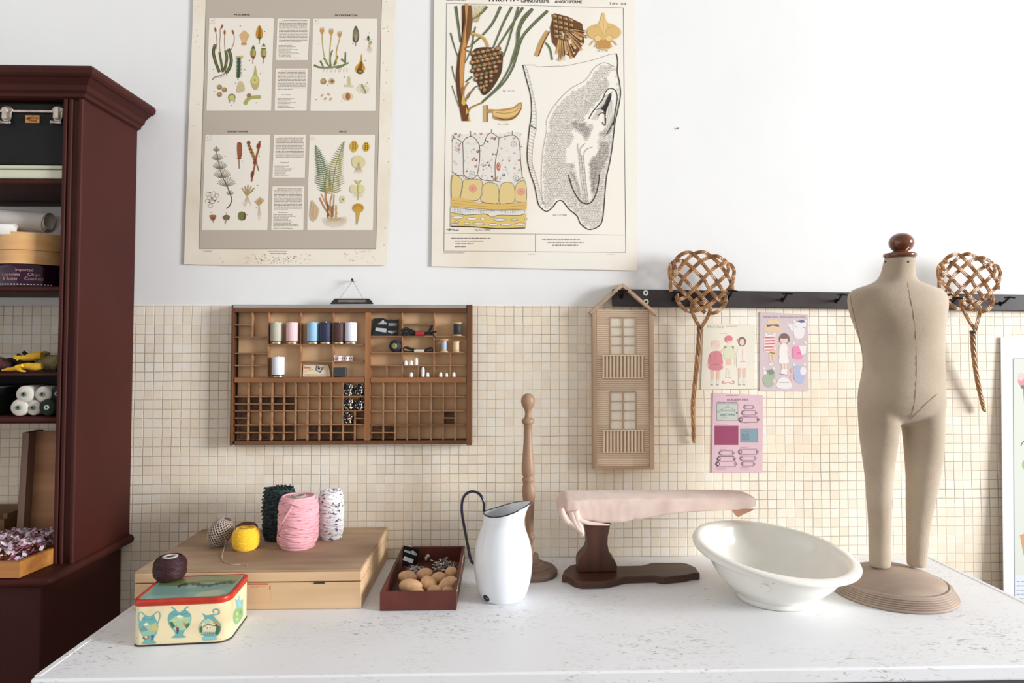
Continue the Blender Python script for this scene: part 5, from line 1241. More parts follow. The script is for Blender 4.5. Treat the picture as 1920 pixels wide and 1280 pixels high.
# ================================================================ corrugated card house
HW = wood('pale_box_wood', (206, 178, 150), (174, 146, 120), 'z', 20, .65)
CARD = mat('corrugated_cream', (244, 224, 200), .75, var=.06, vs=14)
BLANK = mat('cream_backing', (244, 234, 216), .8)
h1 = lambda u, v, Y: W(1090 + u / 3.4625, 520 + v / 3.4625, Y)
YH = -.040; YP2 = -.022
hs = thing('house_display', 'tall narrow house shaped frame with ribbed facade hung on wall', 'wall decoration', h1(270, 1248, YH))
def quad(pts, y0, y1, name, m, **k):
    mb = MB(); mb.prism([W(1090 + u / 3.4625, 520 + v / 3.4625, YH) + Vector((0, y0 - YH, 0)) for u, v in pts], (0, y1 - y0, 0)); return mb.build(name, m, hs, clean=True, **k)
quad([(73, 225), (97, 208), (104, 1240), (78, 1246)], YH, -.004, 'side_board', HW); quad([(441, 205), (470, 222), (475, 1245), (448, 1240)], YH, -.004, 'side_board', HW)
quad([(80, 1230), (472, 1230), (475, 1246), (79, 1247)], YH + .0005, -.004, 'bottom_board', wood('pale_box_wood_x', (196, 160, 126), (176, 140, 108), 'x', 20, .65))
quad([(52, 226), (268, 36), (270, 60), (64, 240)], YH - .004, -.003, 'roof_board', HW); quad([(268, 36), (496, 234), (486, 248), (268, 62)], YH - .004, -.003, 'roof_board', HW)
quad([(240, 72), (300, 72), (312, 82), (230, 82)], YH + .006, YH + .012, 'gable_block', HW)
quad([(98, 208), (443, 212), (450, 1232), (102, 1232)], YP2, -.010, 'facade_backing', mat('tan_backing', (218, 190, 160), .8))
wins = [(187, 262, 352, 500), (187, 745, 355, 987)]; bals = [(135, 503, 405, 652), (138, 990, 405, 1137)]
def pp(u, v, dy=0.0): # facade plane, pixel relation measured on the front plane of the recess
    return h1(u, v, YP2 - .0005 + dy)
mb = MB(); v = 214
xl_, xr_ = 100, 447
def rib(v, u0, u1, r=.0026):
    a, b = pp(u0, v), pp(u1, v)
    mb.tube([a, b], r, 6)
while v < 1226:
    segs = [(xl_, xr_)]
    for (a, b, c, d) in wins + bals:
        if b - 4 < v < d + 4:
            ns = []
            for s0, s1 in segs:
                if a > s0: ns.append((s0, min(s1, a - (0 if (a, b, c, d) in bals else 6))))
                if c < s1: ns.append((max(s0, c), s1))
            segs = ns
    for s0, s1 in segs: rib(v, s0, s1)
    v += 12.6
mb.build('ribbed_facade', CARD, hs)
for (a, b, c, d) in wins:
    mb = MB(); mb.box(pp(a, d) + Vector((0, 0, 0)), pp(c, b, .001)); wn_ = mb.build('window_opening', BLANK, hs)
    mb = MB()
    for i in range(3): u = a + (c - a) * i / 2; mb.box(pp(u - 3.5, d, -.003), pp(u + 3.5, b, 0))
    for i in range(5): v = b + (d - b) * i / 4; mb.box(pp(a, v + 3, -.0028), pp(c, v - 3, 0))
    mb.build('glazing_bars', HW, wn_)
for (a, b, c, d) in bals:
    mb = MB(); n = 12
    for i in range(n): u = a + 8 + (c - a - 16) * i / (n - 1); mb.tube([pp(u, d, -.004), pp(u, b, -.004)], .0032, 8)
    mb.box(pp(a, b + 7, -.0085), pp(c, b - 2, 0)); mb.box(pp(a, d + 2, -.007), pp(c, d - 5, 0))
    mb.build('balcony_rail', CARD, hs)

# ================================================================ hook rail
RAIL = mat('dark_brown_rail', (54, 44, 46), .45, var=.2, vs=20, spec=.6)
rl = thing('hook_rail', 'long dark rail with small coat hooks across the wall', 'coat rail', W(1500, 580, -.01))
P = [W(1149, 541.5, -.018), W(2060, 554, -.018), W(2060, 585, -.018), W(1149, 573.5, -.018)]
mb = MB(); mb.prism(P, (0, .018, 0)); mb.build('rail_board', RAIL, rl, bevel=.003, clean=True)
WHT = mat('white_washer', (226, 226, 226), .5)
for (x, y) in ((1210.5, 549), (1211, 565.5)):
    c = W(x, y, -.018); mb = MB(); mb.lathe([(.0085, 0), (.0085, .0018), (.0036, .0018), (.0034, .0004)], M=Matrix.Rotation(math.radians(90), 3, 'X'), c=c, seg=24); s_ = mb.build('washer', WHT, rl)
    mb = MB(); mb.lathe([(.0033, 0), (.0033, .0012), (.001, .002)], M=Matrix.Rotation(math.radians(90), 3, 'X'), c=c, seg=16); mb.build('screw', IRON, s_)
def hook(px, py, bar=True):
    b = W(px, py, -.018); tip = b + Vector((-.002, -.040, .016))
    mb = MB(); mb.tube([b, b + Vector((0, -.016, .003)), tip], [.0042, .0036, .0032], 10)
    mb.tube([tip + Vector((-.014, .002, .0)), tip + Vector((0, 0, .0015)), tip + Vector((.015, -.004, -.001))], [.0022, .0028, .0022], 8)
    mb.ell(b, (.006, .002, .008)); mb.build('coat_hook', mat('black_iron_hook', (30, 26, 26), .35, .6), rl)
for x, y in ((1165, 556), (1262, 560), (1366, 557), (1467, 562), (1568, 564), (1780, 570), (1876, 569)): hook(x, y)

# ================================================================ cane carpet beaters
CANE = mat('varnished_cane', (190, 142, 92), .3, vcol=(146, 100, 60), vs=26, bump=.15, bs=120, coat=.35)
STR = [
 [(150, 690), (138, 610), (140, 520), (126, 420), (136, 310), (190, 245), (262, 225), (345, 245), (450, 325), (560, 430), (645, 520), (715, 640), (790, 745), (850, 805), (925, 850)],
 [(215, 360), (198, 290), (232, 195), (320, 125), (420, 103), (505, 150), (600, 245), (700, 370), (785, 470), (865, 590), (920, 680), (962, 760), (962, 850), (905, 940), (830, 1000), (745, 1020)],
 [(188, 470), (250, 380), (335, 265), (440, 160), (540, 108), (640, 100), (740, 160), (850, 255), (940, 370), (1005, 470), (1055, 570), (1065, 660)],
 [(262, 680), (275, 590), (335, 490), (450, 365), (575, 255), (700, 185), (820, 160), (925, 205), (1000, 300), (1000, 390), (950, 460), (860, 545), (740, 640), (640, 730), (560, 790), (480, 850), (450, 930), (475, 1030), (520, 1130), (585, 1240)],
 [(205, 745), (250, 795), (330, 790), (400, 735), (510, 635), (620, 510), (735, 390), (850, 300), (950, 268), (1040, 290), (1090, 370), (1085, 450), (1065, 530)],
 [(620, 945), (735, 880), (830, 805), (930, 730), (1010, 650), (1068, 560), (1090, 460)],
 [(190, 250), (160, 400), (165, 500), (225, 590), (305, 680), (400, 765), (470, 840), (555, 930), (660, 1010)],
 [(240, 410), (350, 510), (460, 620), (560, 715), (650, 820), (715, 890), (728, 980), (680, 1100), (590, 1240)],
 [(235, 690), (235, 800), (290, 900), (370, 970), (460, 990), (560, 965), (660, 915)],
 [(500, 920), (545, 875), (610, 855), (670, 880)],
]
def beater(name_label, M2, Yh, Yt, handle, wirep, loopdx=0):
    """M2 maps drawing coordinates to pixels; head leans at depth Yh, handle tip at Yt"""
    def place(u, v, dy):
        x, y = M2(u, v); t = (y - M2(580, 100)[1]) / (handle[-1][1] - M2(580, 100)[1])
        return W(x, y, Yh + (Yt - Yh) * max(0, t) ** 1.1 + dy)
    th = thing('carpet_beater', name_label, 'carpet beater', place(580, 1240, 0), group='cane carpet beaters on the rail')
    mb = MB()
    for si, st in enumerate(STR):
        pts = cr(st, 7); n = len(pts)
        for o in (-1, 0, 1):
            line = []
            for i, (u, v) in enumerate(pts):
                a, b = pts[min(i + 1, n - 1)], pts[max(i - 1, 0)]; dx, dy = a[0] - b[0], a[1] - b[1]; l = math.hypot(dx, dy) or 1
                wv = .0035 * math.sin(i * math.pi / 7.6 + si * 1.9)
                line.append(place(u - dy / l * 18.5 * o, v + dx / l * 18.5 * o, wv + (0 if o else -.0008)))
            mb.tube(line, .0021, 6)
    mb.build('woven_head', CANE, th)
    mb = MB(); hp = cr(handle, 16); n = len(hp)
    for k in range(5):
        line = []; 
        for i, (x, y) in enumerate(hp):
            t = i / (n - 1); ph = 2 * math.pi * k / 5 + t * 17; rr = .0052 * (1 - .38 * t) * (1 if t < .86 or k > 2 else .9)
            yy = Yh + (Yt - Yh) * max(0, (y - M2(580, 100)[1]) / (handle[-1][1] - M2(580, 100)[1])) ** 1.1
            c = W(x, y, yy); 
            if t > .9 : rr *= 1.25
            line.append(c + Vector((math.cos(ph) * rr, math.sin(ph) * rr, 0)))
        if k > 2: line = line[:int(n * .93)]
        mb.tube(line, [.0034 - .0008 * i / len(line) for i in range(len(line))], 7)
    mb.build('twisted_handle', CANE, th)
    mb = MB(); c = W(*wirep, Yh + (Yt - Yh) * .4)
    for k in range(4): mb.tube([c + Vector((.0085 * math.cos(t), .0085 * math.sin(t), -.004 + .0025 * k)) for t in [2 * math.pi * i / 12 for i in range(12)]], .0009, 5, closed=True)
    mb.build('wire_binding', IRON, th)
beater('cane carpet beater hanging left of the paper doll sheets', lambda u, v: (1240 + u / 8, 460 + v / 8), -.052, -.012,
    [(1312, 614), (1310, 650), (1306, 690), (1302, 730), (1299, 760), (1300, 795), (1300.5, 830)], (1312, 615))
def M2b(u, v):
    x = 150 + (u - 120) * (1085 - 150) / (1095 - 120); y = 125 + (v - 95) * (1000 - 125) / (1030 - 95)
    if v > 1030: y = 1000 + (v - 1030) * (1265 - 1000) / (1240 - 1030)
    x += max(0, (v - 800) / 440) * 108 + max(0, 1 - v / 500) * (-6)
    return 1740 + x / 8, 460 + y / 8
beater('cane carpet beater hanging behind the right shoulder of the form', M2b, -.070, -.018,
    [(1824, 622), (1825, 650), (1829, 690), (1836, 730), (1842, 755), (1845, 771)], (1824, 622))

# ================================================================ three printed sheets
def zs_(u, v): return (1300 + u / 3.767, 560 + v / 3.767)
Y3 = -.0055
s1 = thing('printed_sheet', 'cream sheet of three girls in pink and white clothes', 'paper sheet', W(*zs_(240, 640), Y3))
sheet('paper', s1, [zs_(72, 172), zs_(436, 180), zs_(430, 636), zs_(54, 640)], Y3, mat('cream_sheet', (234, 226, 208), .8, var=.05, vs=8))
A = Art(W(1360, 650, Y3), YN, base=.0003); A.fade = (232, 222, 206, .28); A.frame(1300, 560, 3.767)
SK = (232, 196, 182); WC = (224, 218, 208)
A.text('McCALL', 98, 206, 19, (180, 166, 160), wid=122); A.lines(228, 186, 400, 202, 8, 4, (176, 164, 158), 3); A.lines(190, 246, 290, 248, 8, 2.6, (190, 178, 170), 4)
A.circ(158, 325, 32, (238, 214, 196)); A.circ(166, 330, 22, SK); A.poly([(126, 325), (130, 300), (160, 290), (190, 305), (160, 305), (140, 330)], (226, 196, 170), True)
A.poly([(135, 372), (188, 372), (205, 420), (208, 490), (165, 506), (112, 496), (104, 450), (112, 400)], (208, 104, 118), True); A.stroke([(158, 380), (160, 455)], 4, (120, 96, 110)); A.stroke([(138, 462), (182, 462)], 3, (90, 80, 90)); 
for i in range(4): A.stroke([(112 + i, 400 + i * 14), (122 + i, 392 + i * 14)], 2.4, (120, 60, 70)); A.stroke([(200 + i, 392 + i * 14), (206, 402 + i * 14)], 2.4, (120, 60, 70))
A.circ(103, 468, 8, SK); A.circ(206, 468, 8, SK)
for x in (134, 174): A.poly([(x - 12, 505), (x + 12, 505), (x + 9, 570), (x - 9, 570)], (226, 176, 158)); A.poly([(x - 10, 570), (x + 10, 570), (x + 8, 602), (x - 12, 602)], WC); A.circ(x - 4, 607, 10, (130, 130, 134), 4)
A.circ(248, 286, 28, (206, 92, 110), 27); A.circ(254, 300, 18, SK, 14); A.circ(250, 278, 27, (206, 96, 114), 20)
A.poly([(225, 336), (280, 336), (290, 420), (220, 422)], (214, 216, 182), True); A.stroke([(222, 350), (196, 372)], 9, SK); A.stroke([(282, 350), (292, 380)], 8, SK); A.poly([(220, 332), (236, 334), (230, 352), (218, 350)], (110, 124, 110)); A.poly([(270, 334), (286, 334), (288, 352), (276, 352)], (110, 124, 110))
A.poly([(230, 422), (270, 422), (268, 468), (232, 468)], (226, 178, 164)); A.lines(228, 494, 272, 496, 6, 4, (120, 120, 120), 5); A.poly([(234, 500), (246, 500), (244, 560), (228, 560)], WC); A.poly([(252, 500), (264, 500), (270, 560), (254, 560)], WC); A.stroke([(228, 556), (268, 556)], 3, (220, 150, 140))
A.stroke([(200, 590), (215, 580), (208, 600), (245, 590), (285, 600), (278, 578), (295, 590)], 4, (206, 110, 110), True)
A.circ(344, 302, 28, (86, 70, 76), 34); A.circ(344, 306, 18, SK, 24); A.circ(315, 290, 8, (214, 110, 140))
A.poly([(318, 348), (372, 348), (384, 400), (380, 485), (310, 488), (308, 400)], (232, 226, 216), True); A.stroke([(346, 352), (348, 440)], 8, (226, 180, 176)); A.stroke([(330, 444), (368, 444)], 4, (200, 110, 110)); A.stroke([(302, 380), (294, 460)], 8, WC); A.stroke([(386, 380), (392, 460)], 8, WC)
for x in (328, 360): A.poly([(x - 11, 488), (x + 11, 488), (x + 8, 556), (x - 9, 556)], (226, 180, 164)); A.poly([(x - 10, 556), (x + 9, 556), (x + 8, 602), (x - 10, 602)], WC); A.circ(x - 2, 606, 10, (140, 136, 130), 4)
A.build('printed_figures', s1)
s2 = thing('printed_sheet', 'mauve paper doll sheet with straw hat and clothes', 'paper sheet', W(*zs_(645, 650), Y3))
sheet('paper', s2, [zs_(472, 92), zs_(815, 112), zs_(812, 652), zs_(470, 650)], Y3, mat('mauve_sheet', (212, 194, 196), .8, var=.06, vs=8))
A = Art(W(1470, 650, Y3), YN, base=.0003); A.fade = (214, 200, 200, .22); A.frame(1300, 560, 3.767)
A.text('PAPER DOLL WITH HER CLOTHES', 494, 134, 13, (150, 134, 150), wid=300, bold=1)
A.poly([(495, 215), (520, 185), (600, 190), (622, 230), (560, 236), (500, 232)], (230, 196, 150), True); A.poly([(522, 190), (528, 152), (560, 146), (600, 156), (604, 195), (560, 200)], (234, 200, 152), True); A.poly([(520, 182), (602, 180), (606, 198), (560, 190), (518, 200)], (76, 66, 100))
W1 = (236, 232, 232)
A.poly([(715, 170), (790, 165), (790, 215), (775, 270), (740, 282), (715, 270), (708, 220)], W1, True); A.poly([(730, 160), (770, 146), (798, 165), (760, 170)], (80, 84, 120)); A.poly([(662, 180), (700, 178), (708, 225), (690, 225)], W1); A.stroke([(770, 200), (792, 208)], 4, (90, 96, 130)); A.stroke([(716, 190), (735, 205)], 3, (110, 120, 130))
for x, y in ((512, 250), (572, 248), (712, 160), (795, 158), (708, 312), (790, 308), (712, 465), (786, 462), (500, 492), (566, 492)): A.circ(x, y, 9, W1)
A.poly([(505, 262), (575, 258), (590, 300), (575, 370), (510, 375), (498, 320)], (240, 226, 222), True)
for i in range(5): A.stroke([(502 + (i == 4) * 6, 275 + i * 22), (580 - i, 272 + i * 22)], 10, (206, 92, 104))
A.stroke([(578, 270), (582, 320), (560, 360)], 16, (238, 190, 160), True); A.stroke([(540, 375), (548, 450)], 16, (238, 196, 170)); A.stroke([(562, 375), (570, 440)], 16, (238, 196, 170)); A.circ(545, 462, 16, (236, 232, 230), 6); A.poly([(535, 368), (580, 368), (570, 400), (538, 395)], (226, 200, 110)); A.stroke([(540, 380), (574, 384)], 6, (60, 50, 50))
A.circ(642, 282, 38, (104, 76, 76), 40); A.poly([(606, 270), (606, 308), (622, 305)], (104, 76, 76)); A.poly([(676, 270), (682, 300), (664, 304)], (104, 76, 76)); A.circ(640, 294, 27, (240, 208, 190), 26); A.poly([(612, 275), (640, 258), (668, 275), (655, 282), (625, 282)], (104, 76, 76)); A.circ(630, 296, 2.6, (60, 50, 60)); A.circ(652, 296, 2.6, (60, 50, 60)); A.stroke([(637, 310), (645, 310)], 2.5, (200, 90, 90))
A.stroke([(612, 340), (606, 400)], 12, (240, 208, 190)); A.stroke([(662, 340), (678, 380), (662, 410)], 12, (240, 208, 190), True); A.poly([(615, 326), (660, 326), (664, 400), (672, 450), (608, 455), (608, 400)], (242, 238, 230), True)
A.stroke([(630, 455), (634, 520)], 17, (240, 208, 190)); A.stroke([(652, 455), (652, 520)], 17, (240, 208, 190)); A.poly([(622, 498), (662, 498), (660, 540), (612, 536)], (238, 236, 236)); A.stroke([(612, 530), (660, 538)], 5, (80, 76, 90))
A.poly([(706, 340), (760, 335), (790, 330), (785, 380), (762, 425), (710, 422), (700, 390)], (234, 130, 172), True); A.poly([(745, 330), (798, 330), (792, 385), (768, 400)], W1); A.stroke([(735, 380), (760, 385)], 6, (190, 80, 120))
A.poly([(500, 540), (560, 510), (578, 560), (560, 615), (515, 620), (492, 580)], (156, 176, 146), True); A.poly([(515, 505), (560, 498), (575, 525), (540, 540)], (110, 130, 106)); A.circ(572, 580, 10, (238, 200, 190), 16); A.circ(505, 520, 12, W1, 16)
A.poly([(588, 620), (600, 570), (640, 552), (680, 575), (692, 625), (640, 636)], W1, True); A.lines(604, 590, 678, 600, 9, 6, (110, 110, 110), 8)
A.poly([(710, 480), (760, 475), (790, 500), (775, 590), (735, 590), (712, 560)], (168, 182, 222), True); A.circ(776, 510, 22, W1, 30); A.circ(698, 505, 12, (226, 170, 140), 16); A.circ(695, 560, 13, (226, 180, 170), 20)
A.build('printed_figures', s2)
s3 = thing('printed_sheet', 'pink sheet of nursery pins with a wine square', 'paper sheet', W(*zs_(310, 1230), Y3))
sheet('paper', s3, [zs_(138, 664), zs_(492, 680), zs_(488, 1226), zs_(130, 1226)], Y3, mat('pink_sheet', (222, 188, 196), .8, var=.06, vs=8))
A = Art(W(1380, 780, Y3), YN, base=.0003); A.fade = (222, 190, 198, .15); A.frame(1300, 560, 3.767)
DG = (110, 92, 104)
A.lines(230, 683, 402, 685, 8, 5, (150, 120, 136), 1); A.text('NURSERY PINS', 313, 720, 16, (96, 78, 92), 'c', wid=152); A.lines(166, 730, 460, 732, 6, 5.5, (130, 104, 120), 2)
A.rect(163, 740, 316, 860, (112, 126, 116)); A.rect(166, 743, 313, 857, (188, 200, 186)); A.text('THE', 240, 764, 9, (90, 104, 96), 'c'); A.stroke([(180, 800), (205, 775), (240, 768), (275, 775), (300, 800)], 2.5, (96, 110, 100), True); A.text('STRONGHOLD', 240, 795, 14, (90, 104, 96), 'c', wid=110); A.text('SAFETY PINS', 240, 824, 13, (76, 90, 84), 'c', wid=104, bold=1.5); A.lines(195, 836, 290, 842, 6, 3, (110, 124, 112), 4); A.lines(170, 855, 250, 856, 6, 3, (100, 112, 104), 5); A.circ(175, 800, 6, (100, 116, 104)); A.circ(306, 806, 6, (80, 92, 84))
A.rect(150, 897, 318, 1032, (142, 54, 88)); A.rect(333, 916, 456, 1014, (92, 124, 136)); A.rect(337, 920, 452, 1010, (116, 152, 162))
for yy, s_ in ((934, 1), (948, 2), (958, 3), (968, 4), (982, 5), (994, 6)): A.lines(342, yy, 448, yy + 1, 6, 4.4, (62, 84, 100), 50 + s_)
A.lines(166, 884, 314, 886, 6, 3.4, (160, 130, 144), 7); A.lines(330, 905, 452, 907, 6, 3.4, (150, 120, 136), 8)
def pin(cx, cy, w, dark, lwid=3.2):
    h = w * .11 + 4; A.stroke([(cx - w/2 + 6, cy - h), (cx + w/2 - 8, cy - h), (cx + w/2 + 2, cy), (cx + w/2 - 8, cy + h), (cx - w/2 + 6, cy + h), (cx - w/2 - 2, cy)], lwid, dark, closed=True); A.circ(cx - w/2 + 8, cy, h * .8, dark); A.circ(cx - w/2 + 11, cy, h * .4, (222, 188, 196)); A.circ(cx + w/2 - 2, cy, h * .5, dark); A.circ(cx + w/2 - 3, cy, h * .22, (222, 188, 196))
for cx, cy, w, c_ in ((392, 765, 72, DG), (394, 805, 104, DG), (392, 853, 134, (80, 66, 78)), (388, 1080, 132, DG), (386, 1126, 110, DG), (386, 1166, 92, DG), (234, 1088, 102, DG), (232, 1130, 122, (60, 46, 60)), (233, 1166, 140, (60, 46, 60))): pin(cx, cy, w, c_)
for a_, b_, c_, s_ in ((356, 748, 428, 1), (356, 786, 428, 2), (350, 830, 440, 3), (354, 878, 424, 4), (192, 1052, 284, 5), (330, 1048, 450, 6), (190, 1064, 280, 7), (330, 1100, 448, 8), (330, 1144, 440, 9), (160, 1194, 305, 10), (166, 1204, 300, 11), (334, 1192, 452, 12), (334, 1202, 452, 13)): A.lines(a_, b_, c_, b_ + 1, 6, 3, (160, 130, 146), 60 + s_)
A.build('printed_pins', s3)
# ================================================================ things on the table
Z8 = lambda u, v: (230 + u / 3.765, 890 + v / 3.765)
BXW = wood('pale_case_wood', (222, 190, 152), (198, 160, 120), 'x', 10, .6)
BXT = mat('grimy_lid_wood', (192, 162, 132), .65, vcol=(146, 118, 94), vs=7, stretch=(.35, 1.6, 1), bump=.15, bs=60, detail=8)
a = T(677.5, 1067, .895); bk = T(728, 985.6, .895); fl = T(266, 1062.6, .895)
bx0, bx1, by0, by1 = fl.x, a.x, a.y, min(bk.y, -.008)
bz = .895; zsm = W(600, 1090.5, by0).z
th = thing('wooden_case', 'large flat pale wooden case with hinged lid', 'box', ((bx0 + bx1) / 2, by0, TZ))
mb = MB(); mb.box((bx0, by0, TZ + .0004), (bx1, by1, zsm - .001)); mb.build('case_body', BXW, th, bevel=.0025)
mb = MB(); mb.box((bx0, by0, zsm + .0012), (bx1, by1, bz - .005)); ld = mb.build('case_lid', BXW, th, bevel=.002)
mb = MB(); mb.box((bx0 + .0006, by0 + .0006, bz - .005), (bx1 - .0006, by1, bz)); mb.build('lid_board', BXT, ld, bevel=.002)
mb = MB(); mb.box((bx0 + .004, by0 + .004, zsm - .002), (bx1 - .004, by1 - .004, zsm + .002)); mb.build('seam_shadow_strip', mat('dark_seam_shade', (52, 36, 26), .9), th)  # dark coloured strip paints in the shade between case body and lid
A = Art((0, by0, 0), YN, base=.0006); A.frame(230, 890, 3.765)
A.poly([(865, 760), (1042, 765), (1050, 905), (868, 905)], (212, 176, 138)); A.rect(868, 765, 1028, 775, (196, 84, 56)); A.rect(1036, 780, 1044, 810, (190, 80, 56)); A.lines(905, 785, 1015, 800, 9, 5, (190, 106, 80), 4)
A.build('paper_label', th)
mb = MB(); mb.box(W(*Z8(1350, 768), by0 - .002), W(*Z8(1428, 757), by0 + .001)); mb.build('metal_catch', mat('dark_catch', (50, 38, 32), .5, .5), th)

# ---- balls and cones of yarn
def wind(mb, rf, n, tr, c, M=None, seed=1, tilt=.35, z0=0, z1=1, seg=5, pts=22, jit=.1):
    """n crossing turns laid on a surface of revolution: rf(z)->radius, z in [z0, z1]"""
    R = random.Random(seed); c = Vector(c)
    for k in range(n):
        zc_ = z0 + (z1 - z0) * (k + .5) / n + R.uniform(-jit, jit) * (z1 - z0) / n * 3
        am = tilt * (z1 - z0) * R.uniform(.25, 1) * (1 if R.random() > .25 else -.6); ph = R.uniform(0, 6.28); P = []
        for i in range(pts):
            t = 2 * math.pi * i / pts; z = zc_ + am * .5 * math.sin(t + ph)
            z = min(max(z, z0 + tr * .6), z1 - tr * .6); r = rf(z) + tr * R.uniform(.05, .5) * (1 if i % 3 else .8)
            p = Vector((r * math.cos(t), r * math.sin(t), z)); P.append((M @ p if M else p) + c)
        mb.tube(P, tr, seg, closed=True)
def core(mb, rf, z0, z1, c, M=None, n=14, seg=28, k=1.0):
    mb.lathe([(max(.0005, rf(z0 + (z1 - z0) * i / n) * k), z0 + (z1 - z0) * i / n) for i in range(n + 1)], c=c, seg=seg, M=M)
def sup(H, Rr, p=4.0, low=.6):  # barrel radius function
    return lambda z: Rr * max(.02, 1 - (1 - low) * abs(2 * z / H - 1) ** p)
PINK = mat('pink_tshirt_yarn', (240, 176, 184), .85, var=.08, vs=60, bump=.3, bs=300, sheen=.3)
c = T(559, 1024, bz); H_ = W(559, 929, c.y).z - bz; Rr = (W(597, 980, c.y) - W(521, 980, c.y)).length / 2
th = thing('pink_yarn_cone', 'thick pink yarn roll standing in front on the wooden case', 'yarn', c, group='large yarn rolls on the wooden case')
mb = MB(); rf = sup(H_, Rr - .004, 5, .78); core(mb, rf, 0.001, H_ - .004, c); wind(mb, rf, 46, .0030, c, seed=2, tilt=.3, z0=.0008, z1=H_)
R = random.Random(4)
for k in range(6):
    ph = R.uniform(3.6, 5.6); P = [c + Vector(((rf(z) + .0036) * math.cos(ph + (z / H_ - .5) * 1.6), (rf(z) + .0036) * math.sin(ph + (z / H_ - .5) * 1.6), z)) for z in [H_ * (.1 + .78 * i / 12) for i in range(13)]]
    if k < 1: mb.tube(P, .0028, 6)
mb.build('yarn', PINK, th)
mb = MB(); mb.lathe([(.019, H_ - .004), (.019, H_ + .0015), (.012, H_ + .002), (.012, H_ - .02)], c=c, seg=28, cap1=True); mb.build('cardboard_core', mat('grey_core', (176, 164, 156), .8), th)
SPK = mat('speckled_white_yarn', (236, 234, 236), .85, vcol=(96, 84, 104), vs=150, stretch=(.6, .6, 1), detail=2, lo=.60, hi=.64)
c = T(620, 1008, bz); H2 = W(620, 920, c.y).z - bz; R2_ = (W(642, 980, c.y) - W(594, 980, c.y)).length / 2
th = thing('white_yarn_cone', 'white speckled yarn roll right of the pink one', 'yarn', c, group='large yarn rolls on the wooden case')
mb = MB(); rf = sup(H2, R2_ - .003, 4, .8); core(mb, rf, .001, H2 - .004, c); wind(mb, rf, 40, .0028, c, seed=5, tilt=.3, z0=.0008, z1=H2)
for k in range(5):
    P = [c + Vector((.013 + (.011 - k * .0022) * math.cos(t), -.018, H2 - .010 + (.011 - k * .0022) * math.sin(t))) for t in [2 * math.pi * i / 14 for i in range(14)]]
    mb.tube(P, .0019, 6, closed=True)
for k in range(14):
    P = [c + Vector((R.uniform(-.02, .022), R.uniform(-.02, .02), H2 - .001 + R.uniform(0, .004))) for _ in range(4)]; mb.tube([Vector(q) for q in cr([tuple(p) for p in P], 4)], .0022, 6)
mb.build('yarn', SPK, th)
TEAL = mat('dark_teal_boucle', (56, 78, 76), .9, vcol=(20, 30, 32), vs=140, detail=4, lo=.4, hi=.6)
c = T(523, 1009, bz); H3 = W(523, 915, c.y).z - bz; R3 = (W(556, 970, c.y) - W(491, 970, c.y)).length / 2 * .93
th = thing('teal_yarn_cone', 'dark teal fluffy boucle yarn roll behind the pink one', 'yarn', c, group='large yarn rolls on the wooden case')
mb = MB(); rf = sup(H3, R3 - .004, 6, .84); core(mb, rf, .001, H3 - .003, c); R = random.Random(11)
wind(mb, rf, 24, .0026, c, seed=6, tilt=.3, z0=.0008, z1=H3)
for k in range(420):
    t = R.uniform(0, 6.28); z = R.uniform(.003, H3 - .001); top = R.random() < .2
    r = rf(z) + .002; 
    b0 = Vector((r * math.cos(t), r * math.sin(t), z)) if not top else Vector((R.uniform(0, 1) ** .5 * r * math.cos(t), R.uniform(0, 1) ** .5 * r * math.sin(t), H3 - .001))
    nrm = Vector((math.cos(t), math.sin(t), 0)) if not top else Vector((0, 0, 1)); sd = Vector((-math.sin(t), math.cos(t), R.uniform(-1, 1))).normalized(); l = R.uniform(.004, .0085)
    mb.tube([c + b0 - sd * l * .5, c + b0 + nrm * l * .55, c + b0 + sd * l * .5], .0011, 4, cap=False)
mb.build('yarn', TEAL, th)
TW = mat('grey_beige_twine', (196, 180, 166), .8, var=.15, vs=80)
c = T(413, 1024, bz); c.z = bz + .0385
M_ = Matrix.Rotation(math.radians(28), 3, 'Y')
th = thing('twine_ball', 'egg shaped ball of grey beige twine at left on the case', 'twine', (c.x, c.y, bz))
mb = MB(); L_ = .042; rf = lambda z: .0300 * math.sqrt(max(.03, 1 - (z / L_) ** 2)); 
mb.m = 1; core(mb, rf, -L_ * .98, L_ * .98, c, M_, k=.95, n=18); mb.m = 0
for k in range(17):
    ph = 2 * math.pi * k / 17; 
    for s_ in (-1, 1):
        P = []
        for i in range(20):
            z = -L_ * .93 + 2 * L_ * .93 * i / 19; t = ph + s_ * z / L_ * 1.9; r = rf(z) * 1.0
            P.append(M_ @ Vector((r * math.cos(t), r * math.sin(t), z)) + c)
        mb.tube(P, .0011, 5)
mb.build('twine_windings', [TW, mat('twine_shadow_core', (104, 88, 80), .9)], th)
mb = MB(); P = [Vector((c.x + .022, c.y - .016, bz + .024)), Vector((c.x + .024, c.y - .034, bz + .006)), T(416, 1046, bz + .001), T(424, 1054, bz + .001), T(437, 1058, bz + .001), T(452, 1057.5, bz + .001), T(464, 1060, bz + .001)]
mb.tube([Vector(q) for q in cr([tuple(p) for p in P], 6)], .0009, 6); mb.build('loose_end', TW, th)
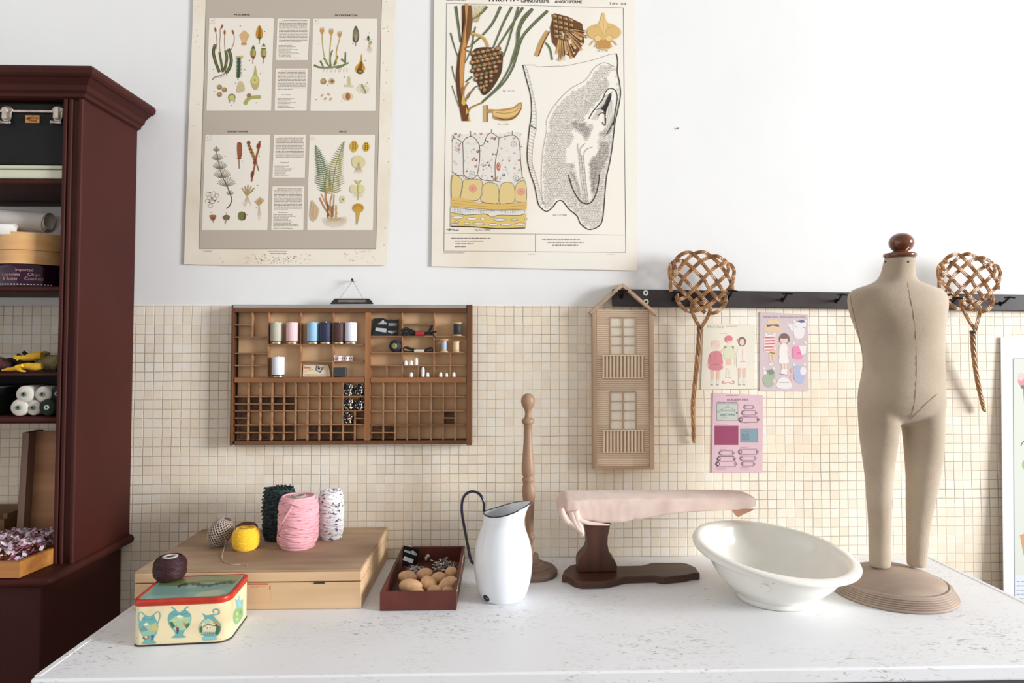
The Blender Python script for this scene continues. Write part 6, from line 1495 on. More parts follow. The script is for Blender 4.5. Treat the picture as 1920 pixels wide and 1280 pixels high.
def ballyarn(label, px, py, wpx, hpx, zt, m, seed, group=None, cor=True, n=34, tr=.0012, low=.5, Y=None):
    c = T(px, py, zt); k = (c.y - CP.y) / FOC; Rr = wpx / 2 * k; H_ = hpx * k
    th = thing('yarn_ball', label, 'yarn', c, group=group); mb = MB(); rf = sup(H_, Rr - tr, 3.2, max(low, .66))
    core(mb, rf, .0006, H_ - tr, c); wind(mb, rf, n, tr, c, seed=seed, tilt=.55, z0=.0004, z1=H_, seg=5); mb.build('yarn', m, th)
    if cor: mb = MB(); mb.lathe([(Rr * .46, H_ - .003), (Rr * .46, H_ + .0007), (Rr * .3, H_ + .0009), (Rr * .3, H_ - .010)], c=c, seg=24); mb.build('core', cor, th)
    return th
ballyarn('bright yellow thread ball on the wooden case', 461, 1029, 49, 39, bz, mat('yellow_thread', (250, 200, 20), .7, bump=.3, bs=500, sheen=.3), 7, cor=mat('yellow_core', (206, 156, 20), .8), n=44, tr=.0010)
ballyarn('brown thread ball behind the yellow one on the wooden case', 462, 1006, 40, 24, bz, mat('rust_thread', (136, 84, 52), .75, bump=.3, bs=500), 8, cor=mat('rust_core', (110, 64, 40), .8), n=34, tr=.0010)

# ---- painted tin with vases, slightly turned
p0 = T(248, 1213, TZ); p1_ = T(416, 1205, TZ); 
ca = Vector((p1_.x - p0.x, p1_.y - p0.y, 0)).normalized(); cb_ = Vector((-ca.y, ca.x, 0))
TWd, TDp = .1965, .150; TH = W(*Z8(72, 885), p0.y).z - TZ
p0 = Vector((p0.x, p0.y, TZ))
def tp_(s, t, z): return p0 + ca * s + cb_ * t + Vector((0, 0, z))
def rrect(off, z, r=.016, seg=6):
    pts = []; w, d = TWd, TDp
    r0 = r
    for cx, cy, a0, r in ((w - r0, d - r0, 0, r0), (r0, d - r0, 90, r0), (r0, r0, 180, r0), (w - .028, .028, 270, .028)):
        rr_ = r
        for i in range(seg + 1):
            a_ = math.radians(a0 + 90 * i / seg); pts.append(tp_(cx + (rr_ + off) * math.cos(a_), cy + (rr_ + off) * math.sin(a_), z))
    return pts
th = thing('painted_tin', 'cream tin box painted with blue vases, red rimmed lid', 'tin', p0)
TINB = mat('cream_painted_tin', (232, 216, 176), .35, vcol=(204, 180, 136), vs=9, lo=.52, hi=.75, spec=.5)
REDT = mat('red_painted_tin', (196, 52, 30), .3, var=.25, vs=30)
mb = MB(); mb.rings([rrect(-.001, .0006), rrect(0, .003), rrect(0, TH - .012)]); mb.build('tin_body', TINB, th)
mb = MB(); mb.rings([rrect(.001, .0003), rrect(.0015, .0018), rrect(.0006, .0036)]); mb.build('bottom_rim', mat('dark_tin_edge', (62, 50, 44), .5, .4), th)
mb = MB(); rs_ = [rrect(.0012, TH - .0135), rrect(.0022, TH - .012), rrect(.0024, TH - .004), rrect(.0010, TH - .0008), rrect(-.003, TH), rrect(-.0065, TH - .0012), rrect(-.0066, TH - .0018)]
mb.rings(rs_, cap0=False, cap1=True); lid = mb.build('lid', REDT, th)
mb = MB(); mb.add(rrect(-.0068, TH - .0010), [tuple(range(28))]); 
A = Art(Vector((0, 0, p0.z + TH - .0012)), (0, 0, 1), base=.0002, step=4e-6); A.frame(230, 890, 3.765)
# lid landscape drawn in plan coordinates
def lid_poly(pts, col): A.k += 1; b = len(A.v); A.v += [tp_(s * TWd, t * TDp, TH - .0010 + A.k * 6e-6) for s, t in pts]; A.f.append(list(range(b, b + len(pts)))); A.c.append(col)
lid_poly([((q - p0).dot(ca) / TWd, (q - p0).dot(cb_) / TDp) for q in rrect(-.0068, 0)], (146, 164, 146))
lid_poly([((q - p0).dot(ca) / TWd, (q - p0).dot(cb_) / TDp) for q in rrect(-.0084, 0)], (122, 158, 148))
lid_poly([(.1, .06), (.35, .05), (.5, .12), (.3, .2), (.1, .16)], (140, 170, 160)); lid_poly([(.6, .06), (.85, .07), (.93, .2), (.8, .33), (.62, .22)], (166, 176, 150)); lid_poly([(.5, .25), (.7, .3), (.93, .45), (.93, .58), (.6, .5), (.4, .38)], (104, 146, 132))
lid_poly([(.07, .62), (.3, .55), (.6, .66), (.94, .62), (.94, .93), (.06, .93)], (112, 122, 74)); lid_poly([(.3, .72), (.6, .78), (.94, .72), (.94, .9), (.3, .92)], (136, 140, 92))
R = random.Random(2)
for i in range(26): s_ = .33 + i * .023; t_ = .57 + .05 * math.sin(i * .35) + .02 * (i % 3); lid_poly([(s_ - .03, t_), (s_, t_ - .05 - R.uniform(0, .04)), (s_ + .03, t_), (s_, t_ + .05)], R.choice(((44, 62, 38), (58, 74, 44), (36, 50, 36))))
A.build('lid_picture', lid, INKG)
# vases on the front
nf = (-cb_)
A = Art(p0, nf, base=.0003, step=4e-6); A.fade = (196, 184, 146, .14); A.frame(230, 890, 3.765)
BL, BL2 = (92, 162, 166), (126, 186, 190)
A.stroke([(122, 1060), (110, 1010), (116, 975), (135, 970), (150, 985), (165, 1000)], 7, BL, True); A.stroke([(245, 1055), (262, 1010), (262, 975), (245, 966), (228, 980), (212, 1002)], 7, BL, True)
A.poly([(160, 990), (188, 1000), (216, 988), (240, 1030), (252, 1070), (240, 1120), (218, 1160), (235, 1188), (136, 1192), (155, 1162), (125, 1110), (112, 1060), (130, 1030)], BL, True)
A.poly([(120, 1078), (150, 1050), (170, 1040), (200, 1058), (235, 1040), (250, 1075), (245, 1100), (125, 1110)], (150, 186, 160)); A.poly([(190, 1090), (222, 1052), (250, 1085), (240, 1096)], (214, 176, 74)); A.poly([(120, 1085), (140, 1060), (165, 1075), (180, 1098), (128, 1108)], (96, 140, 134)); A.poly([(150, 1052), (172, 1042), (182, 1058), (160, 1064)], (232, 232, 214)); A.poly([(140, 1148), (165, 1122), (188, 1140), (180, 1160), (150, 1162)], (110, 74, 54)); A.poly([(150, 1146), (165, 1132), (178, 1142), (172, 1154)], (220, 200, 164)); A.poly([(200, 1130), (228, 1110), (218, 1160), (200, 1172)], (52, 92, 128)); A.rect(200, 1140, 208, 1172, (150, 76, 48)); A.poly([(128, 1112), (240, 1100), (228, 1125), (140, 1140)], (130, 180, 160)); A.stroke([(140, 1010), (180, 1022), (230, 1008)], 4, (60, 130, 160), True)
A.stroke([(345, 932), (365, 945), (382, 965)], 9, BL); A.stroke([(465, 928), (445, 942), (428, 962)], 9, BL)
A.poly([(372, 955), (402, 968), (440, 952), (475, 975), (486, 1010), (475, 1060), (440, 1100), (425, 1128), (450, 1146), (345, 1150), (372, 1128), (362, 1100), (330, 1060), (320, 1010), (338, 970)], BL, True)
A.poly([(330, 1030), (370, 1000), (400, 985), (440, 1005), (480, 1000), (478, 1050), (440, 1095), (370, 1095), (335, 1060)], (158, 196, 158)); A.poly([(382, 1000), (402, 985), (425, 1002), (400, 1012)], (234, 234, 214)); A.poly([(330, 1040), (350, 1032), (372, 1070), (350, 1084)], (40, 96, 60)); A.poly([(440, 1060), (470, 1040), (474, 1058), (450, 1085)], (48, 104, 62)); A.rect(422, 1038, 436, 1062, (206, 150, 74)); A.rect(436, 1044, 446, 1066, (170, 90, 52)); A.poly([(378, 1078), (396, 1072), (398, 1095), (392, 1122), (382, 1120)], (62, 50, 66)); A.rect(372, 1060, 384, 1072, (206, 120, 80)); A.stroke([(345, 1030), (400, 1020), (460, 1006)], 6, (206, 214, 120), True); A.stroke([(345, 982), (400, 986), (455, 976)], 4, (60, 130, 160), True)
A.stroke([(640, 985), (655, 985), (682, 978), (680, 955), (660, 946), (640, 955), (645, 975)], 8, BL, True)
A.poly([(562, 975), (585, 988), (610, 988), (636, 985), (655, 1012), (690, 1050), (694, 1090), (675, 1130), (650, 1142), (668, 1160), (565, 1166), (580, 1142), (545, 1115), (536, 1078), (560, 1035), (580, 1010)], BL, True)
A.poly([(545, 1065), (580, 1022), (610, 1015), (660, 1050), (688, 1075), (685, 1110), (550, 1120)], (206, 208, 170)); A.poly([(575, 1032), (602, 1012), (625, 1035), (610, 1050), (580, 1052)], (170, 196, 170)); A.poly([(545, 1085), (555, 1058), (566, 1095), (560, 1115), (545, 1110)], (40, 90, 60)); A.poly([(650, 1120), (664, 1060), (690, 1070), (688, 1105), (670, 1130)], (44, 92, 60)); A.poly([(575, 1076), (605, 1060), (640, 1070), (632, 1086), (580, 1090)], (226, 216, 190)); A.poly([(560, 1082), (602, 1056), (640, 1068), (640, 1060), (602, 1048), (560, 1074)], (120, 84, 60)); A.poly([(635, 1045), (655, 1030), (690, 1060), (668, 1062)], (196, 126, 60)); A.poly([(640, 1065), (662, 1052), (682, 1072)], (60, 48, 44)); A.circ(597, 1080, 4, (60, 50, 44)); A.circ(618, 1078, 4, (60, 50, 44))
for i in range(7): A.stroke([(560 + i * 13, 1105), (560 + i * 13, 1132)], 3, (120, 96, 80))
A.stroke([(552, 1110), (650, 1112)], 3, (120, 96, 80)); A.poly([(560, 1145), (660, 1138), (665, 1160), (568, 1164)], BL2)
A.rect(178, 897, 215, 906, (80, 62, 50)); A.rect(580, 877, 620, 887, (80, 62, 50)); 
for x, y in ((196, 925), (270, 1190), (590, 905), (600, 892), (420, 1190), (330, 900), (690, 1160), (100, 1150)): A.circ(x, y, 2.6, (150, 120, 84), n=6)
A.build('painted_vases', th, INKG)
A = Art(tp_(TWd, 0, 0), ca, base=.0003, step=4e-6); A.fade = (196, 184, 146, .14); A.frame(230, 890, 3.765)
A.poly([(795, 875), (812, 885), (822, 850), (830, 885), (850, 880), (848, 930), (850, 990), (830, 1030), (800, 1058), (780, 1030), (782, 970), (800, 930)], (120, 182, 160), True); A.poly([(785, 985), (800, 950), (838, 940), (848, 985), (825, 1030), (798, 1050), (784, 1020)], (120, 168, 96), True); A.poly([(810, 880), (822, 850), (830, 885), (840, 930), (812, 935)], (122, 188, 210)); A.circ(808, 980, 8, (180, 200, 120), 12); A.circ(830, 970, 7, (90, 140, 80), 14); A.circ(805, 1020, 7, (180, 200, 120), 10)
A.build('painted_vase', th, INKG)
ballyarn('dark maroon thread ball on the lid of the painted tin', 318.5, 1085, 57, 41, TZ + TH, mat('maroon_thread', (52, 14, 20), .6, bump=.3, bs=500), 9, cor=mat('white_core', (196, 190, 186), .7), n=46, tr=.0013)

# ---- red brown tray with wooden eggs
g9 = lambda u, v: (700 + u / 9.144, 1010 + v / 9.144)
fl_, fr_ = T(*g9(110, 1240), TZ), T(*g9(1450, 1240), TZ); zt_ = W(*g9(700, 905), fl_.y).z
bl_, br_ = T(*g9(470, 130), zt_), T(*g9(1545, 130), zt_)
x0, x1, y0, y1 = fl_.x, (fr_.x + br_.x) / 2, fl_.y, min(bl_.y, -.008)
TRY = mat('red_brown_leatherette', (98, 42, 28), .5, vcol=(72, 28, 20), vs=10, bump=.15, bs=140)
th = thing('sewing_tray', 'red brown open box holding wooden eggs and safety pins', 'tray', ((x0 + x1) / 2, y0, TZ)); t_ = .008
for nm, A_, B_ in (('front_side', (x0, y0, TZ + .0004), (x1, y0 + t_, zt_)), ('back_side', (x0, y1 - t_, TZ + .0004), (x1, y1, zt_)), ('left_side', (x0, y0 + t_, TZ + .0004), (x0 + t_, y1 - t_, zt_)), ('right_side', (x1 - t_, y0 + t_, TZ + .0004), (x1, y1 - t_, zt_))):
    mb = MB(); mb.box(A_, B_); mb.build(nm, TRY, th, bevel=.001)
mb = MB(); mb.box((x0 + t_, y0 + t_, TZ + .0005), (x1 - t_, y1 - t_, TZ + .004)); mb.build('tray_floor', TRY, th)
mb = MB(); mb.tube([Vector(q) for q in cr([(x1 + .0006 + .0008 * math.sin(i * 2.1), y0 + .004 + (y1 - y0 - .01) * i / 16, zt_ - .001 - .002 * abs(math.sin(i * 1.3))) for i in range(17)], 3)], .0012, 5); mb.build('frayed_edge', mat('frayed_paper', (206, 170, 146), .8), th)
EGG = wood('egg_wood', (232, 190, 150), (212, 164, 120), 'z', 26, .55)
eggs = [(585, 665, 300, 215, .25, 0, 'rear left corner of the pile', 1), (640, 805, 380, 215, -.05, 1, 'large one at front left of the pile', 1), (870, 615, 290, 200, -.35, 2, 'rear middle of the pile', 1), (950, 765, 270, 220, .5, 3, 'centre of the pile', 2),
        (1122, 675, 235, 200, 0.1, 4, 'behind the centre, small and round', 2), (1335, 600, 200, 220, 1.5, 5, 'standing at the rear right corner', 2), (1275, 780, 330, 220, -.45, 6, 'big one at front right of the pile', 2), (750, 905, 250, 150, 0, 7, 'front left, mostly hidden by the tray rim', 0), (1050, 885, 260, 170, 0, 8, 'front middle, half hidden by the tray rim', 0), (1300, 890, 230, 150, .1, 9, 'front right, half hidden by the tray rim', 0)]
ez = [.0, .034, .028, .022]
for u, v, wu, hv, rot, k, lb, lev in eggs:
    zc_ = TZ + .0225 + (0.0, .010, .011)[lev]
    px, py = g9(u, v); c = T(px, py, zc_); 
    c.y = max(c.y, y0 + t_ + .021); kk = (c.y - CP.y) / FOC / 9.144
    t = thing('darning_egg', 'pale wooden egg, ' + lb, 'wooden egg', c, group='wooden eggs in the red brown tray')
    M_ = Matrix.Rotation(rot + math.pi / 2, 3, 'Y') @ Matrix.Rotation(.2 * (k % 3), 3, 'X')
    mb = MB(); r1 = min(wu, hv) * kk * .53 ; r2 = max(wu, hv) * kk * .54
    mb.ell(c, (r1, r1, r2), M=M_, seg=28, rings=18, egg=.12 * (1 if k % 2 else -1)); mb.build('egg', EGG, t)
# needle book leaning in the corner
nb = thing('needle_book', 'black needle book leaning in the rear left tray corner', 'needle book', T(*g9(600, 460), TZ + .02))
q = [W(*g9(*a_), y) for a_, y in (((475, 460), y1 - .06), ((745, 470), y1 - .035), ((780, 190), y1 - .018), ((525, 112), y1 - .04))]
n_ = (q[1] - q[0]).cross(q[3] - q[0]).normalized(); n_ = n_ if n_.y < 0 else -n_
mb = MB(); mb.prism(q, -n_ * .003); mb.build('cover', mat('black_felt', (16, 16, 18), .9, spec=.1), nb, clean=True)
A = Art(q[0], n_, base=.0004); A.frame(700, 1010, 9.144)
for i in range(14): u = 535 + i * 15; h_ = 38 + 32 * math.exp(-((i - 9.5) / 2.4) ** 2); A.stroke([(u, 222 + i * 5), (u + 6, 222 + i * 5 - h_)], 7, (196, 194, 190))
A.poly([(532, 296), (692, 352), (668, 424), (504, 358)], (170, 168, 160)); A.lines(540, 330, 660, 380, 14, 8, (120, 118, 112), 3)
A.poly([(600, 104), (640, 116), (662, 138), (630, 124)], (222, 220, 214))
A.build('silver_needles', nb)
# safety pins
PINM = mat('steel_pins', (196, 190, 186), .25, .9)
sp_ = None; R = random.Random(21)
def pin_mb(L_=.036):
    mb = MB(); h = .0042
    P = [(-L_/2, 0, .001), (-L_/2 + .002, 0, h - .001), (-L_/2 + .004, 0, h), (L_/2 - .006, 0, h), (L_/2, 0, h * .7), (L_/2, 0, -h * .7), (L_/2 - .006, 0, -h), (-L_/2 + .004, 0, -h), (-L_/2, 0, -.002), (-L_/2 + .001, .0008, .002)]
    mb.tube([Vector(q) for q in cr(P, 3)], .0006, 5); return mb
for i in range(46):
    if i < 30: u, v, zz = R.gauss(1230, 90), R.gauss(455, 60), R.uniform(.008, .024)
    else: u, v, zz = R.gauss(700, 95), R.gauss(540, 26), R.uniform(.008, .016)
    u = min(max(u, 470), 1400); v = min(max(v, 330), 620)
    c = T(*g9(u, v), TZ + zz); c.x = min(max(c.x, x0 + .022), x1 - .024); c.y = min(c.y, y1 - .028)
    rot = (R.uniform(-.6, .6) + math.pi / 2 * (R.random() < .5), R.uniform(-.5, .5), R.uniform(0, 3.14))
    if sp_ is None:
        sp_ = thing('safety_pin', 'steel safety pin in the heap behind the wooden eggs', 'safety pin', c, rot=rot, group='safety pins heaped in the tray')
        pin_mb().build('pin_wire', PINM, sp_, local=True)
        mb = MB(); mb.box((-.0195, -.0018, -.0048), (-.0135, .0018, .0048)); mb.build('pin_head', PINM, sp_, local=True, bevel=.0012)
    else: dup(sp_, c, rot)
t = thing('paper_scrap', 'small white scrap lying at the back of the tray', 'scrap', T(*g9(930, 330), TZ + .012))
c = T(*g9(935, 330), TZ + .014); mb = MB(); mb.ell(c + Vector((0, 0, .006)), (.006, .004, .005), seg=10, rings=6); mb.ell(c + Vector((-.005, -.002, 0)), (.004, .003, .007), seg=10, rings=6); mb.build('scrap', mat('white_scrap', (214, 200, 186), .7), t, clean=False)

# ---- enamel jug
ENA = mat('white_enamel', (234, 238, 242), .16, var=.04, vs=6, coat=.4)
NAVY = mat('navy_enamel', (22, 20, 44), .15, coat=.4)
JY = T(945, 1119, TZ).y
j7 = lambda u, v, Y=JY: W(850 + u / 5.119, 900 + v / 5.119, Y)
lv = [(1158, 300, 655), (1130, 275, 682), (1100, 258, 700), (1040, 234, 722), (960, 212, 745), (880, 198, 758), (800, 190, 764), (720, 191, 763), (640, 200, 750), (560, 222, 730), (500, 246, 708), (450, 264, 692), (420, 274, 686)]
jg = thing('enamel_jug', 'white enamel jug with navy handle and wide spout', 'jug', j7(478, 1158))
rs_ = []; SEG = 40
for i, (v, l, r) in enumerate(lv):
    a_, b_ = j7(l, v), j7(r, v); cx = (a_.x + b_.x) / 2; rr_ = (b_.x - a_.x) / 2 * .985; z = a_.z if i else TZ + .0006
    rs_.append([Vector((cx + rr_ * math.cos(2*math.pi*k/SEG), JY + rr_ * math.sin(2*math.pi*k/SEG), z)) for k in range(SEG)])
def rimring(f):
    """f = 0 at the body top, 1 at the lip"""
    out_ = []; a_, b_ = j7(274, 420), j7(686, 420); bx = (a_.x + b_.x) / 2; br2 = (b_.x - a_.x) / 2 * .985; bz_ = a_.z
    xl2, xr2 = j7(291, 300).x, j7(748, 215).x; 
    for k in range(SEG):
        t = 2 * math.pi * k / SEG; cs = math.cos(t); sn = math.sin(t)
        X = (xl2 + xr2) / 2 + (xr2 - xl2) / 2 * (cs if cs < 0 else cs); 
        w_ = (1 + cs) / 2
        Yr = JY + sn * (.056 if cs < 0 else .056 * (1 - .42 * cs ** 2))
        vv = 338 - 128 * w_ ** 1.25 - 26 * (1 - w_) ** 6
        Z_ = j7(500, vv).z; x_b = bx + br2 * cs; y_b = JY + br2 * sn
        g = f ** (1.0 + 1.1 * w_); gz = f
        out_.append(Vector((x_b + (X - x_b) * g, y_b + (Yr - y_b) * g, bz_ + (Z_ - bz_) * gz)))
    return out_
for f in (.2, .4, .6, .8, .93, 1.0): rs_.append(rimring(f))
mb = MB(); mb.rings(rs_, cap0=True, cap1=False); mb.build('jug_body', ENA, jg, solid=.0018)
lip = rimring(1.0); mb = MB(); mb.tube([p + Vector((0, 0, .0006)) for p in lip], .0017, 8, closed=True); mb.build('navy_rim', NAVY, jg)
hp = [(292, 300), (294, 262), (293, 215), (275, 165), (240, 125), (190, 108), (145, 118), (108, 148), (86, 200), (80, 270), (88, 350), (100, 420), (118, 520), (138, 620), (155, 710), (170, 770), (192, 800)]
pts = [j7(u, v) for u, v in hp]; mb = MB(); mb.tube([Vector(q) for q in cr([tuple(p) for p in pts], 4)], .0036, 10, flat=1.0); mb.build('handle', NAVY, jg)
cp_ = j7(315, 1133); 
def jr(z):
    for A_, B_ in zip(rs_[:13], rs_[1:13]):
        if A_[0].z <= z <= B_[0].z + 1e-6:
            f = (z - A_[0].z) / max(1e-6, B_[0].z - A_[0].z); ra = (A_[0].x - A_[SEG//2].x) / 2; rb_ = (B_[0].x - B_[SEG//2].x) / 2; return (A_[0].x + A_[SEG//2].x) / 2, ra + (rb_ - ra) * f
    return (rs_[0][0].x + rs_[0][SEG//2].x) / 2, (rs_[0][0].x - rs_[0][SEG//2].x) / 2
def jsurf(u, v, off=.0006):
    d = ray(850 + u / 5.119, 900 + v / 5.119); t = 1.4
    while t < 2.1:
        p = CP + d * t; cx, r_ = jr(p.z)
        if math.hypot(p.x - cx, p.y - JY) < r_ + off: return p
        t += .0008
    return j7(u, v)
def disc(cu, cv, ru, rv, off, n=20, rot=.5):
    ps = [jsurf(cu + ru*math.cos(t)*math.cos(rot) - rv*math.sin(t)*math.sin(rot), cv + ru*math.cos(t)*math.sin(rot) + rv*math.sin(t)*math.cos(rot), off) for t in [2*math.pi*k/n for k in range(n)]]
    c = jsurf(cu, cv, off); return [c] + ps, [(0, k + 1, (k + 1) % n + 1) for k in range(n)]
mb = MB(); mb.add(*disc(316, 1133, 38, 22, .0007, rot=.85), False); mb.m = 1; mb.add(*disc(320, 1134, 13, 11, .0012), False); mb.m = 2; mb.add(*disc(322, 1135, 5, 4, .0016), False)
mb.build('chipped_spot', [mat('chip_iron', (38, 26, 26), .5), mat('chip_rust', (92, 80, 76), .5), mat('chip_light', (206, 200, 190), .4)], jg)

# ---- turned wooden stand
SY = T(999, 1076, TZ).y
s9 = lambda u, v: W(690 + u / 2.908, 720 + v / 2.908, SY)
sc_ = s9(860, 1000).x
th = thing('turned_stand', 'tall turned wooden hat stand behind the enamel jug', 'hat stand', (sc_, SY, TZ))
mm = 1 / 2.908 * (SY - CP.y) / FOC
prof = [(0, 50), (14, 52), (26, 60), (35, 75), (38, 92), (35, 110), (27, 126), (19, 140), (16, 158), (18, 175), (22, 186), (33, 191), (35, 197), (33, 203), (35, 208), (30, 213), (23, 220), (22, 260), (24, 320), (29, 380), (34, 440), (36, 475), (33, 495), (27, 506), (33, 512), (35, 520), (33, 528), (29, 532), (32, 538), (30, 546), (35, 560), (37, 585), (35, 610), (30, 640), (26, 700), (22, 760), (20, 800), (19, 815), (25, 822), (27, 834), (25, 842), (19, 850), (17, 880), (20, 905), (24, 925)]
mb = MB(); P = []
for r_, v in reversed(prof): P.append((max(r_, .3) * mm, s9(870, v).z))
zb0 = P[0][1]
rs2 = []
for r_, z in P:
    f = (z - TZ) / (P[-1][1] - TZ); cx = W(995, 1000, SY).x + (s9(872, 100).x - W(995, 1000, SY).x) * min(1, f * 1.6)
    rs2.append([Vector((cx + r_ * math.cos(2*math.pi*k/28), SY + r_ * math.sin(2*math.pi*k/28), z)) for k in range(28)])
mb.rings(rs2); mb.build('turned_post', wood('turned_beech', (170, 136, 108), (136, 102, 78), 'z', 18, .5, .15), th)
mb = MB(); mb.lathe([(.070, TZ + .0004), (.072, TZ + .004), (.0715, TZ + .012), (.066, TZ + .019), (.056, TZ + .0225), (.054, TZ + .0215), (.051, TZ + .0255), (.042, TZ + .0295), (.038, TZ + .029), (.035, TZ + .033), (.027, TZ + .036), (.022, TZ + .0355), (.018, max(TZ + .04, zb0)), (.006, max(TZ + .042, zb0 + .002))], c=(W(997, 1070, SY).x, SY, 0), seg=48)
mb.build('round_base', wood('dark_turned_wood', (124, 100, 86), (98, 76, 64), 'x', 14, .5, .15), th)

# ---- sleeve board
DWD = wood('dark_stained_oak', (92, 54, 34), (58, 32, 20), 'x', 14, .45, .25)
DWZ = wood('dark_stained_oak_upright', (92, 50, 32), (60, 32, 20), 'z', 16, .45, .25)
zz = lambda u, v: (1040 + u / 3.2, 890 + v / 3.2)
sb = thing('sleeve_board', 'wooden sleeve ironing board covered with pink cloth', 'ironing board', T(*zz(260, 600), TZ))
ft = [T(*zz(*p), TZ + .001) for p in ((70, 645), (115, 672), (160, 684), (300, 681), (370, 668), (400, 658), (430, 652), (600, 646), (625, 652), (655, 656), (780, 642), (840, 628))]
bkp = [T(*zz(*p), TZ + .019) for p in ((872, 590), (845, 552), (800, 532), (760, 525), (590, 525), (560, 532), (520, 542), (380, 545), (240, 540), (130, 531), (85, 545), (55, 572), (42, 605))]
pl = [Vector((p.x, p.y, TZ + .0006)) for p in ft + bkp]
mb = MB(); mb.prism(pl, (0, 0, .0185)); mb.build('foot_plank', DWD, sb, bevel=.0035, bseg=3, clean=True)
pf = T(*zz(262, 585), TZ + .019).y; g2 = lambda u, v: W(*zz(u, v), pf)
pr_ = [(141, 588), (375, 582), (375, 545), (362, 515), (342, 492), (326, 460), (318, 415), (320, 370), (330, 325), (338, 285), (178, 285), (188, 330), (196, 385), (196, 430), (186, 458), (160, 485), (142, 510), (138, 545)]
pp_ = [g2(*p) for p in pr_]
for p in pp_: p.z = max(p.z, TZ + .0192)
mb = MB(); mb.prism(pp_, (0, .055, 0)); mb.build('upright', DWZ, sb, bevel=.0025, bseg=2, clean=True)
# cloth covered board: sections along its length
CLO = mat('faded_pink_cloth', (224, 200, 188), .9, vcol=(212, 186, 174), vs=18, bump=.45, bs=26, bstretch=(.5, 2, 1.2), sheen=.3)
yfr = pf - .035; ztp = W(*zz(400, 148), yfr).z; ybk = T(*zz(500, 86), ztp).y
import mathutils
secs = []; N = 60; R = random.Random(3)
ub = lambda u: W(*zz(u, 160), yfr).x
xa, xb = ub(20), W(*zz(1202, 160), yfr + .05).x
for i in range(N + 1):
    f = i / N; x = xa + (xb - xa) * f
    e0 = min(1, f / .055); e1 = min(1, (1 - f) / .06); rnd = max(0, 1 - (1 - e0) ** 2.6) ** .45 * max(0, 1 - (1 - e1) ** 2.6) ** .45; rnd = max(rnd, .35)
    yc2 = (yfr + ybk) / 2; hw_ = (ybk - yfr) / 2 * rnd * (1 - .10 * f)
    # lower edge of the cloth skirt, from the picture
    u = 20 + 1182 * f
    for (ua, va), (uc, vc) in zip(((0, 240), (60, 285), (160, 292), (300, 300), (400, 298), (520, 270), (700, 238), (850, 228), (1000, 222), (1100, 214), (1210, 200)), ((60, 285), (160, 292), (300, 300), (400, 298), (520, 270), (700, 238), (850, 228), (1000, 222), (1100, 214), (1210, 200), (1300, 190))):
        if ua <= u <= uc: vb = va + (vc - va) * (u - ua) / (uc - ua); break
    zbm = W(*zz(u, vb), yfr).z; tp2 = ztp + .002 * math.sin(f * 3.1) 
    if f < .06: tp2 -= (1 - e0) ** 2 * .016
    if f > .94: tp2 -= (1 - e1) ** 2 * .010
    ring = []
    cn = .011
    prf = [(-1, zbm), (-1, (zbm * .66 + tp2 * .34)), (-1, (zbm * .33 + tp2 * .67)), (-.985, tp2 - cn * .55), (-.93, tp2 - cn * .12), (-.84, tp2), (-.5, tp2 + .0012), (0, tp2 + .0018), (.5, tp2 + .001), (.86, tp2), (.96, tp2 - cn * .3), (1, tp2 - cn), (1, zbm + .012), (.9, zbm + .014), (0, zbm + .018), (-.88, zbm + .008)]
    for j, (a_, z) in enumerate(prf):
        p = Vector((x, yc2 + hw_ * a_, z)); q_ = mathutils.noise.noise(Vector((x * 26, p.y * 20 + 3, z * 30))) * .0032 + mathutils.noise.noise(Vector((x * 90 + z * 70, p.y * 30, z * 40))) * (.0012 + .0035 * max(0, 1 - f * 2.4))
        if j < 4: p.y += q_ - .002 * (j == 0); p.z += (q_ * 1.6 if j == 0 else 0)
        else: p.z += q_ * .35
        ring.append(p)
    secs.append(ring)
mb = MB(); mb.rings(secs); cb0 = mb.build('cloth_cover', CLO, sb, sub=1, clean=True)
mb = MB()   # bunched knot hanging at the left
hang = lambda u, v, dy=0: W(*zz(u, v), yfr - .004 + dy)
for k, (pts_, rr_) in enumerate((([(120, 215), (132, 262), (150, 310), (165, 350), (160, 368)], [.010, .011, .0095, .0065, .0035]), ([(60, 240), (85, 275), (118, 300), (150, 325), (170, 345)], [.008, .010, .010, .008, .005]), ([(100, 220), (115, 270), (138, 315), (172, 350)], [.009, .010, .009, .005]), ([(40, 200), (50, 240), (75, 275), (110, 296)], [.007, .009, .009, .007]), ([(145, 270), (200, 288), (260, 295), (330, 300)], [.006, .0055, .004, .002]))):
    P = cr([(*hang(u, v, -.001 * k), r_) for (u, v), r_ in zip(pts_, rr_)], 5); mb.tube([Vector(p[:3]) for p in P], [p[3] for p in P], 10)
mb.build('bunched_hem', CLO, cb0)
mb = MB(); q = [W(*zz(u, v), yfr + .03) for u, v in ((1060, 208), (1195, 205), (1185, 214), (1135, 236), (1102, 254), (1088, 246))]
mb.prism(q, (0, .003, 0)); mb.build('hem_corner', mat('pink_cloth_inside', (196, 146, 124), .9), cb0, clean=True)


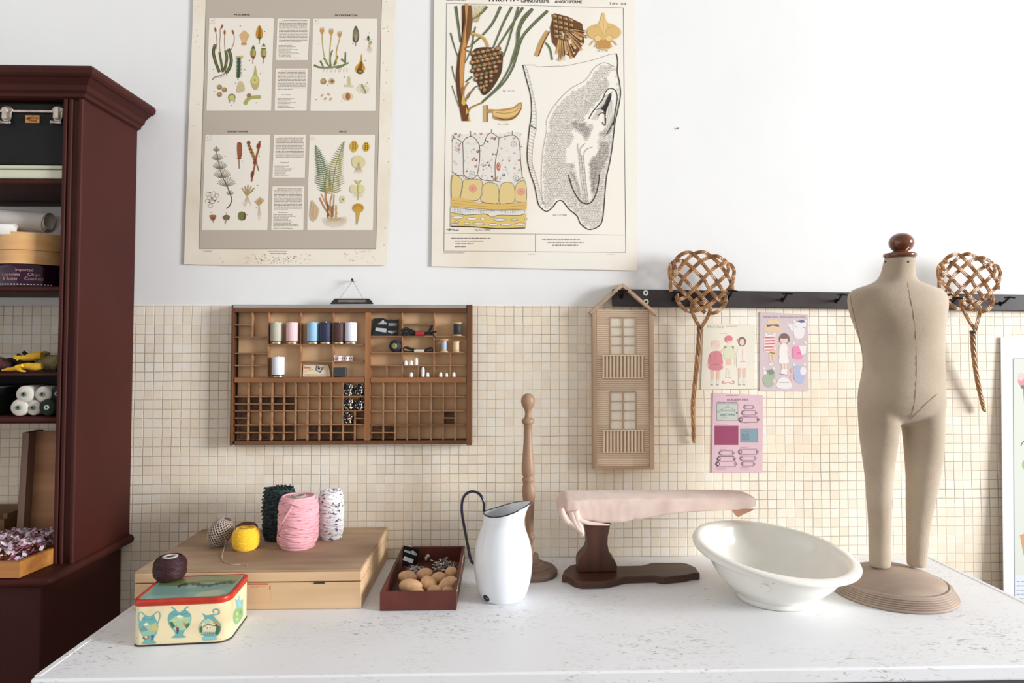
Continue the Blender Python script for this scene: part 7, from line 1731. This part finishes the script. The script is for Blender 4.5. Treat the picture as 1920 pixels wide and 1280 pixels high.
# ---- white basin
BAS = mat('ivory_enamel', (240, 238, 230), .2, var=.03, vs=5, coat=.35)
bcx, bcy, bcz = .688, -.345, .92
ba = thing('enamel_basin', 'wide white enamel wash basin with rolled rim', 'basin', (bcx, bcy, TZ))
def bas(prof, seg=72):
    rs = []
    for r_, z in prof:
        f = max(0, (z - (TZ + .012)) / (bcz - TZ - .012)); rs.append([Vector((bcx + r_ * math.cos(t), bcy + r_ * math.sin(t), z + f * (-.086 * r_ * math.cos(t) + .086 * r_ * math.sin(t)))) for t in [2 * math.pi * k / seg for k in range(seg)]])
    return rs
outer = [(.092, TZ + .0005), (.0945, TZ + .002), (.093, TZ + .010), (.091, TZ + .014), (.104, TZ + .022), (.124, TZ + .036), (.142, TZ + .054), (.156, TZ + .074), (.167, TZ + .094), (.172, TZ + .104), (.176, TZ + .108), (.186, TZ + .107), (.195, TZ + .108), (.2015, TZ + .113), (.2025, TZ + .119), (.199, TZ + .124), (.191, TZ + .1265), (.183, TZ + .1265), (.176, TZ + .124), (.173, TZ + .120)]
inner = [(.170, TZ + .116), (.166, TZ + .100), (.156, TZ + .080), (.142, TZ + .060), (.122, TZ + .040), (.098, TZ + .026), (.075, TZ + .020), (.04, TZ + .018), (.001, TZ + .0175)]
mb = MB(); mb.rings(bas(outer + inner)); mb.build('basin_shell', BAS, ba, clean=True)
STN = mat('worn_grey_enamel', (206, 204, 196), .5, vcol=(238, 236, 228), vs=90, detail=6, lo=.42, hi=.55)
def bsurf(u, v, prof=outer[:12], off=.0005):
    d = ray(1040 + u / 3.2, 890 + v / 3.2); t = 1.2
    while t < 2.2:
        p = CP + d * t; rho = math.hypot(p.x - bcx, p.y - bcy); f = max(0, (p.z - TZ - .012) / (bcz - TZ - .012)); z = p.z - f * (-.086 * (p.x - bcx) + .086 * (p.y - bcy)); 
        for (r0, z0_), (r1, z1_) in zip(prof, prof[1:]):
            if z0_ <= z <= z1_ and rho < r0 + (r1 - r0) * (z - z0_) / (z1_ - z0_) + off: return p
        t += .0008
    return None
mb = MB(); P = [bsurf(1285 + 48 * math.cos(t) * (1 + .25 * math.sin(3 * t)), 662 + 36 * math.sin(t) * (1 + .2 * math.cos(4 * t))) for t in [2 * math.pi * k / 22 for k in range(22)]]; cc = bsurf(1285, 662)
if cc and all(P): mb.add([cc] + P, [(0, k + 1, (k + 1) % 22 + 1) for k in range(22)], False); mb.build('worn_mark', STN, ba)

# ---- child dress form
LIN = mat('aged_linen', (190, 173, 152), .92, vcol=(166, 148, 126), vs=5, bump=.5, bs=420, bstretch=(1, 1, 1.8), sheen=.25)
fc = T(1685, 1061, .866); FYc = fc.y
d8 = lambda u, v: (1570 + u / 3.2, 420 + v / 3.2)
d5 = lambda u, v: (1540 + u / 3.047, 760 + v / 3.047)
def secf(L, Rr, k, y=0.0, dz=0.0):
    a_, b_ = W(*L, FYc), W(*Rr, FYc); cx = (a_.x + b_.x) / 2; w_ = (b_.x - a_.x) / 2; tt = cx / (FYc - CP.y)
    A_ = w_ / math.sqrt(1 + k * k * tt * tt); return cx, FYc + y, A_, A_ * k, (a_.z + b_.z) / 2 + dz
tors = [(198, 280, 470, 1.0), (240, 273, 467, 1.0), (290, 260, 466, 1.0), (325, 243, 472, 1.0), (348, 214, 492, .9), (366, 168, 545, .74), (382, 115, 596, .6), (398, 80, 632, .54), (420, 62, 652, .54), (450, 56, 662, .58), (500, 60, 663, .64), (560, 77, 651, .7), (620, 100, 643, .75), (700, 129, 640, .78), (780, 147, 640, .8), (850, 149, 641, .82), (920, 138, 642, .82), (1000, 121, 646, .8), (1080, 116, 650, .74), (1130, 124, 640, .66), (1165, 160, 600, .55), (1195, 250, 500, .5), (1204, 330, 430, .45)]
S = [secf(d8(l, v), d8(r, v), k, 0.0) for v, l, r, k in tors]
def ering(cx, cy, A_, B_, z, n=40, p=2.12):
    o_ = []
    for i in range(n):
        t = 2 * math.pi * i / n; c_, s_ = math.cos(t), math.sin(t)
        o_.append(Vector((cx + A_ * math.copysign(abs(c_) ** (2 / p), c_), cy + B_ * math.copysign(abs(s_) ** (2 / p), s_), z)))
    return o_
df = thing('child_dress_form', 'linen covered child dress form with legs and wooden ball finial', 'dress form', (fc.x, fc.y, TZ))
mb = MB(); mb.rings([ering(*s_) for s_ in reversed(S)])
ll = [(-120, 240, 400), (-80, 222, 420), (-30, 208, 436), (20, 204, 440), (100, 208, 450), (140, 211, 446), (200, 216, 441), (300, 231, 427), (400, 245, 416), (500, 252, 409), (600, 261, 404), (700, 266, 402), (800, 268, 400), (895, 270, 399)]
rl_ = [(-120, 450, 640), (-80, 438, 680), (-30, 436, 698), (20, 445, 706), (100, 448, 706), (140, 455, 706), (200, 463, 706), (300, 472, 700), (400, 479, 684), (500, 480, 664), (600, 481, 642), (700, 483, 624), (800, 484, 612), (900, 485, 605)]
LG = []
for leg, dz in ((ll, 0), (rl_, 0)):
    q = [secf(d5(l, v), d5(r, v), .98 + .42 * max(0, min(1, (330 - v) / 300))) for v, l, r in leg]
    zend = .8645; q.append((q[-1][0], q[-1][1], q[-1][2], q[-1][3], min(zend, q[-1][4] - .001))); LG.append(q)
    mb.rings([ering(*s_, n=32, p=2.05) for s_ in reversed(q)])
bd_ = mb.build('linen_body', LIN, df)
m_ = bd_.modifiers.new('remesh', 'REMESH'); m_.mode = 'VOXEL'; m_.voxel_size = .0045; m_.use_smooth_shade = True
m_ = bd_.modifiers.new('smooth', 'SMOOTH'); m_.factor = .5; m_.iterations = 14
def dsurf(px, py, off=.0004):
    d = ray(px, py); t = 1.55
    while t < 2.6:
        p = CP + d * t
        for tab in ([S] + LG if True else [S]):
            tt = tab if tab[0][4] > tab[-1][4] else list(reversed(tab))
            for s0, s1 in zip(tt, tt[1:]):
                if s1[4] <= p.z <= s0[4]:
                    f = (p.z - s1[4]) / max(1e-6, s0[4] - s1[4]); cx, cy, A_, B_ = [s1[j] + (s0[j] - s1[j]) * f for j in range(4)]
                    if (abs(p.x - cx) / (A_ + off)) ** 2.25 + (abs(p.y - cy) / (B_ + off)) ** 2.25 < 1: return p
        t += .0012
    return None
def seam(pts, r=.0005, m=None):
    P = [dsurf(*d8(u, v)) for u, v in cr(pts, 5)]; P = [p for p in P if p]
    if len(P) > 2: mb.tube(P, r, 6)
mb = MB(); seam([(424, 352), (430, 400), (446, 480), (462, 580), (472, 700), (475, 800), (475, 900), (470, 1000), (462, 1080), (450, 1130), (436, 1160)]); mb.build('front_seam', mat('seam_thread', (156, 136, 114), .9), df)
mb = MB(); seam([(74, 420), (84, 480), (102, 560), (122, 640), (140, 720), (152, 800), (154, 880)], .0006); mb.build('side_seam', MATS['seam_thread'], df)
mb = MB(); seam([(600, 1020), (540, 1070), (480, 1130), (440, 1170)], .0006); mb.build('hip_seam', MATS['seam_thread'], df)
mb = MB()
for u, v in ((290, 226), (426, 226)):
    p = dsurf(*d8(u, v)); 
    if p: mb.ell(p, (.0028, .0015, .0028), seg=10, rings=6)
tk_ = mb.build('neck_tack', mat('dark_tack', (44, 34, 30), .5, .5), df)
VAR = mat('varnished_walnut', (120, 66, 38), .16, vcol=(88, 44, 26), vs=30, coat=.6)
nk = S[0]; zt0 = nk[4]
mb = MB(); mb.lathe([(nk[2] * 1.0, zt0 - .002), (nk[2] * 1.09, zt0 + .002), (nk[2] * 1.09, zt0 + .008), (nk[2] * 1.0, zt0 + .010), (nk[2] * .55, zt0 + .012), (nk[2] * .5, zt0 + .016), (nk[2] * .38, zt0 + .020)], c=(nk[0], nk[1], 0), seg=36); mb.build('neck_cap', VAR, df)
pb_ = W(1690, 455, FYc); rb2 = (W(1713.5, 455, FYc).x - W(1667, 455, FYc).x) / 2
mb = MB(); mb.ell((nk[0] + (pb_.x - nk[0]) * 1.0, nk[1], pb_.z), (rb2 * .93, rb2 * .93, (W(1690, 437, FYc).z - W(1690, 474, FYc).z) / 2), seg=36, rings=24); mb.build('ball_finial', VAR, df)
DB = wood('pale_turned_base', (178, 158, 142), (148, 126, 110), 'x', 8, .65, .2)
mb = MB(); bc = (1.008, -.318, 0); pr0 = [(.147, TZ + .0005), (.149, TZ + .004)]
for k in range(6): pr0 += [(.149 - k * .0026, TZ + .0042 + k * .0045), (.1486 - k * .0026, TZ + .0072 + k * .0045), (.1445 - k * .0026, TZ + .0078 + k * .0045), (.1440 - k * .0026, TZ + .0084 + k * .0045)]
pr0 += [(.130, TZ + .033), (.1265, TZ + .0345), (.1245, TZ + .0320), (.1225, TZ + .0355), (.10, TZ + .047), (.07, TZ + .058), (.04, TZ + .0645), (.001, TZ + .066)]
mb.lathe(pr0, c=bc, seg=80); mb.build('round_base', DB, df, clean=True)
